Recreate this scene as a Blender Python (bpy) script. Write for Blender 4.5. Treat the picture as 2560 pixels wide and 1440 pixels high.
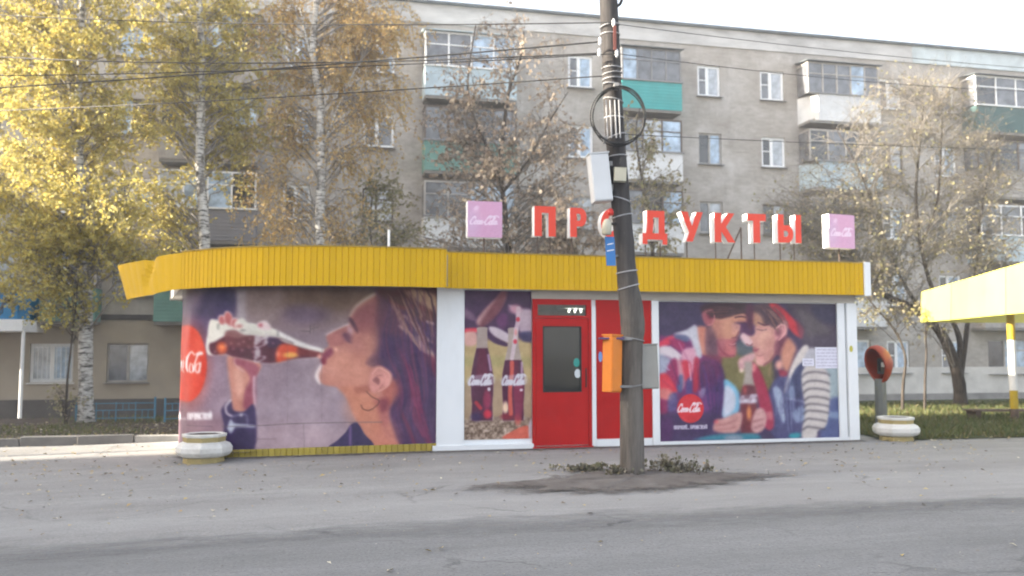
import bpy, bmesh, math, random
import numpy as np
from mathutils import Vector, Matrix

# ------------------------------------------------------------------ clear
for o in list(bpy.data.objects):
    bpy.data.objects.remove(o, do_unlink=True)
scene = bpy.context.scene
COL = scene.collection

# ------------------------------------------------------------------ camera
F = 2150.0                      # focal length in photograph pixels (2560 wide)
EYE = 1.6
PITCH = math.atan(160.0 / F)
cam_d = bpy.data.cameras.new('camera')
cam_d.sensor_width = 36.0
cam_d.lens = 36.0 * F / 2560.0
cam_d.clip_end = 3000.0
cam_d.clip_start = 0.05
cam_d.dof.use_dof = True
cam_d.dof.focus_distance = 4.0
cam_d.dof.aperture_fstop = 2.8
cam = bpy.data.objects.new('camera', cam_d)
COL.objects.link(cam)
cam.location = (0, 0, EYE)
cam.rotation_euler = (math.pi / 2 + PITCH, 0, 0)
scene.camera = cam

# ------------------------------------------------------------------ light
SUN_H = Vector((-0.985, -0.170, 0)).normalized()
SUN_EL = math.radians(20.0)
S = Vector((SUN_H.x * math.cos(SUN_EL), SUN_H.y * math.cos(SUN_EL), math.sin(SUN_EL)))
world = bpy.data.worlds.new('World')
scene.world = world
world.use_nodes = True
wn = world.node_tree.nodes
wl = world.node_tree.links
bg = wn['Background']
sky = wn.new('ShaderNodeTexSky')
sky.sky_type = 'NISHITA'
sky.sun_disc = False
sky.sun_elevation = SUN_EL
sky.sun_rotation = math.atan2(SUN_H.x, SUN_H.y)
sky.air_density = 1.0
sky.dust_density = 4.0
sky.ozone_density = 1.0
veil = wn.new('ShaderNodeMix')          # thin even high cloud over the whole sky
veil.data_type = 'RGBA'
veil.inputs[0].default_value = 0.55
wl.new(sky.outputs[0], veil.inputs[6])
veil.inputs[7].default_value = (2.0, 2.0, 2.0, 1)
wl.new(veil.outputs[2], bg.inputs[0])
bg.inputs[1].default_value = 0.15
sun_d = bpy.data.lights.new('sun', 'SUN')
sun_d.energy = 4.5
sun_d.angle = math.radians(0.5)
sun_d.color = (1.0, 0.90, 0.74)
sun = bpy.data.objects.new('sun', sun_d)
COL.objects.link(sun)
sun.rotation_euler = S.to_track_quat('Z', 'Y').to_euler()
sun.location = (-30, 10, 30)
vs = scene.view_settings
vs.view_transform = 'Standard'
vs.look = 'None'
vs.gamma = 1.0
vs.use_curve_mapping = False
vs.exposure = 2.42
scene.render.engine = 'CYCLES'

# ------------------------------------------------------------------ pixel <-> world
cP, sP = math.cos(PITCH), math.sin(PITCH)
def ray(u, v):
    a = (u - 1280.0) / F
    b = (720.0 - v) / F
    return Vector((a, cP - b * sP, sP + b * cP))
def at_z(u, v, z=0.0):
    r = ray(u, v)
    k = (z - EYE) / r.z
    return Vector((r.x * k, r.y * k, z))
def at_Y(u, v, Y):
    r = ray(u, v)
    k = Y / r.y
    return Vector((r.x * k, Y, EYE + r.z * k))
def at_plane(u, v, P0, n):
    r = ray(u, v)
    o = Vector((0, 0, EYE))
    k = (P0 - o).dot(n) / r.dot(n)
    return o + r * k
def proj(X, Y, Z):
    zf = Y * cP + (Z - EYE) * sP
    up = -Y * sP + (Z - EYE) * cP
    return 1280.0 + F * X / zf, 720.0 - F * up / zf

SL = 0.2218                      # dy/dx of the street direction
def gz(x, y):
    """height of the ground"""
    z = -min(max((-1.2 - x) * 0.022, 0.0), 0.16)
    q = y - SL * x
    t = min(max((q - 25.5) / 5.5, 0.0), 1.0)
    return z - 0.72 * t * t * (3 - 2 * t)
def at_g(u, v):
    z = 0.0
    for _ in range(12):
        p = at_z(u, v, z)
        z = gz(p.x, p.y)
    return Vector((p.x, p.y, gz(p.x, p.y)))

# ------------------------------------------------------------------ objects
WPOS = {}
def tag(o, label=None, cat=None, group=None, kind=None):
    if label: o['label'] = label
    if cat: o['category'] = cat
    if group: o['group'] = group
    if kind: o['kind'] = kind
    return o
def thing(name, loc, label, cat, group=None, rotz=0.0):
    o = bpy.data.objects.new(name, None)
    o.empty_display_size = 0.2
    COL.objects.link(o)
    o.location = loc
    o.rotation_euler = (0, 0, rotz)
    WPOS[o.name] = Vector(loc)
    return tag(o, label, cat, group)
def put(name, me, parent=None, loc=None, rot=None, mat=None):
    """link a mesh. loc None = mesh holds world coordinates; else local loc"""
    o = bpy.data.objects.new(name, me)
    COL.objects.link(o)
    if mat is not None and len(me.materials) == 0:
        me.materials.append(mat)
    if parent is not None:
        o.parent = parent
    if loc is None:
        base = WPOS.get(parent.name, Vector((0, 0, 0))) if parent is not None else Vector((0, 0, 0))
        o.location = -base
        WPOS[o.name] = Vector((0, 0, 0))
    else:
        o.location = loc
        if parent is not None and parent.name in WPOS:
            WPOS[o.name] = WPOS[parent.name] + Vector(loc)
    if rot is not None:
        o.rotation_euler = rot
    return o

class MB:
    """collects shapes into one mesh"""
    def __init__(self):
        self.v = []; self.f = []; self.m = []
    def add(self, vs, fs, mi=0):
        b = len(self.v)
        self.v += [tuple(p) for p in vs]
        for f in fs:
            self.f.append(tuple(b + i for i in f)); self.m.append(mi)
    def hexa(self, c, mi=0):
        """8 corners: bottom 0-3 ccw, top 4-7"""
        self.add(c, [(3, 2, 1, 0), (4, 5, 6, 7), (0, 1, 5, 4), (1, 2, 6, 5), (2, 3, 7, 6), (3, 0, 4, 7)], mi)
    def box(self, x0, x1, y0, y1, z0, z1, mi=0):
        self.hexa([(x0, y0, z0), (x1, y0, z0), (x1, y1, z0), (x0, y1, z0),
                   (x0, y0, z1), (x1, y0, z1), (x1, y1, z1), (x0, y1, z1)], mi)
    def rbox(self, c, ax, ay, az, mi=0):
        """box by centre and half axes"""
        c = Vector(c); ax = Vector(ax); ay = Vector(ay); az = Vector(az)
        self.hexa([c - ax - ay - az, c + ax - ay - az, c + ax + ay - az, c - ax + ay - az,
                   c - ax - ay + az, c + ax - ay + az, c + ax + ay + az, c - ax + ay + az], mi)
    def bar(self, p, q, r, mi=0, n=6):
        self.tube([p, q], [r, r], n, mi)
    def tube(self, pts, rad, n=6, mi=0, cap=True):
        pts = [Vector(p) for p in pts]
        k = len(pts)
        b = len(self.v)
        nrm = None
        for i, p in enumerate(pts):
            d = (pts[min(i + 1, k - 1)] - pts[max(i - 1, 0)])
            if d.length < 1e-9: d = Vector((0, 0, 1))
            d.normalize()
            if nrm is None:
                nrm = d.cross(Vector((0.31, 0.17, 0.93)))
                if nrm.length < 1e-3: nrm = d.cross(Vector((1, 0, 0)))
            else:
                nrm = nrm - d * nrm.dot(d)
            nrm.normalize()
            bi = d.cross(nrm)
            for j in range(n):
                a = 2 * math.pi * j / n
                self.v.append(tuple(p + (nrm * math.cos(a) + bi * math.sin(a)) * rad[i]))
        for i in range(k - 1):
            for j in range(n):
                j2 = (j + 1) % n
                self.f.append((b + i * n + j, b + i * n + j2, b + (i + 1) * n + j2, b + (i + 1) * n + j)); self.m.append(mi)
        if cap:
            self.f.append(tuple(b + j for j in range(n))[::-1]); self.m.append(mi)
            self.f.append(tuple(b + (k - 1) * n + j for j in range(n))); self.m.append(mi)
    def prism(self, poly, z0, z1, mi=0):
        n = len(poly)
        vs = [(x, y, z0) for x, y in poly] + [(x, y, z1) for x, y in poly]
        self.add(vs, [tuple(range(n))[::-1], tuple(range(n, 2 * n))] + [(i, (i + 1) % n, n + (i + 1) % n, n + i) for i in range(n)], mi)
    def mesh(self, name, mats=None, smooth=False):
        me = bpy.data.meshes.new(name)
        me.from_pydata(self.v, [], self.f)
        if mats:
            for m in (mats if isinstance(mats, (list, tuple)) else [mats]):
                me.materials.append(m)
        if any(self.m):
            me.polygons.foreach_set('material_index', self.m)
        if smooth:
            me.polygons.foreach_set('use_smooth', [True] * len(me.polygons))
        me.update()
        return me
    def put(self, name, mats, parent=None, loc=None, rot=None, smooth=False):
        return put(name, self.mesh(name, mats, smooth), parent, loc, rot)

def bevel(o, w=0.01, seg=2):
    m = o.modifiers.new('bevel', 'BEVEL')
    m.width = w; m.segments = seg; m.limit_method = 'ANGLE'; m.angle_limit = 0.6
    return o

# ------------------------------------------------------------------ materials
def lin(c):
    c = c / 255.0
    return c / 12.92 if c <= 0.04045 else ((c + 0.055) / 1.055) ** 2.4
def rgb(r, g, b):
    return (lin(r), lin(g), lin(b), 1.0)
MATS = {}
class NT:
    def __init__(self, name):
        self.mat = bpy.data.materials.new(name)
        self.mat.use_nodes = True
        self.t = self.mat.node_tree
        self.bsdf = self.t.nodes['Principled BSDF']
        self.out = self.t.nodes['Material Output']
    def n(self, typ, **kw):
        nd = self.t.nodes.new(typ)
        for k, v in kw.items():
            setattr(nd, k, v)
        return nd
    def l(self, a, b):
        self.t.links.new(a, b)
    def coord(self, space='Object'):
        return self.n('ShaderNodeTexCoord').outputs[space]
    def noise(self, vec, scale, detail=4, rough=0.55):
        nd = self.n('ShaderNodeTexNoise')
        nd.inputs['Scale'].default_value = scale
        nd.inputs['Detail'].default_value = detail
        nd.inputs['Roughness'].default_value = rough
        if vec is not None: self.l(vec, nd.inputs['Vector'])
        return nd.outputs['Fac']
    def mapping(self, vec, scale=(1, 1, 1), rot=(0, 0, 0)):
        nd = self.n('ShaderNodeMapping')
        nd.inputs['Scale'].default_value = scale
        nd.inputs['Rotation'].default_value = rot
        self.l(vec, nd.inputs['Vector'])
        return nd.outputs[0]
    def ramp(self, fac, stops):
        nd = self.n('ShaderNodeValToRGB')
        el = nd.color_ramp.elements
        while len(el) < len(stops): el.new(0.5)
        for e, (p, c) in zip(el, stops):
            e.position = p
            e.color = c if len(c) == 4 else (*c, 1)
        self.l(fac, nd.inputs[0])
        return nd.outputs[0]
    def mix(self, fac, a, b, mode='MIX'):
        nd = self.n('ShaderNodeMix', data_type='RGBA', blend_type=mode)
        for s, x in ((nd.inputs[0], fac), (nd.inputs[6], a), (nd.inputs[7], b)):
            if hasattr(x, 'is_output'): self.l(x, s)
            else: s.default_value = x
        return nd.outputs[2]
    def bump(self, h, strength=0.3, dist=0.01):
        nd = self.n('ShaderNodeBump')
        nd.inputs['Strength'].default_value = strength
        nd.inputs['Distance'].default_value = dist
        self.l(h, nd.inputs['Height'])
        self.l(nd.outputs[0], self.bsdf.inputs['Normal'])
    def col(self, c):
        if hasattr(c, 'is_output'): self.l(c, self.bsdf.inputs['Base Color'])
        else: self.bsdf.inputs['Base Color'].default_value = c
    def set(self, rough=0.7, spec=0.4, metal=0.0):
        self.bsdf.inputs['Roughness'].default_value = rough
        self.bsdf.inputs['Specular IOR Level'].default_value = spec
        self.bsdf.inputs['Metallic'].default_value = metal
def sc(c, k):
    return (min(c[0] * k, 1), min(c[1] * k, 1), min(c[2] * k, 1), 1)
def paint(name, c, rough=0.55, var=0.12, scale=3.0, bump=0.1, obj_var=0.0, grime=0.0, grime_col=None, spec=0.4, stretch=(1, 1, 1)):
    """painted / plain surface with uneven tone and some dirt"""
    if name in MATS: return MATS[name]
    t = NT(name)
    v = t.mapping(t.coord(), stretch)
    f = t.noise(v, scale, 5, 0.6)
    c1 = t.ramp(f, [(0.3, sc(c, 1 - var)), (0.72, sc(c, 1 + var))])
    if obj_var:
        oi = t.n('ShaderNodeObjectInfo')
        c1 = t.mix(oi.outputs['Random'], t.mix(1.0, c1, (1 - obj_var,) * 3 + (1,), 'MULTIPLY'), c1)
    if grime:
        g = t.noise(v, scale * 0.45, 8, 0.72)
        gm = t.ramp(g, [(0.52, (0, 0, 0, 1)), (0.72, (grime, grime, grime, 1))])
        c1 = t.mix(gm, c1, grime_col or sc(c, 0.35))
    t.col(c1)
    t.set(rough, spec)
    if bump:
        t.bump(t.noise(v, scale * 6, 4), bump, 0.01)
    MATS[name] = t.mat
    return t.mat
# ------------------------------------------------------------------ special materials
def mat_asphalt(name, base, dark, light, road):
    t = NT(name)
    co = t.coord()
    al = t.mapping(co, (1, 1, 1), (0, 0, -math.atan(SL)))       # x along the street
    st = t.mapping(al, (0.10, 0.9, 1))
    big = t.noise(st, 1.3, 6, 0.62)
    c = t.ramp(big, [(0.30, dark), (0.52, base), (0.75, light)])
    blot = t.noise(co, 0.55, 7, 0.66)
    c = t.mix(t.ramp(blot, [(0.45, (0, 0, 0, 1)), (0.75, (0.55,) * 3 + (1,))]), c, light)
    sp = t.noise(co, 42, 3, 0.7)
    c = t.mix(t.ramp(sp, [(0.33, (0.55,) * 3 + (1,)), (0.47, (0, 0, 0, 1))]), c, sc(dark, 0.55))
    c = t.mix(t.ramp(sp, [(0.58, (0, 0, 0, 1)), (0.78, (0.6,) * 3 + (1,))]), c, sc(light, 1.5))
    med = t.noise(t.mapping(al, (0.5, 1.4, 1)), 6, 8, 0.75)
    c = t.mix(t.ramp(med, [(0.36, (0.5,) * 3 + (1,)), (0.5, (0, 0, 0, 1))]), c, dark)
    gr = t.noise(t.mapping(al, (0.22, 0.5, 1)), 1.0, 9, 0.78)
    c = t.mix(t.ramp(gr, [(0.54, (0, 0, 0, 1)), (0.70, (0.28,) * 3 + (1,))]), c, sc(dark, 0.75))
    vo = t.n('ShaderNodeTexVoronoi', feature='DISTANCE_TO_EDGE'); vo.inputs['Scale'].default_value = 0.42
    dv = t.n('ShaderNodeVectorMath', operation='MULTIPLY_ADD')
    nz = t.n('ShaderNodeTexNoise'); nz.inputs['Scale'].default_value = 2.2; nz.inputs['Detail'].default_value = 6; t.l(co, nz.inputs['Vector'])
    t.l(nz.outputs['Color'], dv.inputs[0]); dv.inputs[1].default_value = (0.7, 0.7, 0.0); t.l(co, dv.inputs[2]); t.l(dv.outputs[0], vo.inputs['Vector'])
    cm = t.ramp(vo.outputs['Distance'], [(0.0, (0.65,) * 3 + (1,)), (0.010, (0, 0, 0, 1))])
    cm = t.mix(1.0, cm, t.ramp(t.noise(co, 0.7, 3), [(0.50, (0, 0, 0, 1)), (0.62, (1, 1, 1, 1))]), 'MULTIPLY')
    c = t.mix(cm, c, sc(dark, 0.4))
    # worn stripes of dirt that lie along the kerbless edge
    sep = t.n('ShaderNodeSeparateXYZ'); t.l(al, sep.inputs[0])
    wob = t.noise(t.mapping(al, (0.35, 0.0, 1)), 1.0, 5, 0.6)
    mu = t.n('ShaderNodeMath', operation='MULTIPLY_ADD'); t.l(wob, mu.inputs[0]); mu.inputs[1].default_value = 0.9; t.l(sep.outputs[1], mu.inputs[2])
    def band(q0, w, amt, colr, c):
        a = t.n('ShaderNodeMath', operation='SUBTRACT'); t.l(mu.outputs[0], a.inputs[0]); a.inputs[1].default_value = q0
        b = t.n('ShaderNodeMath', operation='ABSOLUTE'); t.l(a.outputs[0], b.inputs[0])
        d = t.n('ShaderNodeMath', operation='DIVIDE'); t.l(b.outputs[0], d.inputs[0]); d.inputs[1].default_value = w
        m = t.ramp(d.outputs[0], [(0.15, (amt,) * 3 + (1,)), (1.0, (0, 0, 0, 1))])
        m2 = t.mix(1.0, m, t.ramp(big, [(0.3, (1, 1, 1, 1)), (0.8, (0.3, 0.3, 0.3, 1))]), 'MULTIPLY')
        return t.mix(m2, c, colr)
    if road:
        c = band(8.5, 0.9, 0.14, sc(dark, 0.75), c)
        c = band(6.9, 0.35, 0.15, sc(dark, 0.8), c)
        c = band(6.0, 0.05, 0.4, sc(dark, 0.6), c)
    else:
        c = band(9.7, 0.7, 0.35, light, c)
    t.col(c)
    t.set(0.92, 0.25)
    t.bump(t.noise(co, 55, 4, 0.7), 0.35, 0.008)
    if road:      # the worn edge of the carriageway frays into the older pavement
        e = t.n('ShaderNodeMath', operation='MULTIPLY_ADD'); t.l(t.noise(t.mapping(al, (0.6, 1.6, 1)), 1.6, 9, 0.78), e.inputs[0]); e.inputs[1].default_value = 1.5; t.l(sep.outputs[1], e.inputs[2])
        mr = t.n('ShaderNodeMapRange'); t.l(e.outputs[0], mr.inputs[0]); mr.inputs[1].default_value = 8.25; mr.inputs[2].default_value = 9.15
        tp_ = t.n('ShaderNodeBsdfTransparent'); mx = t.n('ShaderNodeMixShader')
        t.l(mr.outputs[0], mx.inputs[0]); t.l(t.bsdf.outputs[0], mx.inputs[1]); t.l(tp_.outputs[0], mx.inputs[2]); t.l(mx.outputs[0], t.out.inputs[0])
    return t.mat
M_PAVE = mat_asphalt('old_asphalt', (0.255, 0.248, 0.240, 1), (0.195, 0.189, 0.182, 1), (0.315, 0.308, 0.298, 1), False)
M_ROAD = mat_asphalt('road_asphalt', (0.186, 0.184, 0.181, 1), (0.146, 0.145, 0.142, 1), (0.228, 0.226, 0.222, 1), True)

def mat_soil(name, a, b, c_):
    t = NT(name)
    co = t.coord()
    f = t.noise(co, 2.2, 8, 0.7)
    c = t.ramp(f, [(0.3, a), (0.52, b), (0.72, c_)])
    sp = t.noise(co, 30, 3, 0.7)
    c = t.mix(t.ramp(sp, [(0.55, (0, 0, 0, 1)), (0.7, (0.5,) * 3 + (1,))]), c, sc(c_, 1.4))
    t.col(c); t.set(0.97, 0.15)
    t.bump(t.noise(co, 18, 6, 0.7), 0.7, 0.04)
    return t.mat
M_SOIL = mat_soil('soil', (0.060, 0.048, 0.040, 1), (0.088, 0.072, 0.060, 1), (0.125, 0.105, 0.088, 1))
M_TURF = mat_soil('turf_soil', (0.035, 0.045, 0.020, 1), (0.055, 0.065, 0.028, 1), (0.10, 0.085, 0.045, 1))

def mat_leaf(name, cols, trans=0.45):
    t = NT(name)
    g = t.n('ShaderNodeNewGeometry')
    n = len(cols)
    c = t.ramp(g.outputs['Random Per Island'], [((i + 0.5) / n, (*x, 1)) for i, x in enumerate(cols)])
    t.col(c); t.set(0.5, 0.35)
    tr = t.n('ShaderNodeBsdfTranslucent'); t.l(c, tr.inputs[0])
    mx = t.n('ShaderNodeMixShader'); mx.inputs[0].default_value = trans
    t.l(t.bsdf.outputs[0], mx.inputs[1]); t.l(tr.outputs[0], mx.inputs[2])
    t.l(mx.outputs[0], t.out.inputs[0])
    return t.mat
L_YEL = mat_leaf('birch_leaf_yellow', [(.47, .385, .085), (.58, .50, .14), (.40, .34, .10), (.63, .56, .22), (.33, .30, .10), (.50, .385, .10)], 0.52)
L_ORA = mat_leaf('birch_leaf_orange', [(.56, .38, .13), (.48, .31, .12), (.60, .46, .20), (.42, .27, .12), (.54, .42, .19)], 0.5)
L_BRN = mat_leaf('dry_leaf_brown', [(.36, .28, .21), (.44, .35, .27), (.30, .23, .18), (.56, .47, .35), (.34, .28, .23)], 0.4)
L_OLV = mat_leaf('olive_leaf', [(.26, .24, .12), (.32, .27, .19), (.22, .22, .11), (.34, .31, .15), (.31, .25, .18), (.42, .38, .27)], 0.4)
L_GRN = mat_leaf('shrub_leaf', [(.22, .22, .10), (.28, .25, .13), (.18, .18, .08), (.32, .27, .15)], 0.4)
L_GRASS = mat_leaf('grass_blade', [(.09, .12, .035), (.12, .15, .05), (.17, .17, .065), (.07, .095, .03), (.22, .18, .09)], 0.3)
L_FALL = mat_leaf('fallen_leaf', [(.42, .32, .12), (.30, .19, .08), (.60, .55, .42), (.16, .11, .07), (.50, .40, .18), (.10, .08, .06)], 0.1)
L_WEED = mat_leaf('weed_leaf', [(.14, .14, .08), (.19, .17, .11), (.30, .27, .21), (.12, .11, .085), (.17, .15, .085)], 0.2)

def mat_bark(name, a, b, sx, sz):
    t = NT(name)
    co = t.mapping(t.coord(), (sx, sx, sz))
    c = t.ramp(t.noise(co, 1.0, 7, 0.7), [(0.35, a), (0.62, b)])
    t.col(c); t.set(0.9, 0.2)
    t.bump(t.noise(co, 2.0, 5, 0.7), 0.6, 0.02)
    return t.mat
B_DARK = mat_bark('dark_bark', (0.035, 0.028, 0.024, 1), (0.095, 0.080, 0.068, 1), 14, 3)
B_TWIG = mat_bark('pale_twig_bark', (0.13, 0.116, 0.102, 1), (0.28, 0.258, 0.235, 1), 14, 3)
B_GREY = mat_bark('grey_bark', (0.09, 0.075, 0.062, 1), (0.22, 0.19, 0.16, 1), 14, 3)
def mat_birch():
    t = NT('birch_bark')
    co = t.coord()
    a = t.noise(t.mapping(co, (5, 5, 22)), 1.0, 5, 0.7)
    c = t.ramp(a, [(0.40, (0.05, 0.045, 0.04, 1)), (0.50, (0.42, 0.40, 0.37, 1)), (0.7, (0.68, 0.66, 0.62, 1))])
    bt = t.noise(t.mapping(co, (2.2, 2.2, 1.6)), 1.0, 6, 0.65)
    c = t.mix(t.ramp(bt, [(0.52, (0, 0, 0, 1)), (0.66, (0.85,) * 3 + (1,))]), c, (0.09, 0.08, 0.07, 1))
    t.col(c); t.set(0.8, 0.2)
    t.bump(a, 0.4, 0.02)
    return t.mat
B_BIRCH = mat_birch()

def mat_facade():
    t = NT('grey_brick_facade')
    co = t.coord()
    ro = t.mapping(co, (1, 1, 1), (0, 0, -math.atan(SL)))
    sep = t.n('ShaderNodeSeparateXYZ'); t.l(ro, sep.inputs[0])
    cmb = t.n('ShaderNodeCombineXYZ'); t.l(sep.outputs[0], cmb.inputs[0]); t.l(sep.outputs[2], cmb.inputs[1])
    br = t.n('ShaderNodeTexBrick')
    br.inputs['Scale'].default_value = 1.0
    br.inputs['Brick Width'].default_value = 0.26
    br.inputs['Row Height'].default_value = 0.085
    br.inputs['Mortar Size'].default_value = 0.007
    br.inputs['Color1'].default_value = (0.345, 0.312, 0.278, 1)
    br.inputs['Color2'].default_value = (0.422, 0.386, 0.350, 1)
    br.inputs['Mortar'].default_value = (0.36, 0.343, 0.328, 1)
    t.l(cmb.outputs[0], br.inputs['Vector'])
    c = br.outputs['Color']
    pt = t.noise(t.mapping(cmb.outputs[0], (0.35, 0.55, 1)), 1.0, 8, 0.74)
    c = t.mix(t.ramp(pt, [(0.47, (0, 0, 0, 1)), (0.70, (0.75,) * 3 + (1,))]), c, (0.62, 0.60, 0.58, 1))      # lime bloom
    dk = t.noise(t.mapping(cmb.outputs[0], (0.9, 0.22, 1)), 1.0, 9, 0.76)
    c = t.mix(t.ramp(dk, [(0.47, (0, 0, 0, 1)), (0.74, (0.65,) * 3 + (1,))]), c, (0.235, 0.205, 0.18, 1))   # old damp streaks
    t.col(c); t.set(0.92, 0.2)
    t.bump(br.outputs['Fac'], -0.35, 0.012)
    return t.mat
M_FACADE = mat_facade()
M_PARAPET = paint('pale_parapet_brick', (0.52, 0.51, 0.50, 1), 0.9, 0.22, 1.4, 0.3, grime=0.6, grime_col=(0.2, 0.19, 0.18, 1), stretch=(0.5, 0.5, 1.5))
M_PARAPET_B = paint('bluish_whitewashed_parapet', (0.52, 0.58, 0.60, 1), 0.9, 0.18, 1.4, 0.3, grime=0.4)
M_ROOFMETAL = paint('roof_edge_metal', (0.10, 0.12, 0.13, 1), 0.6, 0.3, 2)
M_PLINTH = paint('dark_plinth_plaster', (0.095, 0.09, 0.088, 1), 0.95, 0.25, 2, 0.3)
M_PLINTH_L = paint('grey_plinth_plaster', (0.26, 0.25, 0.24, 1), 0.95, 0.25, 2, 0.3)
M_BEIGE = paint('beige_ground_floor_plaster', (0.37, 0.325, 0.265, 1), 0.95, 0.10, 1.2, 0.25)
M_WWHITE = paint('white_window_frame', (0.84, 0.85, 0.86, 1), 0.45, 0.05, 3, 0.0)
M_WWOOD = paint('weathered_window_frame', (0.40, 0.38, 0.36, 1), 0.7, 0.2, 4, 0.1)
M_WDARK = paint('brown_window_frame', (0.10, 0.075, 0.06, 1), 0.7, 0.2, 4, 0.1)
M_SILL = paint('metal_window_sill', (0.22, 0.22, 0.23, 1), 0.55, 0.2, 4, 0.0)
M_SLAB = paint('balcony_concrete', (0.22, 0.21, 0.20, 1), 0.95, 0.2, 3, 0.2)
def mat_pane(name, body, rough=0.06, spec=0.9):
    t = NT(name)
    co = t.coord()
    c = t.ramp(t.noise(co, 2.3, 4, 0.6), [(0.35, sc(body, 0.55)), (0.65, sc(body, 1.35))])
    t.col(c); t.set(rough, spec)
    t.bump(t.noise(co, 1.3, 2), 0.05, 0.02)
    return t.mat
P_DARK = mat_pane('window_glass_dark_room', (0.035, 0.036, 0.04, 1))
P_CURT = mat_pane('window_glass_net_curtain', (0.42, 0.45, 0.49, 1))
P_BLUE = mat_pane('window_glass_blue_curtain', (0.36, 0.47, 0.60, 1))
P_MID = mat_pane('window_glass_grey_room', (0.13, 0.135, 0.15, 1))

# ------------------------------------------------------------------ ground
E2 = Vector((1, SL, 0)).normalized()          # along the street
N2 = Vector((E2.y, -E2.x, 0))                 # out of the facades, to the camera
xs = [-700, -300, -140] + list(range(-80, -10, 4)) + [-8.4727, -7.5, -6, -4.5, -3, -1.2, 0, 2, 4, 6, 8, 10, 12, 14, 16, 20, 26, 34, 44, 60, 80, 140, 300, 700]
qs = [-300, -120, -60, -30, -16, -8, -4, 0, 2, 4, 5, 6, 7, 7.8, 8.6, 9.4, 10.2, 11, 12, 13, 14.1, 15, 16, 17, 18, 19, 20, 21, 22, 23, 24, 25] + [25.5 + 0.275 * i for i in range(0, 21)] + [31, 33, 36, 42, 60, 100, 200, 500, 900]
def sheet(name, x0, x1, q0, q1, mat, dz, extra=(), top=None, kind='structure'):
    X = sorted(set([x for x in xs if x0 < x < x1] + [x0, x1]))
    Q = sorted(set([q for q in qs if q0 < q < q1] + [q0, q1] + list(extra)))
    mb = MB()
    vs = []
    for q in Q:
        for x in X:
            y = q + SL * x
            vs.append((x, y, gz(x, y) + dz + (top(x, q) if top else 0)))
    fs = []
    w = len(X)
    for j in range(len(Q) - 1):
        for i in range(w - 1):
            fs.append((j * w + i, j * w + i + 1, (j + 1) * w + i + 1, (j + 1) * w + i))
    mb.add(vs, fs)
    o = mb.put(name, mat, smooth=True)
    return tag(o, kind=kind)
sheet('ground', -700, 700, -300, 900, M_PAVE, 0.0)
sheet('road', -300, 300, -4.0, 8.72, M_ROAD, 0.006)
sheet('lawn', 6.75, 60, 14.15, 32.8, M_TURF, 0.012)
sheet('flower_bed', -40, -5.2, 18.35, 32.8, M_SOIL, 0.014)

# dirt island round the pole
random.seed(3)
def ring_sheet(name, outline, mat, hgt, kind='structure', rings=7, dz=0.008):
    c = sum((Vector(p) for p in outline), Vector((0, 0, 0))) / len(outline)
    mb = MB(); vs = [(c.x, c.y, gz(c.x, c.y) + dz + hgt)]
    n = len(outline)
    for k in range(1, rings + 1):
        f = k / rings
        for p in outline:
            q = c.lerp(Vector(p), f)
            h = hgt * (1 - f * f) ** 1.2 * random.uniform(0.55, 1.35)
            vs.append((q.x, q.y, gz(q.x, q.y) + dz + h))
    fs = [(0, 1 + i, 1 + (i + 1) % n) for i in range(n)]
    for k in range(rings - 1):
        for i in range(n):
            a = 1 + k * n + i; b = 1 + k * n + (i + 1) % n
            fs.append((a, a + n, b + n, b))
    mb.add(vs, fs)
    return tag(mb.put(name, mat, smooth=True), kind=kind)
def smooth_loop(pts, k=6):
    out = []
    n = len(pts)
    for i in range(n):
        p0, p1, p2, p3 = [Vector(pts[(i + j - 1) % n]) for j in range(4)]
        for s in range(k):
            t = s / k
            out.append(0.5 * ((2 * p1) + (p2 - p0) * t + (2 * p0 - 5 * p1 + 4 * p2 - p3) * t * t + (3 * p1 - p0 - 3 * p2 + p3) * t ** 3))
    return out
def smooth_path(pts, k=6):
    out = []
    n = len(pts)
    P = [Vector(p) for p in pts]
    for i in range(n - 1):
        p0 = P[max(i - 1, 0)]; p1 = P[i]; p2 = P[i + 1]; p3 = P[min(i + 2, n - 1)]
        for s in range(k):
            t = s / k
            out.append(0.5 * ((2 * p1) + (p2 - p0) * t + (2 * p0 - 5 * p1 + 4 * p2 - p3) * t * t + (3 * p1 - p0 - 3 * p2 + p3) * t ** 3))
    out.append(P[-1])
    return out
dirt_px = [(1125, 1222), (1200, 1212), (1300, 1205), (1390, 1188), (1470, 1176), (1580, 1172), (1700, 1174), (1790, 1180), (1900, 1184), (2010, 1188), (1930, 1200), (1850, 1214), (1740, 1226), (1600, 1238), (1450, 1240), (1280, 1238)]
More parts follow.
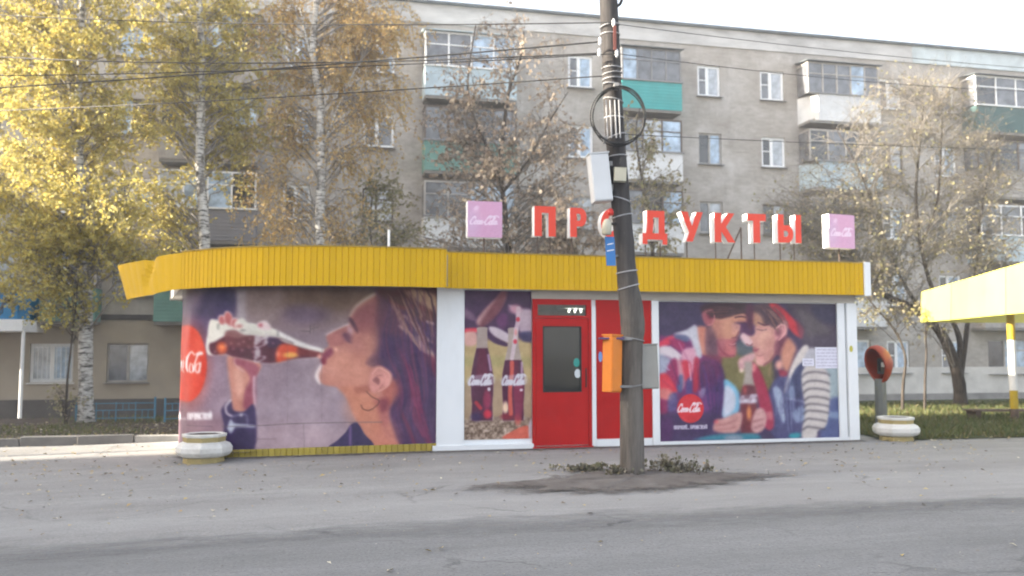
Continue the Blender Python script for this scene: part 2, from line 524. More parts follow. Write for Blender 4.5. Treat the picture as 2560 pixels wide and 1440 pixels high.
def mat_dirt_shade():
    t = NT('trodden_dirt_and_shade')
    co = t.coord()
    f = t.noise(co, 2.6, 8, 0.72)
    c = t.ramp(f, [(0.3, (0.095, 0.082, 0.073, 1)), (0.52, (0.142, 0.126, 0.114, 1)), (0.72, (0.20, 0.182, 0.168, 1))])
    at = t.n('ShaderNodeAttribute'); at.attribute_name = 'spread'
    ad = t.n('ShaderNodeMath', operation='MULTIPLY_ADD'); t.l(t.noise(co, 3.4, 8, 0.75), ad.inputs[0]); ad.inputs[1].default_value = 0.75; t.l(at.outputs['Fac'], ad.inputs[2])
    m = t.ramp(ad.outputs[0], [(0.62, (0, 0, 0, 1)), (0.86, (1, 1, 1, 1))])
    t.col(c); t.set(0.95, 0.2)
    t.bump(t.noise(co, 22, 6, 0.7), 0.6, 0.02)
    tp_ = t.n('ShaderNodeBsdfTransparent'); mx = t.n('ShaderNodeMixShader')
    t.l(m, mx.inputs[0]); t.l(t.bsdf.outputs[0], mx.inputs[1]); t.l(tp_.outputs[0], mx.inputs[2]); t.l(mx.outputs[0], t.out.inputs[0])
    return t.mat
M_DIRT_SHADE = mat_dirt_shade()  # dirt round the pole, also the painted contact shade along the kiosk foot
dl = smooth_loop([at_g(*p) for p in dirt_px], 4)
dc = sum(dl, Vector((0, 0, 0))) / len(dl)
dl = [dc + (p - dc) * (1.12 + 0.05 * math.sin(i * 1.9) + 0.05 * math.sin(i * 4.3)) for i, p in enumerate(dl)]
do = ring_sheet('dirt_patch', dl, M_DIRT_SHADE, 0.04, rings=9)
sa_ = do.data.attributes.new('spread', 'FLOAT', 'POINT')
sa_.data.foreach_set('value', [0.0] + [0.62 * ((k + 1) / 9) ** 1.6 for k in range(9) for _ in dl])
# small pavement repair left of it
rep = [(1215, 1180), (1300, 1172), (1400, 1168), (1480, 1170), (1450, 1182), (1390, 1192), (1290, 1200), (1225, 1200)]

# ------------------------------------------------------------------ apartment building
BO = at_Y(1770, 880, 35.0); BO.z = -0.72
BANG = math.atan(SL)
def bpx(u, v, t=0.0):
    p = at_plane(u, v, BO + N2 * t, N2)
    return (p - BO).dot(E2), p.z
def bw(s, t, z):
    p = BO + E2 * s + N2 * t
    return Vector((p.x, p.y, z))
flz = [bpx(1774, v)[1] for v in (203, 372)]
FH = flz[0] - flz[1]
ZC = [flz[0] - FH * (4 - i) for i in range(5)]         # window centres by storey
SROOF = bpx(1770, 66)[1]
S0 = bpx(0, 500)[0] - 4.2                                # building's ends
S1 = bpx(2560, 500)[0] + 9.0
building = thing('apartment_building', tuple(bw(0, -6, -0.72)), 'long five storey grey brick apartment block with glazed balconies behind the shop', 'building')
holes = []
wins = []      # (s0,s1,z0,z1,style)
def addw(uc, wpx, hpx, row, style, vref=None, dzc=0.0):
    v = vref if vref else 450
    s, _ = bpx(uc, v)
    d = (bw(s, 0, 0)).y
    w = wpx * d / F / 0.955
    h = hpx * d / F
    wins.append((s - w / 2, s + w / 2, ZC[row] + dzc - h / 2, ZC[row] + dzc + h / 2, style))
# column: (u, width, {row: style})  styles: w white plastic, d dark/brown wood, g weathered wood
for row, st in ((0, 'W'), (1, 'g'), (2, 'w'), (3, 'd'), (4, 'g')):
    addw(130, 95, 96, row, st, 890, -0.18 if row == 0 else 0)
    addw(320, 92, 96, row, st if row else 'G', 890, -0.18 if row == 0 else 0)
for row, st in ((0, 'g'), (1, 'd'), (2, 'w'), (3, 'w'), (4, 'w')):
    addw(742, 66, 88, row, st, 500)
for row, st in ((0, 'g'), (1, 'g'), (2, 'd'), (3, 'w'), (4, 'w')):
    addw(947, 74, 86, row, st, 320)
for row, st in ((0, 'd'), (1, 'g'), (2, 'g'), (3, 'w'), (4, 'w')):
    addw(1452, 62, 84, row, st, 350)
for row, st in ((0, 'g'), (1, 'w'), (2, 'g'), (3, 'G'), (4, 'w')):
    addw(1774, 60, 80, row, st, 300)
for row, st in ((0, 'w'), (1, 'g'), (2, 'd'), (3, 'w'), (4, 'w')):
    addw(1932, 63, 77, row, st, 300)
for row, st in ((0, 'w'), (1, 'w'), (2, 'w'), (3, 'd'), (4, 'w')):
    addw(2240, 60, 80, row, st, 700)
for row, st in ((0, 'w'), (1, 'w'), (2, 'g'), (3, 'w'), (4, 'w')):
    addw(2375, 60, 78, row, st, 700)
# ground floor under the balconies
for u, w_, st in ((515, 110, 'g'), (1180, 100, 'g'), (1630, 90, 'd'), (2130, 100, 'w'), (2520, 110, 'g')):
    addw(u, w_, 84, 0, st, 880)
# walls with openings
# balcony columns: behind each a window/door pair
BAL = []   # (s0,s1)
for ua, ub, vr in ((392, 640, 520), (1062, 1292, 300), (1556, 1704, 200), (2022, 2200, 230), (2440, 2640, 230)):
    BAL.append((bpx(ua, vr, 0.9)[0], bpx(ub, vr, 0.9)[0]))
for s0, s1 in BAL:
    for row in range(1, 5):
        m = (s0 + s1) / 2
        wins.append((m - 0.95, m + 0.45, ZC[row] - 0.65, ZC[row] + 0.65, 'g'))
holes = [(a, b, c, d) for a, b, c, d, _ in wins]
def wall_grid(mb, s0, s1, z0, z1, holes, fn, mi=0, depth=0.14):
    ss = sorted(set([s0, s1] + [h[0] for h in holes if s0 < h[0] < s1] + [h[1] for h in holes if s0 < h[1] < s1]))
    zz = sorted(set([z0, z1] + [h[2] for h in holes if z0 < h[2] < z1] + [h[3] for h in holes if z0 < h[3] < z1]))
    for i in range(len(ss) - 1):
        a, b = ss[i], ss[i + 1]
        m = (a + b) / 2
        col = [h for h in holes if h[0] < m < h[1]]
        # merge vertically
        run = None
        for j in range(len(zz) - 1):
            zm = (zz[j] + zz[j + 1]) / 2
            inside = any(h[2] < zm < h[3] for h in col)
            if not inside:
                if run is None: run = zz[j]
            if inside or j == len(zz) - 2:
                if run is not None:
                    top = zz[j] if inside else zz[j + 1]
                    mb.add([fn(a, 0, run), fn(b, 0, run), fn(b, 0, top), fn(a, 0, top)], [(0, 1, 2, 3)], mi)
                    run = None
    for h in holes:
        if h[0] >= s0 and h[1] <= s1 and h[2] >= z0 and h[3] <= z1:
            a, b, c, d = h
            A = [fn(a, 0, c), fn(b, 0, c), fn(b, 0, d), fn(a, 0, d)]
            Bk = [fn(a, -depth, c), fn(b, -depth, c), fn(b, -depth, d), fn(a, -depth, d)]
            mb.add(A + Bk, [(0, 1, 5, 4), (1, 2, 6, 5), (2, 3, 7, 6), (3, 0, 4, 7)], mi)
ZG = bpx(250, 800)[1]            # top of the plastered ground floor (left part)
SG = bpx(470, 880)[0]            # right end of it
PL_L = bpx(300, 997)[1]
PL_R = bpx(2200, 985)[1]
DEP = 12.0
mb = MB()
wall_grid(mb, S0, S1, 0.02 + PL_R, SROOF - 0.85, [h for h in holes], bw)
mb.add([bw(S0, 0, -0.75), bw(S0, -DEP, -0.75), bw(S0, -DEP, SROOF - 0.85), bw(S0, 0, SROOF - 0.85)], [(3, 2, 1, 0)])
mb.add([bw(S1, 0, -0.75), bw(S1, -DEP, -0.75), bw(S1, -DEP, SROOF - 0.85), bw(S1, 0, SROOF - 0.85)], [(0, 1, 2, 3)])
mb.add([bw(S0, -DEP, -0.75), bw(S1, -DEP, -0.75), bw(S1, -DEP, SROOF - 0.85), bw(S0, -DEP, SROOF - 0.85)], [(3, 2, 1, 0)])
mb.put('wall', M_FACADE, building)
# beige plaster skin of the left ground floor, 4 cm proud
mb = MB()
gh = [h for h in holes if h[3] < ZG and h[1] < SG]
def fn4(s, t, z): return bw(s, t + 0.04, z)
wall_grid(mb, S0 + 0.01, SG, PL_L, ZG, gh, fn4, depth=0.17)
mb.add([fn4(SG, 0, PL_L), fn4(SG, -0.04, PL_L), fn4(SG, -0.04, ZG), fn4(SG, 0, ZG)], [(0, 1, 2, 3)])
mb.put('ground_floor_plaster', M_BEIGE, building)
def bbox(mb, s0, s1, t0, t1, z0, z1, mi=0):
    mb.hexa([bw(s0, t1, z0), bw(s1, t1, z0), bw(s1, t0, z0), bw(s0, t0, z0), bw(s0, t1, z1), bw(s1, t1, z1), bw(s1, t0, z1), bw(s0, t0, z1)], mi)
zw = bpx(2250, 918)[1]
mb = MB(); bbox(mb, bpx(2080, 900)[0], S1, -0.1, 0.035, PL_R + 0.002, zw); mb.put('whitewashed_dado', paint('whitewashed_brick', (0.56, 0.54, 0.51, 1), 0.9, 0.15, 1.6, 0.3, grime=0.4, grime_col=(0.36, 0.34, 0.31, 1)), building)
mb = MB(); bbox(mb, S0 + 0.01, SG, -0.2, 0.075, ZG, ZG + 0.2); mb.put('string_course', M_PLINTH, building)
mb = MB(); bbox(mb, S0 - 0.05, SG + 0.2, -0.5, 0.10, -1.0, PL_L - 0.002); mb.put('plinth', M_PLINTH, building)
mb = MB(); bbox(mb, SG + 0.2, S1 + 0.05, -0.5, 0.06, -1.0, PL_R); mb.put('plinth', M_PLINTH_L, building)
SB = bpx(2278, 130)[0]
mb = MB(); bbox(mb, S0 - 0.03, SB, -DEP, 0.06, SROOF - 0.85, SROOF - 0.10); mb.put('parapet', M_PARAPET, building)
mb = MB(); bbox(mb, SB, S1 + 0.03, -DEP, 0.075, SROOF - 0.85, SROOF - 0.10); mb.put('parapet', M_PARAPET_B, building)
mb = MB(); bbox(mb, S0 - 0.15, S1 + 0.15, -DEP - 0.1, 0.20, SROOF - 0.10, SROOF); mb.put('roof_edge', M_ROOFMETAL, building)
# windows
WM = {}
def window_meshes(w, h, style):
    key = (round(w, 2), round(h, 2), style.lower(), style.isupper())
    if key in WM: return WM[key]
    fm = {'w': M_WWHITE, 'g': M_WWOOD, 'd': M_WDARK}[style.lower()]
    fw = 0.095 if style in 'wW' else 0.06
    mx = -0.06 * w if style != 'W' and style != 'G' else 0.0   # off-centre mullion
    f = MB()
    f.box(-w / 2, w / 2, -0.03, 0.03, -h / 2, -h / 2 + fw)
    f.box(-w / 2, w / 2, -0.03, 0.03, h / 2 - fw, h / 2)
    f.box(-w / 2, -w / 2 + fw, -0.028, 0.03, -h / 2 + fw, h / 2 - fw)
    f.box(w / 2 - fw, w / 2, -0.028, 0.03, -h / 2 + fw, h / 2 - fw)
    f.box(mx - fw * 0.7, mx + fw * 0.7, -0.032, 0.03, -h / 2 + fw, h / 2 - fw)
    if style in 'gd':
        f.box(mx + fw * 0.7, w / 2 - fw, -0.026, 0.02, h * 0.16, h * 0.16 + 0.05)
    if style == 'w':
        f.box(-w / 2 + fw, mx - fw * 0.7, -0.02, 0.02, h * 0.02, h * 0.02 + 0.035)
    p1 = MB(); p1.box(-w / 2 + fw, mx - fw * 0.7, 0.0, 0.008, -h / 2 + fw, h / 2 - fw)
    p2 = MB(); p2.box(mx + fw * 0.7, w / 2 - fw, 0.0, 0.008, -h / 2 + fw, h / 2 - fw)
    s = MB(); s.hexa([(-w / 2 - 0.06, -0.28, -h / 2 - 0.05), (w / 2 + 0.06, -0.28, -h / 2 - 0.05), (w / 2 + 0.06, 0.02, -h / 2 - 0.03), (-w / 2 - 0.06, 0.02, -h / 2 - 0.03),
                      (-w / 2 - 0.06, -0.28, -h / 2 - 0.03), (w / 2 + 0.06, -0.28, -h / 2 - 0.03), (w / 2 + 0.06, 0.02, -h / 2 - 0.004), (-w / 2 - 0.06, 0.02, -h / 2 - 0.004)])
    WM[key] = (f.mesh('window', fm), p1, p2, s.mesh('sill', M_WWHITE if style == 'W' else M_SILL))
    return WM[key]
PANES = [P_DARK, P_CURT, P_BLUE, P_MID]
PM = {}
rnd = random.Random(11)
for (a, b, c, d, st) in wins:
    w, h = round(b - a, 2), round(d - c, 2)
    f, p1, p2, s = window_meshes(w, h, st)
    loc = bw((a + b) / 2, -0.10, (c + d) / 2)
    o = put('window', f, building, tuple(loc - WPOS[building.name]), (0, 0, BANG))
    for k, p in enumerate((p1, p2)):
        wt = ([4, 1, 0, 5] if k == 0 else [0, 3, 6, 1]) if st == 'w' else ([4, 2, 2, 3] if k == 0 else [1, 4, 3, 2])
        pm = rnd.choices(PANES, wt)[0]
        key = (id(p), pm.name)
        if key not in PM: PM[key] = p.mesh('pane', pm)
        put('pane', PM[key], o, (0, 0, 0))
    put('sill', s, o, (0, 0, 0))
# security bars of the left ground-floor window
a, b, c, d, st = wins[0]
mb = MB()
for i in range(9):
    x = a + (b - a) * (i + 0.7) / 9.4
    mb.bar(bw(x, -0.02, c + 0.03), bw(x, -0.02, d - 0.03), 0.011, n=5)
for z in (c + 0.12, d - 0.12):
    mb.bar(bw(a + 0.02, -0.005, z), bw(b - 0.02, -0.005, z), 0.011, n=5)
mb.put('window_bars', M_WWHITE, building)

# balconies
TEAL = paint('teal_corrugated_cladding', (0.045, 0.33, 0.33, 1), 0.5, 0.12, 2, 0.1)
TEAL2 = paint('faded_green_cladding', (0.13, 0.27, 0.235, 1), 0.6, 0.15, 2, 0.1, grime=0.4, grime_col=(0.16, 0.17, 0.15, 1))
GREYC = paint('grey_siding', (0.20, 0.20, 0.225, 1), 0.6, 0.1, 2, 0.1)
WHITEC = paint('white_balcony_panel', (0.62, 0.63, 0.64, 1), 0.6, 0.12, 2, 0.1, grime=0.4, grime_col=(0.36, 0.30, 0.24, 1))
PALEBL = paint('pale_blue_balcony_panel', (0.42, 0.52, 0.58, 1), 0.6, 0.12, 2, 0.1, grime=0.3)
DKGREEN = paint('dark_green_balcony_panel', (0.05, 0.11, 0.11, 1), 0.6, 0.2, 2, 0.1)
RUST = paint('flaking_balcony_panel', (0.36, 0.34, 0.32, 1), 0.8, 0.3, 3, 0.2, grime=0.8, grime_col=(0.16, 0.10, 0.07, 1))
def balcony(s0, s1, row, pmat, fmat, nm, open_=False, chamfer=False, roof=None):
    zb = ZC[row] - 1.62
    zp = zb + 1.12                       # top of the parapet
    zt = ZC[row] + 0.80
    T = 0.9
    o = MB()
    t0 = 0.002
    ch = 0.45 if chamfer else 0.0
    def plan(inset, t):
        return [(s0 + inset, t0), (s0 + inset + (ch if ch else 0), t - inset) if ch else (s0 + inset, t - inset),
                (s1 - inset, t - inset), (s1 - inset, t0)]
    # parapet: thin shell with profile ribs
    A = plan(0, T); Bn = plan(0.04, T)
    for i in range(3):
        (a0, b0), (a1, b1) = A[i], A[i + 1]
        (c0, d0), (c1, d1) = Bn[i], Bn[i + 1]
        o.hexa([bw(a0, b0, zb), bw(a1, b1, zb), bw(c1, d1, zb), bw(c0, d0, zb), bw(a0, b0, zp), bw(a1, b1, zp), bw(c1, d1, zp), bw(c0, d0, zp)])
    par = o.put('balcony', pmat, building)
    if pmat in (TEAL, TEAL2, GREYC):
        o = MB()
        k = 9
        for i in range(k):
            z = zb + (zp - zb) * (i + 0.5) / k
            o.hexa([bw(s0 - 0.012, T + 0.012, z - 0.045), bw(s1 + 0.012, T + 0.012, z - 0.045), bw(s1 + 0.012, T - 0.03, z - 0.045), bw(s0 - 0.012, T - 0.03, z - 0.045),
                    bw(s0 - 0.004, T + 0.004, z + 0.045), bw(s1 + 0.004, T + 0.004, z + 0.045), bw(s1 + 0.004, T - 0.03, z + 0.045), bw(s0 - 0.004, T - 0.03, z + 0.045)])
        o.put('siding', pmat, par)
    o = MB(); bbox(o, s0 + 0.015, s1 - 0.015, t0, T - 0.02, zb - 0.11, zb - 0.002); o.put('slab', M_SLAB, par)
    o = MB(); bbox(o, s0 - 0.05, s1 + 0.05, T - 0.06, T + 0.06, zp + 0.002, zp + 0.06); o.put('ledge', M_WWHITE if fmat is M_WWHITE else M_SILL, par)
    if not open_:
        fr = MB()
        w = (s1 - s0)
        zq = zp + 0.062
        for i in range(nm + 1):
            x = s0 + 0.03 + (w - 0.06) * i / nm
            bbox(fr, x - 0.03, x + 0.03, T - 0.09, T - 0.03, zq, zt)
        bbox(fr, s0, s1, T - 0.088, T - 0.032, zt, zt + 0.06)
        bbox(fr, s0, s1, T - 0.086, T - 0.034, zt - 0.45, zt - 0.41)
        bbox(fr, s0, s0 + 0.05, t0, T - 0.09, zt + 0.002, zt + 0.055)
        bbox(fr, s1 - 0.05, s1, t0, T - 0.09, zt + 0.002, zt + 0.055)
        fr.put('glazing_frame', fmat, par)
        for i in range(nm):
            x0 = s0 + 0.06 + (w - 0.06) * i / nm
            x1 = s0 + (w - 0.06) * (i + 1) / nm
            g = MB(); bbox(g, x0, x1, T - 0.064, T - 0.058, zq, zt)
            g.put('pane', rnd.choice([P_MID, P_CURT, P_BLUE, P_MID, P_DARK]), par)
        for x in (s0 + 0.02, s1 - 0.03):
            g = MB(); bbox(g, x, x + 0.008, t0 + 0.01, T - 0.1, zq, zt); g.put('pane', P_MID, par)
    rf = MB()
    zr = zt + 0.07
    rf.hexa([bw(s0 - 0.1, T + 0.12, zr), bw(s1 + 0.1, T + 0.12, zr), bw(s1 + 0.1, t0, zr + 0.13), bw(s0 - 0.1, t0, zr + 0.13),
             bw(s0 - 0.1, T + 0.12, zr + 0.03), bw(s1 + 0.1, T + 0.12, zr + 0.03), bw(s1 + 0.1, t0, zr + 0.16), bw(s0 - 0.1, t0, zr + 0.16)])
    if row == 4 or roof:
        rf.put('roof', roof or M_ROOFMETAL, par)
b1, b2, b3, b4, b5 = BAL
for args in ((b1, 1, TEAL2, M_WWOOD, 4), (b1, 2, GREYC, M_WWHITE, 4), (b1, 3, RUST, M_WWOOD, 4), (b1, 4, RUST, M_WWOOD, 4),
             (b2, 1, RUST, M_WWOOD, 4), (b2, 2, WHITEC, M_WWOOD, 4), (b2, 3, TEAL2, M_WDARK, 4), (b2, 4, PALEBL, M_WWHITE, 4),
             (b3, 1, RUST, M_WDARK, 3), (b3, 2, WHITEC, M_WDARK, 3), (b3, 3, WHITEC, M_WDARK, 3), (b3, 4, TEAL, M_SILL, 4),
             (b4, 1, WHITEC, M_WWOOD, 4), (b4, 2, RUST, M_WWOOD, 4), (b4, 3, PALEBL, M_WWOOD, 4), (b4, 4, WHITEC, M_WWOOD, 5),
             (b5, 1, RUST, M_WWOOD, 4), (b5, 2, PALEBL, M_WWHITE, 4), (b5, 3, RUST, M_WDARK, 4), (b5, 4, DKGREEN, M_WWHITE, 4)):
    (s0, s1), row, pm, fm, nm = args
    balcony(s0, s1, row, pm, fm, nm, chamfer=(args[0] is b4), roof=PALEBL if (args[0] is b2 and row == 4) else None)
sa, sb = bpx(100, 770, 0.9)[0], bpx(365, 770, 0.9)[0]
balcony(sa, sa + 1.7, 1, TEAL2, M_WWOOD, 2)

# antenna on the roof
p = at_plane(1822, 60, BO - N2 * 4, N2)
an = thing('roof_antenna', (p.x, p.y, SROOF), 'thin grey aerial standing on the apartment block roof', 'antenna')
mb = MB(); mb.bar((p.x, p.y, SROOF - 0.02), (p.x, p.y, SROOF + 2.6), 0.025); mb.put('mast', M_SILL, an)
mb = MB(); mb.bar(p.to_3d() * 0 + Vector((p.x - 0.35, p.y, SROOF + 1.0)), (p.x + 0.35, p.y, SROOF + 1.0), 0.035); mb.bar((p.x - 0.25, p.y, SROOF + 1.9), (p.x + 0.25, p.y, SROOF + 1.9), 0.018); mb.put('crossbar', M_SILL, an)

# entrance porch at the left end
P0 = at_Y(45, 1046, 27.5)
BLUEP = paint('blue_sheet_metal', (0.02, 0.20, 0.42, 1), 0.5, 0.12, 2, 0.05)
porch = thing('entrance_porch', (P0.x, P0.y, gz(P0.x, P0.y)), 'blue and white porch roof on a thin white post against the beige wall', 'porch')
a = at_Y(-170, 722, 27.5); b = at_Y(42, 798, 27.5); c = at_Y(50, 828, 27.5)
gp = gz(P0.x, P0.y)
def obox(mb, p, w, dep, z0, z1):
    """box along the facade direction starting at p (right end), going left w and back dep"""
    q = [Vector((p.x, p.y, 0)), Vector((p.x, p.y, 0)) - E2 * w, Vector((p.x, p.y, 0)) - E2 * w - N2 * dep, Vector((p.x, p.y, 0)) - N2 * dep]
    mb.hexa([(k.x, k.y, z0) for k in (q[1], q[0], q[3], q[2])] + [(k.x, k.y, z1) for k in (q[1], q[0], q[3], q[2])])
dback = ((Vector((P0.x, P0.y, 0)) - BO).dot(N2)) - 0.05
mb = MB(); obox(mb, b, 3.2, dback, b.z, a.z); mb.put('roof_panel', BLUEP, porch)
mb = MB(); obox(mb, c + E2 * 0.08 + N2 * 0.05, 3.4, dback, c.z, b.z - 0.004); mb.put('white_edge', M_WWHITE, porch)
mb = MB(); mb.bar((P0.x, P0.y + 0.1, gp), (P0.x, P0.y + 0.1, c.z), 0.055, n=8); mb.put('post', M_WWHITE, porch)
q = Vector((P0.x, P0.y, 0)) - E2 * 3.1
mb = MB(); mb.bar((q.x, q.y + 0.1, gz(q.x, q.y)), (q.x, q.y + 0.1, c.z), 0.055, n=8); mb.put('post', M_WWHITE, porch)

# unseen block added down the street, cut along the sun to shade the roadway
blk = thing('shade_block', (-52, -8, 0), 'unseen tall block added to shade the street', 'building')
pl_ = [(-45, -60), (-45, 7.72), (-60, 7.72 - 15 * 0.1726), (-60, -60)]
mb = MB(); mb.prism(pl_, -0.5, 21.3); mb.put('wall', M_PARAPET, blk)
mb = MB(); mb.prism(pl_, 21.301, 21.6); mb.put('roof_edge', M_ROOFMETAL, blk)
blk2 = thing('shade_block', (-32, 18, 0), 'unseen low block added to shade the bed and lower crowns', 'building')  # unseen block, added to keep the sun off the bed and lower crowns
pl_ = [(-30, 13.1), (-30, 25), (-38, 23.6), (-38, 11.7)]
mb = MB(); mb.prism(pl_, -0.5, 11.8); mb.put('wall', M_FACADE, blk2)
mb = MB(); mb.prism(pl_, 11.801, 12.0); mb.put('roof_edge', M_ROOFMETAL, blk2)
# ------------------------------------------------------------------ painter for printed posters (flat print)
class Print:
    def __init__(self, U, V, base=(128, 128, 128)):
        self.U = U; self.V = V
        self.C = np.empty((len(U), 3)); self.C[:] = base
        self.z(0, 0, 1)
    def z(self, ox, oy, s):
        self.x = (self.U - ox) * s; self.y = (self.V - oy) * s
    def blend(self, m, col, idx=None):
        col = np.array(col, float)
        if idx is None: self.C += (col - self.C) * m[:, None]
        else: self.C[idx] += (col - self.C[idx]) * m[:, None]
    def _cull(self, pts, pad):
        a = np.array(pts, float)
        return np.where((self.x > a[:, 0].min() - pad) & (self.x < a[:, 0].max() + pad) & (self.y > a[:, 1].min() - pad) & (self.y < a[:, 1].max() + pad))[0]
    def _spl(self, pts, closed):
        P = np.array(pts, float); n = len(P); out = []
        for i in range(n if closed else n - 1):
            if closed: p0, p1, p2, p3 = (P[(i + j - 1) % n] for j in range(4))
            else: p0, p1, p2, p3 = P[max(i - 1, 0)], P[i], P[i + 1], P[min(i + 2, n - 1)]
            for t in (0, .25, .5, .75):
                out.append(0.5 * (2 * p1 + (p2 - p0) * t + (2 * p0 - 5 * p1 + 4 * p2 - p3) * t * t + (3 * p1 - p0 - 3 * p2 + p3) * t ** 3))
        if not closed: out.append(P[-1])
        return np.array(out)
    def _dist(self, x, y, P, closed, W=None):
        n = len(P); best = np.full(len(x), 1e9); ins = np.zeros(len(x), bool)
        for i in range(n if closed else n - 1):
            a = P[i]; b = P[(i + 1) % n]
            d = b - a; L = d @ d + 1e-9
            t = np.clip(((x - a[0]) * d[0] + (y - a[1]) * d[1]) / L, 0, 1)
            ds = np.hypot(x - a[0] - t * d[0], y - a[1] - t * d[1])
            if W is not None:
                ds = ds - (W[i] + (W[(i + 1) % n] - W[i]) * t)
            best = np.minimum(best, ds)
            if closed:
                c = ((a[1] > y) != (b[1] > y))
                with np.errstate(divide='ignore', invalid='ignore'):
                    xi = a[0] + (y - a[1]) / (b[1] - a[1] + 1e-12) * d[0]
                ins ^= c & (x < xi)
        return best, ins
    def poly(self, pts, col, soft=5, alpha=1.0, smooth=True):
        P = self._spl(pts, True) if smooth else np.array(pts, float)
        idx = self._cull(P, soft * 1.5)
        if len(idx) == 0: return
        d, ins = self._dist(self.x[idx], self.y[idx], P, True)
        sd = np.where(ins, d, -d)
        m = np.clip(sd / (2 * soft) + 0.5, 0, 1); m = m * m * (3 - 2 * m) * alpha
        self.blend(m, col, idx)
    def stroke(self, pts, w, col, soft=2, alpha=1.0, smooth=True):
        n0 = len(pts)
        P = self._spl(pts, False) if smooth else np.array(pts, float)
        ws = w if isinstance(w, (list, tuple)) else [w] * n0
        W = np.interp(np.linspace(0, n0 - 1, len(P)), range(n0), ws)
        idx = self._cull(P, max(ws) + soft * 1.5)
        if len(idx) == 0: return
        d, _ = self._dist(self.x[idx], self.y[idx], P, False, W)
        m = np.clip(0.5 - d / (2 * soft), 0, 1); m = m * m * (3 - 2 * m) * alpha
        self.blend(m, col, idx)
    def ell(self, cx, cy, rx, ry, col, soft=0.15, alpha=1.0, rot=0.0):
        dx, dy = self.x - cx, self.y - cy
        c, s = math.cos(rot), math.sin(rot)
        r = np.hypot((dx * c + dy * s) / rx, (-dx * s + dy * c) / ry)
        m = np.clip((1 - r) / (2 * soft) + 0.5, 0, 1); m = m * m * (3 - 2 * m) * alpha
        self.blend(m, col)
    def noise(self, sc_, amp, seed=0):
        r = np.random.RandomState(seed); tab = r.rand(64, 64)
        X = self.x / sc_ + 400; Y = self.y / sc_ + 400
        i = np.floor(X).astype(int); j = np.floor(Y).astype(int); fx = X - i; fy = Y - j
        fx = fx * fx * (3 - 2 * fx); fy = fy * fy * (3 - 2 * fy)
        g = lambda a, b: tab[a % 64, b % 64]
        v = (g(i, j) * (1 - fx) + g(i + 1, j) * fx) * (1 - fy) + (g(i, j + 1) * (1 - fx) + g(i + 1, j + 1) * fx) * fy
        return (v - 0.5) * amp
    def blur(self, nu, nv, times=1):
        c = self.C.reshape(nv, nu, 3)
        for _ in range(times):
            p_ = np.pad(c, ((1, 1), (0, 0), (0, 0)), 'edge'); c = (p_[:-2] + 2 * p_[1:-1] + p_[2:]) / 4
            p_ = np.pad(c, ((0, 0), (1, 1), (0, 0)), 'edge'); c = (p_[:, :-2] + 2 * p_[:, 1:-1] + p_[:, 2:]) / 4
        self.C = c.reshape(-1, 3)
    def strands(self, g0, g1, n, cols, w0, w1, soft, alpha, seed, jit=12):
        r = random.Random(seed)
        for _ in range(n):
            f = r.random(); a = r.uniform(0, .5); b = r.uniform(a + .25, 1)
            P0, P1 = self._spl(g0, False), self._spl(g1, False)
            m = 9; pts = []
            for i in range(m):
                t = (a + (b - a) * i / (m - 1)); i0 = int(t * (len(P0) - 1)); i1 = int(t * (len(P1) - 1))
                q = P0[i0] * (1 - f) + P1[i1] * f
                pts.append((q[0] + r.gauss(0, jit * .3), q[1] + r.gauss(0, jit * .3)))
            c = r.choice(cols); w = r.uniform(w0, w1)
            self.stroke(pts, [w * .3] + [w] * (m - 2) + [w * .3], c, soft, alpha * r.uniform(.4, 1))
    def linear(self):
        c = self.C + (self.C.mean(1, keepdims=True) - self.C) * 0.08
        c = np.clip(126 + (c - 126) * 1.16, 0, 255) / 255.0
        return np.where(c <= 0.04045, c / 12.92, ((c + 0.055) / 1.055) ** 2.4)
LOGO = [[(15, 19), (15, 24), (11, 26), (5, 20), (1, 9), (3, 1), (9, 1), (15, 7)],
        [(19, 13), (15.5, 8), (17, 1), (21, 2), (23, 9), (19, 13)],
        [(31, 10), (28, 13), (25, 8), (26, 1), (31, 3)],
        [(39, 11), (35, 13), (32.5, 7), (34, 1), (38, 4), (39.5, 12), (38.5, 3), (42, 2)],
        [(43, 7), (47, 8.5)],
        [(64, 20), (66, 26), (61, 28), (54, 20), (50, 9), (52, 1), (58, 1), (63, 6)],
        [(55, 23), (61, 31), (71, 28), (82, 32), (92, 27)],
        [(68, 13), (64.5, 8), (66, 1), (70, 2), (72, 9), (68, 13)],
        [(72, 6), (77, 17), (80, 26), (77, 27), (74, 14), (74.5, 2), (79, 4)],
        [(87, 11), (83, 13), (80.5, 7), (82, 1), (86, 4), (87.5, 12), (86.5, 3), (92, 4)]]
def logo(p, x0, x1, ybase, ytop, col, w=2.0, soft=1.2, alpha=1.0, vertical=False):
    for ln in LOGO:
        pts = []
        for a, b in ln:
            a2 = a + 0.22 * b
            if not vertical:
                pts.append((x0 + (x1 - x0) * a2 / 98.0, ybase + (ytop - ybase) * b / 32.0))
            else:      # reads upwards
                pts.append((x0 + (x1 - x0) * (1 - b / 32.0), ybase + (ytop - ybase) * a2 / 98.0))
        k = abs(ytop - ybase) / 32.0 if not vertical else abs(x1 - x0) / 32.0
        ws = [w * k * (0.65 + 0.5 * ((i * 7) % 3) / 2) for i in range(len(pts))]
        p.stroke(pts, ws, col, soft, alpha)
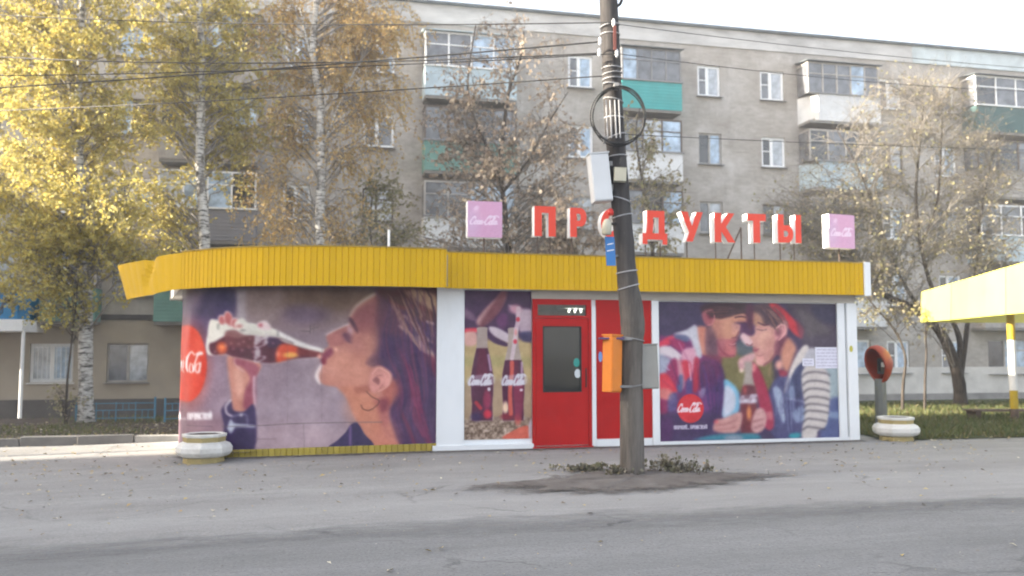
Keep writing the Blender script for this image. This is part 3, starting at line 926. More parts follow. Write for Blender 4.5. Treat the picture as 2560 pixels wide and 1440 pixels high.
GLY = {'П': [[(0, 0), (0, 1), (.7, 1), (.7, 0)]], 'О': [[(.35, 0), (.05, .2), (.05, .8), (.35, 1), (.65, .8), (.65, .2), (.35, 0)]],
       'Р': [[(0, 0), (0, 1), (.5, 1), (.65, .75), (.5, .5), (0, .5)]], 'Б': [[(.6, 1), (0, 1), (0, 0), (.5, 0), (.65, .28), (.5, .55), (0, .55)]],
       'У': [[(0, 1), (.35, .4)], [(.7, 1), (.3, 0), (.05, 0)]], 'Й': [[(0, 1), (0, 0), (.7, 1), (.7, 0)], [(.2, 1.25), (.35, 1.15), (.5, 1.25)]],
       'Ч': [[(0, 1), (0, .55), (.2, .45), (.65, .5)], [(.65, 1), (.65, 0)]], 'В': [[(0, 0), (0, 1), (.5, 1), (.6, .75), (.45, .53), (.65, .27), (.5, 0), (0, 0)], [(0, .53), (.45, .53)]],
       'С': [[(.65, .85), (.35, 1), (.05, .8), (.05, .2), (.35, 0), (.65, .15)]], 'Т': [[(0, 1), (.7, 1)], [(.35, 1), (.35, 0)]],
       '.': [[(.1, 0), (.1, .08)]]}
def word(p, txt, x0, x1, yb, yt, col, w, soft=1.0, alpha=1.0):
    adv = sum(0.45 if c in '. ' else 0.95 for c in txt)
    k = (x1 - x0) / adv; x = x0
    for c in txt:
        for ln in GLY.get(c, []):
            p.stroke([(x + a * k, yb + (yt - yb) * b) for a, b in ln], w, col, soft, alpha, smooth=False)
        x += k * (0.45 if c in '. ' else 0.95)

def mat_print(name, rough=0.42):
    t = NT(name)
    at = t.n('ShaderNodeAttribute'); at.attribute_name = 'print'
    co = t.coord()
    f = t.noise(co, 1.6, 7, 0.7)
    c = t.mix(t.ramp(f, [(0.4, (0, 0, 0, 1)), (0.8, (0.07,) * 3 + (1,))]), t.mix(1.0, at.outputs['Color'], (0.84, 0.84, 0.84, 1), 'MULTIPLY'), (0.35, 0.33, 0.32, 1))   # sun-bleached, dusty
    t.col(c); t.set(rough, 0.35)
    t.bump(t.noise(t.mapping(co, (2.2, 2.2, 0.35)), 1.0, 3), 0.18, 0.03)
    return t.mat
M_PRINT = mat_print('printed_vinyl')
M_PRINTBOX = mat_print('faded_printed_acrylic', 0.3)
def print_mesh(name, grid, nu, nv, colors, mat, back=None):
    """grid (nv,nu,3) world points, colors (nv*nu,3) linear"""
    me = bpy.data.meshes.new(name)
    v = grid.reshape(-1, 3)
    i = np.arange(nu * nv).reshape(nv, nu)
    f = np.stack([i[:-1, :-1], i[:-1, 1:], i[1:, 1:], i[1:, :-1]], -1).reshape(-1, 4)
    me.from_pydata(v.tolist(), [], f.tolist())
    at = me.attributes.new('print', 'FLOAT_COLOR', 'POINT')
    at.data.foreach_set('color', np.hstack([colors, np.ones((len(colors), 1))]).astype(np.float32).ravel())
    me.materials.append(mat)
    me.polygons.foreach_set('use_smooth', [True] * len(f))
    return me

# ------------------------------------------------------------------ kiosk frame
KA = at_z(1095, 1127, 0.0)
KB = at_z(2143, 1100, 0.0)
KE = (KB - KA).normalized()
KN = Vector((KE.y, -KE.x, 0))
KANG = math.atan2(KE.y, KE.x)
KL = (KB - KA).length
KDEP = 4.6
def kw(s, t, z):
    p = KA + KE * s + KN * t
    return Vector((p.x, p.y, z))
def ks(u, v, t=0.0):
    p = at_plane(u, v, KA + KN * t, KN)
    return (p - KA).dot(KE), p.z
def kbox(mb, s0, s1, t0, t1, z0, z1, mi=0):
    mb.hexa([kw(s0, t1, z0), kw(s1, t1, z0), kw(s1, t0, z0), kw(s0, t0, z0), kw(s0, t1, z1), kw(s1, t1, z1), kw(s1, t0, z1), kw(s0, t0, z1)], mi)
def pbox(mb, u0, v0, u1, v1, t0, t1, mi=0):
    """box from a pixel rectangle on the front plane"""
    s0, z1 = ks(u0, (v0), t1); s1, z0 = ks(u1, v1, t1)
    z1b = ks((u0 + u1) / 2, v0, t1)[1]; z0b = ks((u0 + u1) / 2, v1, t1)[1]
    kbox(mb, s0, s1, t0, t1, z0b, z1b, mi)
def z2(x, y): return 1080 + x / 1.895, 480 + y / 1.895
def z3(x, y): return 1580 + x / 2.182, 480 + y / 2.182
FTOP = ks(1500, 641, 0.3)[1]
FBOT = ks(1500, 727, 0.3)[1]
kiosk = thing('kiosk', tuple(kw(KL / 2, -2, 0)), 'grocery kiosk with curved left end, yellow fascia and printed soft drink posters', 'kiosk')
M_KWHITE = paint('white_kiosk_panel', (0.76, 0.78, 0.80, 1), 0.5, 0.05, 2.0, 0.08, grime=0.3, grime_col=(0.55, 0.53, 0.50, 1), stretch=(1, 1, 0.4))
M_LINTEL = paint('beige_lintel', (0.44, 0.41, 0.37, 1), 0.6, 0.08, 3, 0.05)
M_YEL = paint('yellow_fascia_paint', (0.64, 0.385, 0.004, 1), 0.55, 0.07, 1.5, 0.05, obj_var=0.10, grime=0.3, grime_col=(0.46, 0.29, 0.02, 1), spec=0.2, stretch=(1, 1, 0.25))
M_YELD = paint('dull_yellow_plinth_paint', (0.40, 0.31, 0.05, 1), 0.6, 0.12, 3, 0.1, obj_var=0.25, grime=0.5, grime_col=(0.22, 0.19, 0.08, 1))
M_RED = paint('red_door_paint', (0.42, 0.009, 0.008, 1), 0.55, 0.10, 2.2, 0.06, spec=0.2, grime=0.25, grime_col=(0.27, 0.02, 0.02, 1))
M_INT = paint('kiosk_interior', (0.10, 0.10, 0.10, 1), 0.9, 0.1, 3, 0)
M_BLACK = paint('black_rubber', (0.02, 0.02, 0.02, 1), 0.6, 0.1, 3, 0)

# curved wall: straight part, arc, then back
d0 = Vector((-0.995, -0.100, 0)).normalized()
nn = Vector((-d0.y * -1, 0, 0)); nn = Vector((d0.y, -d0.x, 0))
if nn.y < 0: nn = -nn
A0 = Vector((KA.x, KA.y, 0))
k = (A0.x + 4.30) / -d0.x
P0 = A0 + d0 * k
RW = 1.24
wallp = []
for i in range(41): wallp.append(A0.lerp(P0, i / 40))
cc = P0 + nn * RW
for i in range(1, 41):
    ph = math.radians(100) * i / 40
    wallp.append(cc + (-nn * math.cos(ph) + d0 * math.sin(ph)) * RW)
wl_ = [0.0]
for a, b in zip(wallp[:-1], wallp[1:]): wl_.append(wl_[-1] + (b - a).length)
def wall_at(sig):
    i = int(np.clip(np.searchsorted(wl_, sig) - 1, 0, len(wallp) - 2))
    t = (sig - wl_[i]) / (wl_[i + 1] - wl_[i])
    p = wallp[i].lerp(wallp[i + 1], t)
    d = (wallp[i + 1] - wallp[i]).normalized()
    n = Vector((d.y, -d.x, 0))
    if n.dot(p - (cc if i >= 40 else cc)) < 0: n = -n
    return p, n
mb = MB()
pl = [p + Vector((0, 0, 0)) for p in wallp] + [kw(-4.6, -KDEP, 0)] + [kw(KL, -KDEP, 0), kw(KL, 0, 0)]
for a, b in zip(pl[:-1], pl[1:]):
    mb.add([(a.x, a.y, gz(a.x, a.y) - 0.1), (b.x, b.y, gz(b.x, b.y) - 0.1), (b.x, b.y, FTOP - 0.05), (a.x, a.y, FTOP - 0.05)], [(0, 1, 2, 3)])
# front with openings for the door glazing
tr = (ks(*z2(497, 560))[0], ks(*z2(727, 560))[0], ks(*z2(612, 586))[1], ks(*z2(612, 535))[1])
dg = (ks(*z2(522, 800))[0], ks(*z2(705, 800))[0], ks(*z2(612, 948))[1], ks(*z2(612, 636))[1])
wall_grid(mb, 0, KL, -0.1, FTOP - 0.05, [tr, dg], kw, depth=0.05)
mb.put('wall', M_KWHITE, kiosk)
mb = MB()
mb.add([kw(-4, -0.3, 0.02), kw(KL - 0.1, -0.3, 0.02), kw(KL - 0.1, -KDEP + .1, 0.02), kw(-4, -KDEP + .1, 0.02)], [(0, 1, 2, 3)])
kbox(mb, 1.0, 3.6, -2.0, -1.9, 0.02, 2.4)
mb.put('interior', M_INT, kiosk)

# ---- fascia
def up(u, Y): return Vector(((u - 1280) / F * Y, Y, 0))
fpx = [(1113, 13.50), (1030, 13.33), (950, 13.20), (870, 13.12), (800, 13.07), (700, 13.09), (600, 13.22), (520, 13.48), (450, 13.85)]
fl = [up(u, Y + 0.02) for u, Y in fpx]
fl = smooth_path(fl, 8)[::-1]                    # left to right
PW = 0.094
def resample(path, step):
    L = [0.0]
    for a, b in zip(path[:-1], path[1:]): L.append(L[-1] + (b - a).length)
    n = max(int(round(L[-1] / step)), 1)
    out = []
    for k in range(n + 1):
        s = L[-1] * k / n
        i = int(np.clip(np.searchsorted(L, s) - 1, 0, len(path) - 2))
        t = (s - L[i]) / max(L[i + 1] - L[i], 1e-9)
        out.append(path[i].lerp(path[i + 1], t))
    return out
def panel_mesh(name, w, h, mat, g=0.008, d=0.006):
    m = MB()
    xs_ = [-w / 2, -w / 2 + g * 0.35, -w / 2 + g, w / 2 - g, w / 2 - g * 0.35, w / 2]
    ys_ = [0.004, 0.004, -d, -d, 0.004, 0.004]
    vs_ = [(x, y, 0) for x, y in zip(xs_, ys_)] + [(x, y, h) for x, y in zip(xs_, ys_)]
    fs_ = [(i, i + 1, 7 + i, 6 + i) for i in range(5)] + [(8, 9, 10, 7)[::1]]
    m.add(vs_, fs_[:5] + [(1, 2, 3, 4)[::-1], (7, 8, 9, 10)])
    return m.mesh(name, mat)
FH_ = FTOP - FBOT
pts_l = resample(fl, PW)
me_l = panel_mesh('fascia_panel', (pts_l[1] - pts_l[0]).length, FH_ + 0.02, M_YEL)
for a, b in zip(pts_l[:-1], pts_l[1:]):
    m = (a + b) / 2; d = b - a
    put('fascia_panel', me_l, kiosk, (m.x - WPOS[kiosk.name].x, m.y - WPOS[kiosk.name].y, FBOT - 0.015 - WPOS[kiosk.name].z), (0, 0, math.atan2(d.y, d.x)))
s_start = ks(1113, 680, 0.3)[0]
fr_ = [kw(s_start, 0.3, 0), kw(KL + 0.02, 0.3, 0)]
pts_r = resample(fr_, PW)
me_r = panel_mesh('fascia_panel', (pts_r[1] - pts_r[0]).length, FH_, M_YEL)
for a, b in zip(pts_r[:-1], pts_r[1:]):
    m = (a + b) / 2
    put('fascia_panel', me_r, kiosk, (m.x - WPOS[kiosk.name].x, m.y - WPOS[kiosk.name].y, FBOT - WPOS[kiosk.name].z), (0, 0, KANG))
# joint post between the two runs, top flashing, right end trim
j = fl[-1]
mb = MB(); mb.tube([(j.x, j.y, FBOT - 0.012), (j.x, j.y, FTOP + 0.004)], [0.022, 0.022], 8); mb.put('fascia_joint', M_YEL, kiosk)
mb = MB()
def ribbon(mb, path, off_in, off_out, z0, z1):
    n = len(path); vs_ = []
    for i, p in enumerate(path):
        d = (path[min(i + 1, n - 1)] - path[max(i - 1, 0)]).normalized(); o = Vector((d.y, -d.x, 0))
        for off in (off_out, off_in):
            q = p + o * off
            vs_ += [(q.x, q.y, z0), (q.x, q.y, z1)]
    fs_ = []
    for i in range(n - 1):
        a = i * 4; b = a + 4
        fs_ += [(a, b, b + 1, a + 1), (a + 2, a + 3, b + 3, b + 2), (a + 1, b + 1, b + 3, a + 3), (a, a + 2, b + 2, b)]
    fs_ += [(0, 1, 3, 2), ((n - 1) * 4, (n - 1) * 4 + 2, (n - 1) * 4 + 3, (n - 1) * 4 + 1)]
    mb.add(vs_, fs_)
ribbon(mb, pts_l, -0.05, 0.022, FTOP + 0.007, FTOP + 0.022)
ribbon(mb, pts_r, -0.05, 0.022, FTOP + 0.003, FTOP + 0.016)
mb.put('top_flashing', paint('dull_yellow_flashing', (0.40, 0.27, 0.04, 1), 0.5, 0.2, 3, 0), kiosk)
mb = MB(); kbox(mb, KL + 0.023, KL + 0.15, -0.2, 0.325, FBOT - 0.01, FTOP + 0.02); mb.put('corner_trim', M_KWHITE, kiosk)
mb = MB(); kbox(mb, KL + 0.05, KL + 0.13, -KDEP - 0.2, -0.201, FBOT, FTOP); mb.put('side_fascia', M_YEL, kiosk)
# roof slab (soffit and deck)
ro = [p + (Vector((0, 0, 0))) for p in pts_l[::3]] + [pts_l[-1]]
def inset_path(path, off):
    n = len(path); out = []
    for i, p in enumerate(path):
        d = (path[min(i + 1, n - 1)] - path[max(i - 1, 0)]).normalized()
        out.append(p + Vector((-d.y, d.x, 0)) * off)
    return out
poly = [(p.x, p.y) for p in inset_path(ro, 0.03)] + [tuple(kw(s_start + 0.05, 0.27, 0))[:2], tuple(kw(KL + 0.02, 0.27, 0))[:2], tuple(kw(KL + 0.02, -KDEP - 0.15, 0))[:2], tuple(kw(-4.9, -KDEP - 0.15, 0))[:2]]
mb = MB(); mb.prism(poly, FBOT + 0.03, FTOP - 0.04)
mb.put('roof', paint('roof_soffit_board', (0.30, 0.28, 0.26, 1), 0.8, 0.15, 2, 0.1), kiosk)
# torn sheet at the left end
L0 = pts_l[0]
tl = at_Y(295, 665, 15.35); bl = at_Y(318, 750, 15.2)
nU, nV = 28, 9
vsb = []
random.seed(5)
for jv in range(nV):
    fv = jv / (nV - 1)
    for iu in range(nU):
        fu = iu / (nU - 1)
        zr0 = FBOT - 0.012 + (FTOP + 0.006 - FBOT) * fv
        start = Vector((L0.x, L0.y, zr0)); end = bl.lerp(tl, fv)
        p = start.lerp(end, fu)
        # sheet keeps following the curve, then a crease where it is folded
        out = Vector((-0.62, -0.78, 0))
        p += out * (0.06 * math.sin(fu * math.pi))
        cr = math.exp(-((fu - 0.46 - 0.05 * math.sin(fv * 5)) / 0.055) ** 2)
        p += out * (-0.075 * cr * (0.4 + 0.6 * fv)) + Vector((0, 0, -0.035 * cr * fv))
        p += Vector((0, 0, 0.008 * math.sin(fu * 9)))  * (1 if jv in (0, nV - 1) else 0.6)
        rib = 0.007 if (iu % 3 == 0) else 0.0
        p -= out * rib
        vsb.append(tuple(p))
fsb = [(j_ * nU + i_, j_ * nU + i_ + 1, (j_ + 1) * nU + i_ + 1, (j_ + 1) * nU + i_) for j_ in range(nV - 1) for i_ in range(nU - 1)]
mb = MB(); mb.add(vsb, fsb)
o = mb.put('bent_fascia_sheet', M_YEL, kiosk)
o['label'] = 'crumpled torn yellow end of the fascia'
sm = o.modifiers.new('thick', 'SOLIDIFY'); sm.thickness = 0.012
# ---- plinth strips under the curved poster
PH = 0.125
sig1 = wl_[40] + RW * math.radians(100) - 0.01
npl = int(sig1 / 0.092)
me_p = panel_mesh('plinth_panel', sig1 / npl, PH + 0.03, M_YELD, 0.010, 0.010)
for k in range(npl):
    p, n = wall_at(sig1 * (k + 0.5) / npl)
    q = p + n * 0.03
    put('plinth_panel', me_p, kiosk, tuple(Vector((q.x, q.y, gz(q.x, q.y) - 0.03)) - WPOS[kiosk.name]), (0, 0, math.atan2(n.x, -n.y)))
# ---- grime and painted-on contact shade along the foot of the walls
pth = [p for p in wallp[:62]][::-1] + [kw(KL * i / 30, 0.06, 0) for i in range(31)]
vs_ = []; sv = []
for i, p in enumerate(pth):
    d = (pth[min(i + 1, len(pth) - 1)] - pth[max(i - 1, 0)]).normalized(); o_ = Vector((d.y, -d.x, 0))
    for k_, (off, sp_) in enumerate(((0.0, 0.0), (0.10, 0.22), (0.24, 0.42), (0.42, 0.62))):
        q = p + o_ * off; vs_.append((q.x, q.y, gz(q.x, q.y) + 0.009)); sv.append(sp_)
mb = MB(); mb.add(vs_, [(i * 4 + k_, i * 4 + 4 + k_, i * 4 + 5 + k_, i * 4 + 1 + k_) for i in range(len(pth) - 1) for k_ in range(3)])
gro = tag(mb.put('dirt_shade_edge', M_DIRT_SHADE), kind='structure')
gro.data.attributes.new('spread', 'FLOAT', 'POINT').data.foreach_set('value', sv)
# ---- pillar and white boards
mb = MB(); sa, _ = ks(1092, 900, 0.05); sb, _ = ks(1160, 900, 0.05)
kbox(mb, sa, sb, 0.001, 0.06, 0.02, FBOT + 0.04); mb.put('pillar', M_KWHITE, kiosk)
mb = MB(); kbox(mb, sa - 0.06, ks(1334, 1100, 0.07)[0], 0.001, 0.085, -0.05, 0.085); mb.put('base_board', M_KWHITE, kiosk)
mb = MB(); kbox(mb, ks(1329, 745, 0.05)[0], KL, 0.001, 0.05, ks(1700, 752, 0.05)[1], FBOT + 0.04); mb.put('lintel', M_LINTEL, kiosk)
lz = ks(1700, 752, 0.05)[1]
mb = MB(); kbox(mb, ks(1480, 900, .06)[0], ks(1490, 900, .06)[0], 0.001, 0.062, 0.02, lz - 0.12); mb.put('mullion', M_KWHITE, kiosk)
mb = MB(); kbox(mb, ks(1631, 900, .06)[0], ks(1648, 900, .06)[0], 0.001, 0.06, 0.0, lz - 0.002); mb.put('mullion', M_KWHITE, kiosk)
mb = MB(); kbox(mb, ks(1491, 900, .06)[0], ks(1630, 900, .06)[0], 0.001, 0.05, -0.05, 0.13); mb.put('base_board', M_KWHITE, kiosk)
mb = MB(); kbox(mb, ks(1649, 900, .06)[0], KL + 0.01, 0.001, 0.05, -0.05, 0.06); mb.put('base_board', M_KWHITE, kiosk)
mb = MB(); kbox(mb, ks(2096, 900, .05)[0], ks(2114, 900, .05)[0], 0.001, 0.05, 0.062, lz - 0.002); mb.put('corner_post', M_KWHITE, kiosk)
mb = MB(); kbox(mb, ks(2120, 900, .07)[0], KL + 0.012, -0.2, 0.07, -0.05, lz - 0.002); mb.put('corner_post', M_KWHITE, kiosk)
# ---- door with transom
ds0, ds1 = ks(1331, 900, .03)[0], ks(1478, 900, .03)[0]
dzt = lz - 0.002
mb = MB()
def frame_pieces(mb, s0, s1, z0, z1, holes_, t0, t1):
    """flat board with rectangular openings, made of butted boards"""
    zz_ = sorted([z0, z1] + [h[2] for h in holes_] + [h[3] for h in holes_])
    for i in range(len(zz_) - 1):
        za, zb_ = zz_[i], zz_[i + 1]
        h = [h for h in holes_ if h[2] <= za + 1e-6 and h[3] >= zb_ - 1e-6]
        if not h: kbox(mb, s0, s1, t0, t1, za, zb_)
        else:
            kbox(mb, s0, h[0][0], t0, t1, za, zb_); kbox(mb, h[0][1], s1, t0, t1, za, zb_)
zmid = ks(1405, 795, .03)[1]
frame_pieces(mb, ds0, ds1, zmid, dzt, [tr], 0.002, 0.055)
frame_pieces(mb, ds0, ds0 + 0.05, 0.03, zmid, [], 0.002, 0.055)
frame_pieces(mb, ds1 - 0.05, ds1, 0.03, zmid, [], 0.002, 0.055)
dfr = mb.put('door_frame', M_RED, kiosk)
mb = MB()
frame_pieces(mb, ds0 + 0.056, ds1 - 0.056, 0.045, zmid - 0.006, [dg], 0.003, 0.042)
door = mb.put('door', M_RED, kiosk)
def mat_glass(name, tint, refl):
    t = NT(name)
    tp = t.n('ShaderNodeBsdfTransparent'); tp.inputs[0].default_value = tint
    gl = t.n('ShaderNodeBsdfGlossy'); gl.inputs['Roughness'].default_value = 0.04
    fr = t.n('ShaderNodeFresnel'); fr.inputs[0].default_value = 1.5
    ad = t.n('ShaderNodeMath', operation='MULTIPLY_ADD'); t.l(fr.outputs[0], ad.inputs[0]); ad.inputs[1].default_value = 1.0; ad.inputs[2].default_value = refl
    mx = t.n('ShaderNodeMixShader'); t.l(ad.outputs[0], mx.inputs[0]); t.l(tp.outputs[0], mx.inputs[1]); t.l(gl.outputs[0], mx.inputs[2])
    t.l(mx.outputs[0], t.out.inputs[0])
    return t.mat
M_GLASS = mat_glass('door_glass', (0.75, 0.78, 0.78, 1), 0.0)
mb = MB(); kbox(mb, dg[0] - 0.004, dg[1] + 0.004, 0.016, 0.022, dg[2] - 0.004, dg[3] + 0.004); mb.put('glass', M_GLASS, door)
mb = MB(); kbox(mb, tr[0] - 0.004, tr[1] + 0.004, 0.016, 0.022, tr[2] - 0.004, tr[3] + 0.004); mb.put('glass', M_GLASS, dfr)
mb = MB()
for (a0, a1, c0, c1) in ((dg[0], dg[0] + .022, dg[2], dg[3]), (dg[1] - .022, dg[1], dg[2], dg[3]), (dg[0] + .022, dg[1] - .022, dg[2], dg[2] + .022), (dg[0] + .022, dg[1] - .022, dg[3] - .022, dg[3])):
    kbox(mb, a0, a1, 0.024, 0.047, c0, c1)
mb.put('glazing_bead', M_BLACK, door)
def kdisc(name, u, v, r, t, mat, parent, ry=None):
    s_, z_ = ks(u, v, t); m = MB()
    n = 20
    f = [kw(s_ + r * math.cos(2 * math.pi * i / n), t, z_ + (ry or r) * math.sin(2 * math.pi * i / n)) for i in range(n)]
    b = [kw(s_ + r * math.cos(2 * math.pi * i / n), t - 0.002, z_ + (ry or r) * math.sin(2 * math.pi * i / n)) for i in range(n)]
    m.add(f + b, [tuple(range(n)), tuple(range(n, 2 * n))[::-1]] + [(i, n + i, n + (i + 1) % n, (i + 1) % n) for i in range(n)])
    return m.put(name, mat, parent)
kdisc('sticker', *z2(685, 808), 0.055, 0.027, paint('teal_sticker', (0.03, 0.28, 0.24, 1), .5, .05, 3, 0), door, 0.075)
kdisc('sticker', *z2(690, 860), 0.055, 0.029, paint('white_sticker', (0.62, 0.66, 0.68, 1), .5, .05, 3, 0), door, 0.075)
mb = MB()
hs, hz = ks(*z2(728, 880), 0.05)
mb.bar(kw(hs, 0.075, hz - 0.16), kw(hs, 0.075, hz + 0.16), 0.011, n=8)
mb.bar(kw(hs, 0.03, hz - 0.14), kw(hs, 0.076, hz - 0.14), 0.009); mb.bar(kw(hs, 0.03, hz + 0.14), kw(hs, 0.076, hz + 0.14), 0.009)
mb.put('handle', M_BLACK, door)
mb = MB(); kbox(mb, ds0 - 0.01, ds1 + 0.01, 0.001, 0.10, -0.05, 0.028); mb.put('threshold', M_RED, kiosk)
# blank red panel beside the door
mb = MB(); kbox(mb, ks(1491, 900, .03)[0] + 0.002, ks(1630, 900, .03)[0] - 0.002, 0.002, 0.03, 0.132, dzt); rp = mb.put('side_panel', M_RED, kiosk)
mb = MB(); kbox(mb, ks(1491, 900, .03)[0] + 0.01, ks(1630, 900, .03)[0] - 0.01, 0.031, 0.036, ks(1560, 1003, .03)[1] - 0.006, ks(1560, 1003, .03)[1] + 0.006); mb.put('panel_joint', M_RED, rp)
kdisc('sticker', 1501, 892, 0.035, 0.034, paint('blue_sticker', (0.18, 0.30, 0.62, 1), .5, .05, 3, 0), rp, 0.09)
# fluorescent lamps inside, seen through the transom
t = NT('fluorescent_tube'); t.bsdf.inputs['Emission Color'].default_value = (1, 0.97, 0.80, 1); t.bsdf.inputs['Emission Strength'].default_value = 2.2; M_TUBE = t.mat
lampr = thing('ceiling_lamp', tuple(kw(2.4, -1.4, 2.5)), 'lit fluorescent lamp under the shop ceiling, seen through the transom', 'lamp')
LT = -1.0
la, lz0 = ks(1416, 782, LT); lb, lz1 = ks(1466, 770, LT)
lzz = ks(1440, 776, LT)[1]
mb = MB(); kbox(mb, la - 0.05, lb + 0.05, LT - 0.5, LT + 0.05, lzz + 0.04, lzz + 0.09); mb.put('housing', M_KWHITE, lampr)
for s_ in (la, lb):
    m = MB(); m.bar(kw(s_, LT - 0.2, lzz + 0.089), kw(s_, LT - 0.2, FBOT + 0.05), 0.008); m.put('hanger', M_BLACK, lampr)
for i in range(3):
    x_ = la + (lb - la) * (0.12 + 0.3 * i)
    m = MB(); m.bar(kw(x_, LT, lzz - 0.03), kw(x_ + 0.10, LT - 0.3, lzz + 0.035), 0.013, n=8); m.put('tube', M_TUBE, lampr)

# ---- poster 1 (wraps round the curve)
def silhouette_U(pts):
    U = [proj(p.x, p.y, 1.6)[0] for p in pts]
    k = int(np.argmin(U))
    return k
sigmax = wl_[40] + RW * math.radians(98)
nu, nv = 330, 190
sig = np.linspace(0.0, sigmax, nu)
PPt = [wall_at(s_) for s_ in sig]
base = [p + n * 0.018 for p, n in PPt]
kt = silhouette_U(base)
zb = np.array([gz(p.x, p.y) + PH for p in base])
grid = np.zeros((nv, nu, 3)); U = np.zeros((nv, nu)); V = np.zeros((nv, nu))
fz = np.linspace(0, 1, nv)
ztop = FBOT + 0.028
for i, p in enumerate(base):
    zz_ = zb[i] + (ztop - zb[i]) * fz
    wob = 0.004 * np.sin(zz_ * 5 + i * 0.21) + 0.003 * math.sin(i * 0.13)
    n = PPt[i][1]
    grid[:, i, 0] = p.x + n.x * wob; grid[:, i, 1] = p.y + n.y * wob; grid[:, i, 2] = zz_
    u_, v_ = proj(p.x, p.y, zz_)
    if i > kt:
        u0_, v0_ = proj(base[kt].x, base[kt].y, zz_)
        u_ = u0_ - (sig[i] - sig[kt]) * 140; v_ = v0_
    U[:, i] = u_; V[:, i] = v_
pr = Print(U.ravel(), V.ravel(), (150, 128, 138))
pr.z(280, 600, 2.4)
P = pr
x, y = P.x, P.y
P.ell(560, 1000, 420, 380, (140, 112, 132), .6, .8)
P.ell(1050, 1050, 420, 330, (170, 150, 160), .6, .9)
P.ell(1130, 360, 420, 150, (140, 112, 98), .5, .75)
P.ell(1330, 330, 300, 90, (120, 92, 72), .5, .6)
P.ell(1150, 450, 150, 60, (122, 98, 122), .6, .9)
P.ell(1180, 800, 260, 160, (160, 142, 152), .6, .7)
P.ell(900, 700, 200, 260, (142, 118, 130), .6, .5)
P.poly([(380, 280), (720, 290), (735, 470), (600, 520), (560, 700), (380, 760)], (82, 62, 106), 60, .95)
P.poly([(420, 290), (720, 290), (720, 430), (440, 460)], (62, 50, 92), 40, .9)
P.poly([(380, 280), (560, 290), (470, 480), (395, 760)], (112, 90, 116), 40, .6)
P.poly([(745, 290), (808, 290), (808, 480), (750, 470)], (176, 162, 168), 14, .9, False)
P.poly([(815, 290), (1020, 290), (1000, 480), (820, 480)], (158, 136, 134), 30, .6)
P.poly([(380, 1060), (650, 1060), (650, 1260), (380, 1260)], (156, 124, 136), 50, .8)
P.ell(1050, 1180, 330, 90, (184, 158, 166), .6, .8)
P.C += P.noise(90, 12, 1)[:, None] + P.noise(28, 6, 2)[:, None]
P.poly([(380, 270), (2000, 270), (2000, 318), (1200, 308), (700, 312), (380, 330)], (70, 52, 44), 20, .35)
# red roundel
P.ell(450, 741, 117, 231, (219, 66, 46), .02)
P.z(430, 800, 5.537)
P.ell(230, 610, 262, 540, (226, 70, 46), .5, .5)
WHT = (243, 236, 238)
for ox_ in (92, 128):
    P.stroke([(ox_ + 34, 560), (ox_ + 10, 580), (ox_ + 4, 650), (ox_ + 20, 665), (ox_ + 34, 560), (ox_ + 30, 660)], 6, WHT, 4)
P.stroke([(112, 440), (122, 500)], 7, WHT, 4); P.stroke([(165, 520), (205, 515)], 5, WHT, 4)
P.stroke([(100, 715), (130, 690), (165, 715)], 8, WHT, 5)
# hand-drawn part of the visible name: large second capital with its swash
P.stroke([(345, 490), (420, 465), (385, 450), (310, 480), (270, 440), (215, 520), (200, 640), (215, 715)], [9, 14, 12, 9, 9, 14, 15, 10], WHT, 5)
P.stroke([(255, 600), (240, 660), (250, 725), (290, 700), (280, 610)], 9, WHT, 5)
P.stroke([(300, 715), (318, 600), (352, 500)], 10, WHT, 5)
P.stroke([(385, 600), (340, 620), (330, 700), (365, 725), (400, 590), (380, 725)], 9, WHT, 5)
word(P, 'ПОПРОБУЙ...', -330, 205, 1372, 1282, (235, 226, 232), 9, 4)
word(P, 'ПОЧУВСТВУЙ', 222, 552, 1374, 1290, (240, 234, 238), 8, 4)
# wrist, hand and sleeve
P.z(280, 600, 2.4)
P.poly([(695, 690), (760, 700), (880, 735), (892, 770), (860, 830), (852, 900), (858, 1005), (800, 1030), (722, 1022), (716, 930), (700, 820)], (205, 140, 122), 7)
P.poly([(730, 710), (800, 720), (880, 760), (862, 840), (858, 1000), (790, 1010), (800, 900), (830, 830), (790, 770), (740, 745)], (158, 78, 98), 12, .9)
P.poly([(735, 780), (775, 800), (790, 870), (770, 960), (742, 900)], (222, 164, 144), 14, .8)
P.stroke([(853, 820), (850, 900), (857, 1000)], 5, (232, 214, 216), 4, .9)
P.stroke([(735, 715), (740, 750), (790, 790)], 4, (226, 184, 182), 4, .8)
P.poly([(655, 1020), (712, 960), (730, 1020), (790, 1030), (855, 995), (852, 1262), (680, 1262), (672, 1110)], (66, 50, 92), 7)
P.stroke([(712, 962), (682, 1000), (690, 1040), (718, 1055)], 5, (232, 222, 220), 4)
P.stroke([(720, 1060), (800, 1045), (812, 1100)], 3, (180, 182, 200), 4, .8)
P.stroke([(690, 1130), (690, 1262)], 3, (46, 36, 70), 5, .7)
P.ell(775, 1050, 9, 9, (222, 214, 216), .4)
P.poly([(712, 1072), (735, 1100), (860, 1112), (860, 1126), (740, 1122), (715, 1165), (690, 1130)], (184, 188, 202), 4, .95, False)
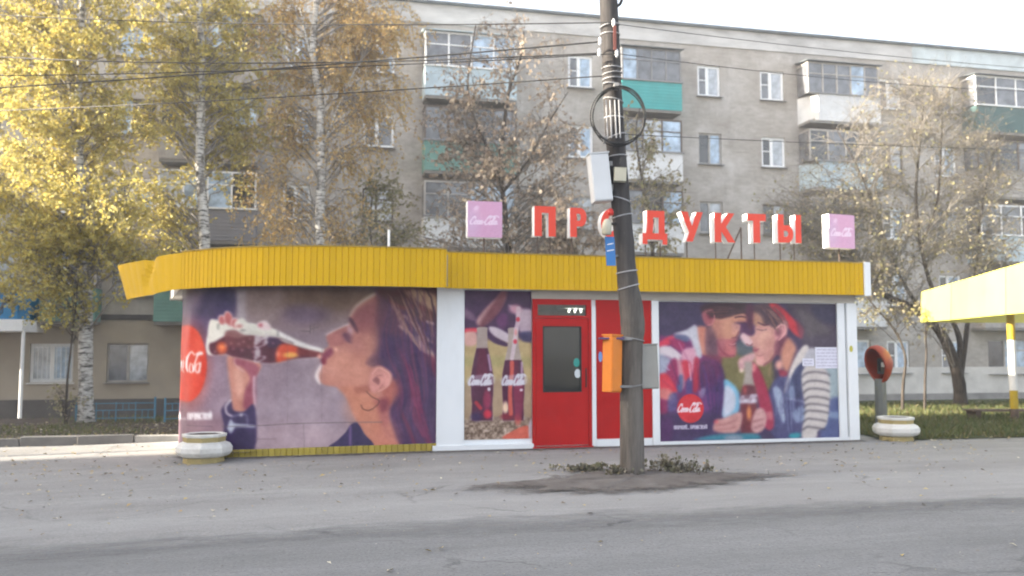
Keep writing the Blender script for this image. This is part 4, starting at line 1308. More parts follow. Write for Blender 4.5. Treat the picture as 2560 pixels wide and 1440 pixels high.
# bottle
P.z(500, 720, 5.142)
P.poly([(88, 700), (120, 430), (200, 405), (300, 440), (600, 440), (880, 500), (1000, 545), (1190, 640), (1400, 730), (1560, 775), (1600, 800), (1560, 890), (1440, 905), (1260, 915), (1080, 945), (940, 972), (780, 960), (640, 935), (420, 885), (330, 860), (170, 868), (95, 840)], (226, 220, 208), 10)
P.poly([(120, 720), (190, 690), (330, 620), (480, 650), (640, 610), (760, 610), (960, 620), (1050, 680), (1220, 740), (1420, 800), (1570, 840), (1550, 880), (1430, 895), (1260, 908), (1070, 940), (930, 965), (770, 955), (640, 925), (420, 880), (330, 850), (180, 860), (125, 810)], (98, 44, 62), 12)
P.poly([(330, 560), (460, 540), (560, 600), (740, 640), (700, 760), (420, 760), (320, 680)], (122, 62, 66), 25, .8)
P.poly([(620, 560), (760, 560), (960, 590), (990, 640), (860, 640), (640, 600)], (216, 208, 196), 14, .9)
P.poly([(860, 640), (980, 640), (1050, 700), (1000, 760), (880, 760)], (74, 50, 84), 20, .8)
P.ell(280, 770, 70, 75, (224, 104, 62), .5, .95)
P.ell(280, 760, 30, 25, (248, 150, 92), .6, .9)
P.poly([(1000, 760), (1100, 720), (1260, 770), (1260, 860), (1080, 935), (980, 940)], (224, 84, 48), 20, .95)
P.ell(1165, 862, 95, 34, (248, 190, 96), .6, .95)
P.ell(1000, 850, 26, 34, (250, 150, 120), .6, .8)
P.poly([(1260, 780), (1420, 800), (1580, 840), (1540, 880), (1270, 860)], (136, 58, 58), 12, .8)
P.stroke([(1010, 575), (1130, 640), (1300, 720), (1560, 790)], [18, 22, 16, 12], (232, 224, 222), 8)
P.stroke([(1000, 560), (1000, 620)], 9, (120, 112, 112), 6)
P.stroke([(1020, 640), (1200, 710)], 6, (86, 52, 62), 6)
for k_, (bx_, by_) in enumerate([(430, 780), (540, 800), (640, 650), (630, 760), (400, 710), (500, 720), (940, 710), (1045, 665), (190, 820), (560, 690), (680, 820), (330, 740)]):
    P.ell(bx_, by_, 13, 15, (196, 150, 150), .7, .75)
logo(P, 870, 700, 955, 590, (206, 192, 196), 2.0, 5, .95, vertical=True)
# fingers
for (cx_, cy_, rx_, ry_, rot_) in ((280, 410, 38, 60, -.2), (365, 395, 50, 95, -.25), (455, 450, 50, 60, -.3)):
    P.ell(cx_, cy_, rx_ + 9, ry_ + 8, (232, 208, 204), .12, 1, rot_)
    P.ell(cx_ + 4, cy_ + 8, rx_, ry_, (198, 108, 108), .15, 1, rot_)
P.poly([(440, 470), (520, 385), (600, 430), (640, 560), (520, 560)], (228, 220, 208), 14)
P.ell(505, 490, 40, 25, (190, 110, 108), .6, .8)
P.ell(550, 545, 35, 14, (120, 110, 108), .6, .8)
P.poly([(735, 450), (830, 415), (890, 460), (915, 530), (800, 540), (740, 500)], (230, 206, 206), 12)
P.ell(778, 478, 28, 24, (206, 110, 122), .5)
P.stroke([(95, 640), (85, 780), (110, 850)], 9, (230, 226, 220), 8)
P.stroke([(235, 470), (232, 520)], 12, (120, 120, 112), 8, .8)
P.ell(320, 500, 70, 40, (230, 224, 212), .5, .9)
# head
P.z(780, 720, 3.6)
P.poly([(640, 20), (560, 70), (440, 130), (350, 230), (335, 300), (330, 330), (230, 375), (135, 425), (140, 480), (150, 520), (110, 560), (85, 620), (95, 680), (55, 760), (50, 820), (110, 870), (240, 900), (300, 970), (340, 1060), (400, 1190), (470, 1300), (545, 1440), (860, 1440), (740, 1200), (720, 980), (760, 820), (650, 600), (640, 300)], (198, 132, 118), 7)
P.poly([(640, 60), (480, 150), (360, 260), (420, 390), (560, 420), (640, 300)], (164, 96, 100), 30, .9)
P.poly([(150, 420), (330, 340), (350, 460), (240, 520), (160, 510)], (176, 106, 104), 18, .8)
P.poly([(180, 640), (400, 560), (520, 700), (480, 880), (260, 860), (120, 820)], (206, 138, 118), 40, .9)
P.poly([(240, 890), (480, 900), (600, 1000), (640, 1300), (800, 1440), (560, 1440), (400, 1180), (320, 1000)], (204, 132, 108), 25, .95)
P.poly([(380, 900), (500, 880), (560, 920), (420, 950)], (168, 96, 84), 20, .7)
P.poly([(560, 1000), (660, 1030), (700, 1180), (640, 1240), (590, 1100)], (170, 92, 92), 30, .7)
P.stroke([(600, 40), (500, 90), (400, 165), (345, 245)], [10, 16, 14, 10], (214, 190, 172), 12, .9)
P.stroke([(330, 325), (230, 368), (130, 420)], 6, (226, 202, 196), 6, .9)
P.stroke([(90, 690), (60, 740), (45, 800), (70, 860)], [8, 18, 20, 8], (236, 226, 226), 7)
P.stroke([(345, 280), (375, 330), (410, 395)], [14, 18, 10], (78, 40, 68), 8)
P.ell(315, 440, 48, 36, (112, 66, 92), .6, .9, .6)
P.stroke([(290, 420), (320, 470), (350, 490)], 9, (82, 48, 80), 8, .8)
P.ell(345, 380, 24, 40, (208, 176, 190), .7, .7, -.4)
P.poly([(100, 590), (170, 540), (190, 590), (130, 640), (100, 640)], (140, 66, 92), 12)
P.poly([(80, 640), (120, 630), (125, 680), (95, 690)], (128, 34, 62), 7)
P.ell(215, 553, 16, 16, (248, 190, 168), .6)
P.ell(68, 615, 18, 20, (244, 176, 160), .6)
# hair
P.poly([(620, -20), (1180, -20), (1180, 1430), (830, 1440), (720, 1230), (700, 1090), (740, 960), (720, 820), (610, 690), (520, 650), (580, 520), (590, 300), (600, 120)], (84, 56, 96), 26)
P.stroke([(615, 60), (600, 200), (585, 340), (575, 500), (560, 600)], [30, 40, 44, 36, 24], (134, 84, 92), 36, .7)
P.poly([(600, 180), (700, 120), (860, 240), (840, 420), (700, 420), (590, 340)], (112, 64, 88), 40, .8)
P.poly([(480, 680), (560, 600), (640, 660), (600, 720)], (96, 60, 86), 18, .8)
P.poly([(610, -20), (1180, -20), (1180, 240), (980, 300), (760, 150), (640, 90)], (104, 62, 60), 25, .9)
P.poly([(840, 30), (960, 20), (1140, 90), (1140, 230), (1060, 190), (950, 120)], (196, 160, 128), 26, .9)
P.stroke([(620, 30), (780, 60), (960, 150), (1130, 290)], [14, 22, 18, 10], (94, 40, 46), 22, .7)
P.stroke([(700, 120), (820, 180), (930, 160), (1010, 190)], 14, (128, 60, 62), 14, .8)
P.stroke([(790, 340), (860, 400), (960, 500), (1060, 600), (1130, 680)], [8, 16, 26, 26, 12], (202, 164, 150), 14, .9)
P.stroke([(830, 250), (920, 330), (1010, 440), (1080, 490)], [10, 16, 16, 8], (186, 152, 142), 12, .8)
P.stroke([(960, 440), (1040, 530), (1100, 620)], 14, (214, 180, 160), 14, .7)
P.stroke([(1030, 300), (1090, 320), (1140, 320)], 8, (220, 190, 184), 8, .8)
P.poly([(1010, 600), (1140, 650), (1140, 820), (1060, 720)], (122, 44, 76), 25, .85)
P.stroke([(780, 560), (850, 720), (890, 900), (930, 1100), (1010, 1260), (1060, 1420)], [12, 22, 26, 28, 26, 22], (120, 48, 86), 18, .85)
P.stroke([(740, 700), (810, 900), (800, 1100), (870, 1260), (930, 1420)], [10, 20, 16, 14, 16], (124, 46, 74), 16, .8)
P.stroke([(890, 1080), (930, 1200), (1000, 1330)], 12, (162, 70, 96), 12, .6)
P.blur(nu, nv, 2)
GL = [(620, 40), (650, 200), (610, 420), (640, 620), (740, 820), (760, 1000), (730, 1160), (820, 1430)]
GR = [(1150, -10), (1160, 160), (1165, 420), (1150, 700), (1150, 940), (1150, 1160), (1140, 1430)]
P.strands(GL, GR, 60, [(62, 40, 86), (70, 46, 92), (104, 56, 92), (120, 66, 98), (92, 60, 110), (56, 38, 78)], 5, 16, 9, .55, 5)
P.strands([(640, 10), (700, 120), (800, 330), (900, 480), (1000, 640)], [(1000, -10), (1060, 60), (1100, 200), (1130, 420), (1150, 640)], 34, [(150, 108, 96), (96, 54, 66), (190, 150, 128), (74, 44, 62), (170, 128, 112)], 4, 11, 7, .6, 6)
P.strands([(820, 640), (880, 900), (920, 1120), (1020, 1430)], [(880, 640), (960, 900), (1010, 1120), (1120, 1430)], 14, [(150, 62, 98), (110, 40, 84), (132, 50, 90)], 4, 10, 7, .6, 7)
# softer modelling of the skin
P.ell(300, 700, 160, 120, (214, 146, 126), .9, .55); P.ell(430, 480, 90, 130, (184, 116, 112), .9, .5)
P.ell(520, 520, 70, 150, (206, 144, 126), .9, .5); P.ell(180, 780, 110, 70, (204, 140, 124), .9, .5)
P.ell(420, 1080, 110, 130, (216, 144, 116), .9, .6); P.ell(680, 1350, 90, 120, (206, 126, 112), .9, .5)
P.ell(230, 450, 60, 36, (196, 126, 120), .9, .6); P.ell(480, 250, 110, 90, (150, 84, 92), .9, .5)
# ear, jaw shadow, hair behind the ear, earring
P.poly([(640, 900), (740, 820), (790, 920), (740, 1020), (690, 1060), (640, 1060)], (178, 96, 86), 40, .8)
P.poly([(610, 1010), (680, 1000), (690, 1080), (630, 1110)], (128, 56, 76), 34, .75)
P.poly([(530, 760), (600, 700), (700, 750), (720, 810), (690, 880), (620, 900), (560, 950), (520, 900)], (214, 146, 136), 20)
P.poly([(545, 830), (580, 800), (610, 830), (600, 870), (570, 850)], (146, 86, 88), 13, .8)
P.stroke([(545, 770), (600, 720), (680, 760), (700, 820), (670, 890), (600, 930)], 6, (232, 172, 160), 8, .7)
P.stroke([(590, 790), (640, 790), (650, 850), (610, 900)], 6, (178, 108, 106), 9, .7)
P.ell(665, 820, 36, 50, (226, 156, 146), .6, .8)
P.stroke([(490, 930), (540, 980), (600, 1010), (590, 1050), (540, 1090), (500, 1102), (455, 1085), (445, 1055)], 4, (110, 70, 66), 4)
# collar
P.poly([(165, 1440), (230, 1370), (300, 1300), (350, 1230), (410, 1215), (470, 1310), (545, 1430)], (62, 48, 92), 9)
P.stroke([(345, 1250), (345, 1430)], 12, (118, 92, 140), 8, .8)
P.z(280, 600, 2.4)
# seams and scratches in the sheet
P.stroke([(660, 1120), (860, 1115), (1150, 1100), (1620, 1092)], 2.4, (112, 98, 104), 3, .8)
P.stroke([(1150, 1102), (1152, 1250)], 2.2, (132, 118, 122), 3, .7)
P.stroke([(860, 1195), (985, 1192)], 2.5, (132, 110, 118), 3, .6)
P.stroke([(450, 1112), (600, 1118)], 2, (104, 84, 96), 3, .6)
for a_ in ((1130, 545, 1185, 548), (1190, 510, 1190, 560), (1212, 505, 1210, 560), (1195, 535, 1240, 520)):
    P.stroke([(a_[0], a_[1]), (a_[2], a_[3])], 2, (100, 88, 92), 3, .7)
for ux in (1052, 1258):
    P.stroke([(ux, 300), (ux, 1100)], 1.6, (120, 100, 112), 3, .35)
P.C += (P.noise(70, 12, 21) + P.noise(30, 8, 22) + P.noise(14, 6, 23))[:, None] + P.noise(9, 7, 8)[:, None]
o = put('poster', print_mesh('poster', grid, nu, nv, P.linear(), M_PRINT), kiosk)
o['label'] = 'large curved poster of a woman drinking cola from a bottle'

def flat_poster(u0, v0, u1, v1, nu, nv, t, uvb=None):
    s0, s1 = ks(u0, (v0 + v1) / 2, t)[0], ks(u1, (v0 + v1) / 2, t)[0]
    um = (u0 + u1) / 2
    z1, z0 = ks(um, v0, t)[1], ks(um, v1, t)[1]
    g = np.zeros((nv, nu, 3)); ss = np.linspace(s0, s1, nu); zz_ = np.linspace(z0, z1, nv)
    px_, py_ = KA.x + KE.x * ss + KN.x * t, KA.y + KE.y * ss + KN.y * t
    g[:, :, 0] = px_[None, :]; g[:, :, 1] = py_[None, :]; g[:, :, 2] = zz_[:, None]
    u_, v_ = proj(g[:, :, 0], g[:, :, 1], g[:, :, 2])
    return g, u_.ravel(), v_.ravel()
# ---- poster 2: two bottles
nu, nv = 90, 190
g, u_, v_ = flat_poster(1161, 727, 1329, 1098, nu, nv, 0.012)
P = Print(u_, v_, (186, 160, 126))
P.z(1150, 720, 3.695)
P.poly([(20, 0), (700, 0), (700, 480), (450, 530), (300, 500), (20, 420)], (78, 46, 84), 20)
P.poly([(40, 520), (700, 500), (700, 900), (40, 900)], (188, 164, 118), 40)
P.poly([(40, 640), (700, 640), (700, 720), (40, 720)], (166, 158, 104), 30, .6)
P.poly([(40, 900), (700, 880), (700, 1260), (40, 1260)], (176, 150, 122), 50)
P.poly([(150, 300), (250, 170), (340, 90), (400, 20), (420, 100), (330, 250), (200, 350)], (186, 140, 142), 22)
P.poly([(330, 100), (400, 20), (440, 30), (380, 200), (260, 330), (170, 360)], (120, 62, 74), 25, .8)
P.poly([(20, 180), (120, 240), (140, 300), (40, 270)], (140, 108, 132), 20, .8)
P.poly([(330, 280), (420, 230), (440, 330), (380, 380)], (112, 62, 108), 25)
P.poly([(450, 160), (560, 190), (700, 220), (700, 420), (560, 420), (520, 250)], (190, 166, 178), 22)
P.ell(510, 195, 55, 40, (212, 156, 172), .6, .9)
P.poly([(560, 410), (700, 410), (700, 490), (580, 490)], (66, 60, 100), 20, .9)
P.poly([(270, 360), (350, 370), (480, 450), (470, 510), (380, 480), (290, 420)], (202, 184, 192), 14)
P.poly([(270, 440), (440, 510), (420, 540), (300, 500)], (74, 44, 88), 12, .9)
P.poly([(30, 380), (150, 370), (170, 410), (30, 420)], (222, 70, 88), 14)
P.poly([(30, 420), (150, 410), (150, 520), (50, 530)], (218, 168, 158), 18)
P.poly([(30, 1220), (700, 1200), (700, 1420), (30, 1420)], (150, 128, 112), 18)
n1 = P.noise(22, 90, 4) + P.noise(10, 60, 5)
P.C += (n1 * np.clip((P.y - 1180) / 80, 0, 1))[:, None]
P.poly([(400, 1390), (450, 1340), (620, 1270), (640, 1390)], (214, 104, 84), 12)
P.poly([(640, 1240), (700, 1200), (700, 1420), (640, 1400)], (196, 186, 196), 12, .9)
def bottle_shape(cx, top, bot, hw):
    prof = [(0, .42), (.05, .46), (.20, .50), (.35, .75), (.50, .96), (.60, 1.0), (.72, .97), (.82, .90), (.92, .94), (1.0, .90)]
    l = [(cx - hw * w_, top + (bot - top) * f_) for f_, w_ in prof]
    r = [(cx + hw * w_, top + (bot - top) * f_) for f_, w_ in prof]
    return r + l[::-1]
def cut(pts, ya, yb): return [(a_, min(max(b_, ya), yb)) for a_, b_ in pts]
for cx, liq, top, hw in ((205, 555, 365, 104), (492, 665, 370, 104)):
    bs = bottle_shape(cx, top, 1225, hw)
    P.poly(bs, (174, 156, 148), 7)
    P.poly(cut(bs, liq, 1225), (92, 42, 72), 8, 1, False)
    P.poly(cut(bottle_shape(cx, top, 1225, hw * .55), liq + 10, 820), (112, 40, 70), 14, .8, False)
P.stroke([(262, 620), (285, 760)], 10, (190, 160, 186), 8, .8)
P.stroke([(572, 690), (570, 800)], 10, (196, 168, 190), 8, .8)
P.ell(250, 1030, 36, 90, (160, 56, 92), .5, .9)
P.ell(255, 1165, 36, 40, (208, 52, 76), .5, .95)
P.stroke([(150, 1060), (190, 1110)], 16, (196, 58, 72), 10, .9)
P.ell(150, 1190, 50, 40, (64, 46, 96), .6, .8)
P.ell(420, 1105, 26, 55, (240, 206, 176), .5)
P.ell(440, 1190, 60, 30, (150, 44, 62), .6, .8)
P.ell(535, 1215, 30, 50, (216, 104, 92), .6, .8)
P.poly([(500, 880), (580, 880), (570, 1180), (510, 1190)], (156, 50, 84), 16, .7)
P.stroke([(540, 190), (535, 300), (520, 380)], 20, (214, 186, 196), 8, .9)
P.stroke([(480, 690), (478, 800), (462, 950), (470, 1160)], [20, 18, 18, 20], (216, 100, 84), 8, .9)
P.stroke([(520, 380), (505, 500), (480, 650)], 18, (212, 190, 196), 8, .9)
for cy_ in (290, 495):
    P.ell(536 if cy_ < 400 else 510, cy_, 18, 22, (208, 66, 86), .4)
P.ell(515, 410, 14, 30, (226, 150, 150), .5, .8)
logo(P, 78, 300, 895, 795, (214, 208, 216), 3.0, 4)
logo(P, 388, 602, 895, 795, (214, 208, 216), 3.0, 4)
P.poly([(85, 820), (300, 800), (300, 895), (90, 895)], (206, 200, 210), 14, .45)
P.poly([(395, 820), (600, 800), (600, 895), (400, 895)], (206, 200, 210), 14, .45)
P.ell(268, 935, 14, 16, (216, 206, 216), .5); P.ell(566, 942, 14, 12, (222, 206, 214), .5)
P.C += (P.noise(70, 12, 21) + P.noise(30, 8, 22) + P.noise(14, 6, 23))[:, None] + P.noise(8, 8, 8)[:, None]
o = put('poster', print_mesh('poster', g, nu, nv, P.linear(), M_PRINT), kiosk)
o['label'] = 'narrow poster of two cola bottles standing on sand'
# ---- poster 3: couple sharing a bottle
nu, nv = 230, 185
g, u_, v_ = flat_poster(1649, 757, 2097, 1101, nu, nv, 0.012)
P = Print(u_, v_, (74, 58, 92))
P.z(1640, 750, 4.0)
P.poly([(0, 0), (480, 0), (470, 260), (200, 330), (0, 400)], (72, 58, 92), 40)
P.poly([(640, 480), (900, 480), (1140, 560), (1140, 900), (700, 880)], (124, 114, 74), 40)
P.poly([(800, 420), (960, 400), (980, 520), (830, 560)], (92, 100, 110), 25, .9)
P.poly([(1320, 0), (1900, 0), (1900, 480), (1500, 480), (1450, 300)], (82, 68, 84), 30)
P.poly([(1400, 80), (1640, 200), (1760, 360), (1560, 430), (1480, 260)], (102, 92, 96), 40, .8)
P.poly([(1560, 60), (1780, 60), (1820, 240), (1620, 200)], (60, 54, 84), 35, .8)
P.poly([(1520, 380), (1900, 360), (1900, 620), (1500, 560)], (88, 76, 92), 30, .9)
# man's head and shirt
P.poly([(450, 60), (640, 20), (900, 30), (960, 120), (900, 190), (700, 160), (560, 180), (480, 160)], (74, 46, 58), 18)
P.poly([(580, 180), (740, 150), (890, 140), (920, 220), (800, 240), (770, 260), (830, 320), (800, 370), (740, 410), (640, 400), (570, 340)], (204, 142, 118), 12)
P.poly([(780, 230), (960, 230), (980, 330), (900, 370), (830, 310)], (92, 50, 92), 16)
P.poly([(610, 400), (760, 390), (820, 380), (790, 440), (800, 500), (780, 560), (620, 560)], (176, 88, 104), 20)
P.poly([(700, 420), (790, 470), (780, 560), (700, 540)], (206, 110, 112), 22, .8)

P.ell(775, 455, 12, 14, (130, 56, 76), .6, .6)
P.poly([(460, 130), (560, 90), (590, 180), (550, 260), (490, 240)], (176, 96, 106), 12)
P.ell(545, 150, 34, 38, (110, 44, 66), .5, .9)
P.poly([(400, 290), (500, 270), (560, 360), (600, 560), (500, 640), (440, 520)], (206, 132, 112), 16)
P.poly([(500, 280), (570, 280), (620, 480), (600, 600), (500, 560)], (122, 84, 98), 20, .9)
P.poly([(480, 560), (640, 560), (650, 640), (560, 680), (460, 650)], (132, 58, 84), 20, .9)
P.poly([(0, 440), (130, 360), (340, 300), (400, 260), (440, 520), (640, 640), (680, 900), (660, 1160), (560, 1260), (0, 1300)], (122, 48, 104), 12)
P.poly([(440, 640), (640, 640), (700, 860), (690, 1100), (540, 1200), (460, 960)], (70, 46, 96), 20, .9)
P.poly([(460, 640), (620, 620), (640, 800), (500, 880)], (112, 42, 92), 30, .8)
P.poly([(20, 430), (140, 360), (190, 380), (150, 440), (20, 470)], (218, 64, 92), 10)
P.poly([(180, 350), (330, 350), (320, 420), (220, 400)], (98, 102, 138), 12)
P.poly([(140, 390), (240, 400), (290, 450), (250, 510), (150, 440)], (166, 44, 100), 10)
P.poly([(180, 340), (300, 300), (400, 250), (430, 400), (460, 560), (400, 570), (330, 370)], (198, 194, 204), 12)
P.poly([(20, 480), (120, 460), (240, 540), (220, 620), (100, 560), (20, 560)], (216, 202, 208), 12)
P.poly([(20, 550), (130, 580), (150, 640), (90, 740), (20, 720)], (162, 164, 184), 14)
P.poly([(270, 500), (380, 480), (400, 600), (340, 760), (290, 640), (250, 600)], (216, 158, 178), 14)
P.poly([(250, 620), (340, 620), (340, 780), (280, 800)], (206, 52, 76), 10)
P.poly([(380, 600), (430, 600), (420, 880), (370, 900)], (190, 44, 72), 12, .9)
P.poly([(110, 680), (190, 580), (230, 700), (210, 860), (130, 800)], (158, 44, 96), 14)
P.poly([(210, 620), (250, 620), (290, 840), (250, 880)], (214, 152, 160), 10, .85)
P.poly([(230, 760), (270, 760), (260, 920), (210, 900)], (84, 98, 140), 12, .9)
P.poly([(310, 790), (360, 790), (360, 930), (300, 930)], (92, 80, 134), 12, .9)
P.poly([(30, 760), (110, 740), (210, 900), (180, 930), (40, 900)], (218, 60, 78), 12)
P.poly([(30, 890), (150, 900), (160, 1000), (30, 980)], (216, 122, 118), 16)
P.poly([(30, 1000), (120, 1020), (100, 1150), (30, 1130)], (150, 44, 96), 16)
P.poly([(130, 960), (210, 930), (200, 1100), (120, 1110)], (98, 100, 148), 16, .8)
P.poly([(430, 900), (500, 880), (470, 980), (430, 960)], (170, 160, 190), 12, .6)
P.poly([(480, 960), (640, 920), (600, 1040), (480, 1140)], (124, 66, 130), 18, .8)
P.poly([(30, 1150), (680, 1150), (640, 1440), (30, 1440)], (74, 54, 96), 30, .95)
P.poly([(30, 1200), (160, 1180), (150, 1400), (30, 1400)], (98, 48, 104), 24, .7)
# ball
P.poly([(680, 800), (760, 830), (830, 930), (830, 1100), (740, 1190), (660, 1150), (690, 980)], (122, 178, 208), 12)
P.poly([(690, 870), (760, 890), (800, 980), (780, 1100), (700, 1160), (670, 1140)], (198, 200, 214), 18)
# girl
P.poly([(920, 100), (1000, 40), (1160, 40), (1260, 140), (1300, 260), (1180, 320), (1060, 260), (960, 220)], (98, 72, 82), 18)
P.poly([(940, 120), (1040, 150), (1080, 260), (1040, 300), (960, 220)], (196, 142, 116), 20, .9)
P.poly([(900, 60), (970, 60), (960, 300), (910, 240)], (96, 44, 72), 16, .9)
P.poly([(1000, 260), (1120, 250), (1200, 300), (1240, 380), (1200, 540), (1110, 640), (1060, 660), (1000, 620), (980, 520), (960, 450), (900, 430), (850, 370), (880, 340), (950, 360), (990, 330)], (208, 150, 140), 10)
P.poly([(840, 370), (880, 330), (960, 410), (950, 450), (900, 450)], (228, 188, 190), 10)
P.poly([(1060, 330), (1140, 320), (1180, 420), (1120, 520), (1050, 460)], (216, 162, 142), 26, .8)
P.poly([(970, 480), (1010, 480), (1020, 515), (985, 530)], (172, 92, 104), 14, .8)
P.poly([(1010, 570), (1070, 560), (1080, 640), (1020, 650)], (226, 158, 152), 12, .9)
P.poly([(1130, 40), (1210, 40), (1340, 150), (1440, 280), (1460, 380), (1380, 340), (1300, 240), (1200, 130)], (206, 58, 70), 10)
P.poly([(1190, 50), (1250, 80), (1280, 170), (1220, 130)], (150, 50, 66), 16, .7)
P.poly([(1400, 200), (1480, 300), (1450, 390), (1420, 330)], (132, 62, 82), 12, .9)
P.poly([(1260, 220), (1310, 220), (1310, 340), (1240, 420), (1190, 400), (1180, 320)], (216, 150, 152), 10)
P.ell(1225, 320, 32, 42, (140, 82, 96), .5, .9)
P.poly([(1190, 420), (1310, 360), (1330, 460), (1240, 560), (1180, 520)], (122, 62, 84), 20, .9)
P.poly([(1250, 520), (1320, 380), (1400, 470), (1380, 560), (1320, 720), (1260, 660)], (204, 140, 118), 28)
P.ell(1230, 650, 36, 48, (222, 160, 146), .5)
P.poly([(1230, 700), (1310, 720), (1300, 790), (1250, 790)], (158, 52, 78), 14)
P.stroke([(1170, 470), (1150, 600), (1130, 760)], 4, (206, 150, 130), 4, .8)
# her jacket
P.poly([(1200, 780), (1320, 760), (1400, 640), (1480, 600), (1500, 900), (1490, 1340), (1180, 1380), (1120, 1000)], (82, 80, 122), 14)
P.poly([(1340, 700), (1420, 640), (1470, 620), (1450, 960), (1380, 960), (1330, 860)], (70, 74, 108), 16, .9)
P.poly([(1170, 900), (1220, 870), (1280, 960), (1300, 1140), (1280, 1230), (1240, 1160)], (158, 168, 192), 10)
P.poly([(1300, 980), (1340, 860), (1380, 880), (1390, 980), (1340, 1000)], (132, 146, 176), 14, .9)
P.poly([(1360, 1120), (1480, 1060), (1490, 1200), (1400, 1220)], (142, 154, 184), 18, .9)
P.stroke([(1300, 985), (1400, 1000), (1480, 1020)], 6, (180, 182, 204), 6, .9)
P.poly([(1400, 560), (1460, 470), (1510, 450), (1530, 500), (1480, 600), (1400, 680), (1340, 800), (1300, 920), (1280, 910), (1340, 700)], (214, 202, 196), 8)
P.poly([(1520, 500), (1620, 490), (1900, 640), (1900, 700), (1560, 700), (1470, 640)], (186, 182, 190), 14)
P.poly([(1710, 680), (1900, 680), (1900, 1060), (1740, 1000)], (158, 172, 178), 24)
P.poly([(1740, 1000), (1900, 1040), (1900, 1400), (1640, 1400)], (86, 96, 140), 26)
P.poly([(1740, 1120), (1900, 1130), (1900, 1180), (1740, 1180)], (138, 156, 186), 16, .8)
# striped sleeve
P.poly([(1460, 720), (1520, 660), (1640, 670), (1720, 730), (1740, 860), (1730, 1100), (1700, 1260), (1620, 1310), (1600, 1380), (1470, 1390), (1460, 1300), (1490, 1100), (1460, 880)], (204, 194, 190), 9)
for k_, yy in enumerate((745, 830, 905, 985, 1055, 1120, 1200, 1280)):
    xl = 1462 + (8 * k_ if k_ < 4 else 24 - 2 * k_); xr = 1736 - (2 * k_ if k_ < 6 else 12 * (k_ - 3))
    P.stroke([(xl, yy + 26 - k_), (xl + 40, yy - 12), ((xl + xr) / 2, yy - 26 + 3 * k_), (xr - 30, yy - 8 + 2 * k_), (xr, yy + 12)], 6.5, (66, 58, 70), 6, .92)
# arms, hands, bottle
P.poly([(930, 640), (1000, 640), (1080, 800), (1160, 1060), (1180, 1260), (1120, 1300), (1060, 1200), (1000, 900)], (170, 50, 82), 14)
P.poly([(820, 610), (900, 550), (980, 530), (980, 600), (920, 640), (850, 720)], (206, 158, 160), 12)
P.ell(855, 708, 24, 20, (236, 208, 190), .5); P.ell(850, 612, 22, 20, (226, 178, 176), .5)
P.poly([(960, 640), (1000, 650), (990, 720), (950, 700)], (222, 126, 130), 10)
P.poly(bottle_shape(925, 620, 1330, 84), (172, 158, 150), 9)
P.poly(cut(bottle_shape(925, 620, 1330, 84), 850, 1330), (112, 52, 66), 9, 1, False)
P.poly([(880, 1040), (990, 1040), (980, 1280), (890, 1280)], (128, 54, 62), 18, .8)
P.ell(930, 1130, 22, 70, (236, 152, 96), .6, .95)
P.ell(890, 900, 18, 40, (190, 80, 76), .6, .8)
P.poly([(845, 960), (1005, 945), (1005, 1030), (850, 1030)], (150, 130, 146), 14, .6)
logo(P, 842, 1010, 1028, 945, (218, 208, 220), 2.6, 5)
P.poly([(600, 1200), (680, 1180), (850, 1120), (850, 1260), (780, 1330), (580, 1310)], (206, 152, 146), 14)
P.stroke([(600, 1250), (700, 1240), (800, 1200)], 10, (172, 106, 110), 10, .7)
P.stroke([(590, 1300), (700, 1290), (800, 1270)], 8, (180, 110, 114), 10, .7)
P.ell(600, 1215, 22, 18, (222, 92, 102), .6, .8)
P.poly([(990, 1110), (1060, 1080), (1110, 1160), (1080, 1290), (1000, 1330), (950, 1270)], (206, 158, 156), 14)
P.stroke([(970, 1220), (1070, 1190)], 8, (150, 90, 100), 8, .7); P.stroke([(980, 1280), (1070, 1250)], 8, (150, 90, 100), 8, .7)
P.poly([(1110, 1120), (1160, 1120), (1160, 1200), (1120, 1190)], (206, 118, 128), 12, .9)
P.poly([(430, 1380), (560, 1350), (700, 1340), (1000, 1340), (1000, 1400), (420, 1400)], (62, 142, 158), 14, .9)
P.poly([(700, 1360), (840, 1350), (860, 1400), (700, 1400)], (150, 150, 164), 14, .8)
P.poly([(1340, 1340), (1440, 1330), (1430, 1380), (1340, 1380)], (50, 146, 158), 10)
P.blur(nu, nv, 3)
# modelling of the two faces, drawn over the blocked-in tones
P.ell(690, 300, 110, 90, (212, 152, 126), .9, .7); P.ell(610, 300, 50, 110, (176, 112, 104), .9, .6)
P.stroke([(560, 150), (640, 170), (740, 150), (880, 110)], [22, 20, 18, 12], (86, 54, 62), 16, .9)
P.stroke([(790, 175), (850, 165), (900, 175)], [6, 9, 6], (84, 46, 62), 7, .9)
P.stroke([(810, 226), (850, 232), (885, 226)], 5, (90, 50, 72), 8, .8)
P.poly([(760, 240), (840, 250), (830, 320), (800, 360), (760, 330)], (216, 156, 140), 16, .8)
P.stroke([(825, 320), (800, 368), (760, 380)], 6, (140, 70, 84), 7, .8)
P.stroke([(735, 440), (770, 446), (800, 432)], [2, 4, 2], (226, 186, 186), 6, .7)
P.stroke([(725, 448), (765, 462), (800, 446)], 4, (128, 52, 76), 7, .8)
P.ell(720, 480, 60, 50, (190, 112, 112), .9, .6); P.ell(650, 450, 40, 70, (168, 100, 106), .9, .6)
P.stroke([(610, 410), (650, 500), (720, 556), (780, 556)], 9, (142, 60, 84), 14, .7)
P.ell(565, 430, 40, 100, (104, 70, 88), .8, .8)
P.stroke([(500, 120), (560, 105), (585, 170), (560, 240), (520, 250)], 6, (206, 128, 132), 7, .8)
P.stroke([(1020, 225), (1080, 250), (1130, 245)], [6, 9, 5], (92, 56, 72), 7, .9)
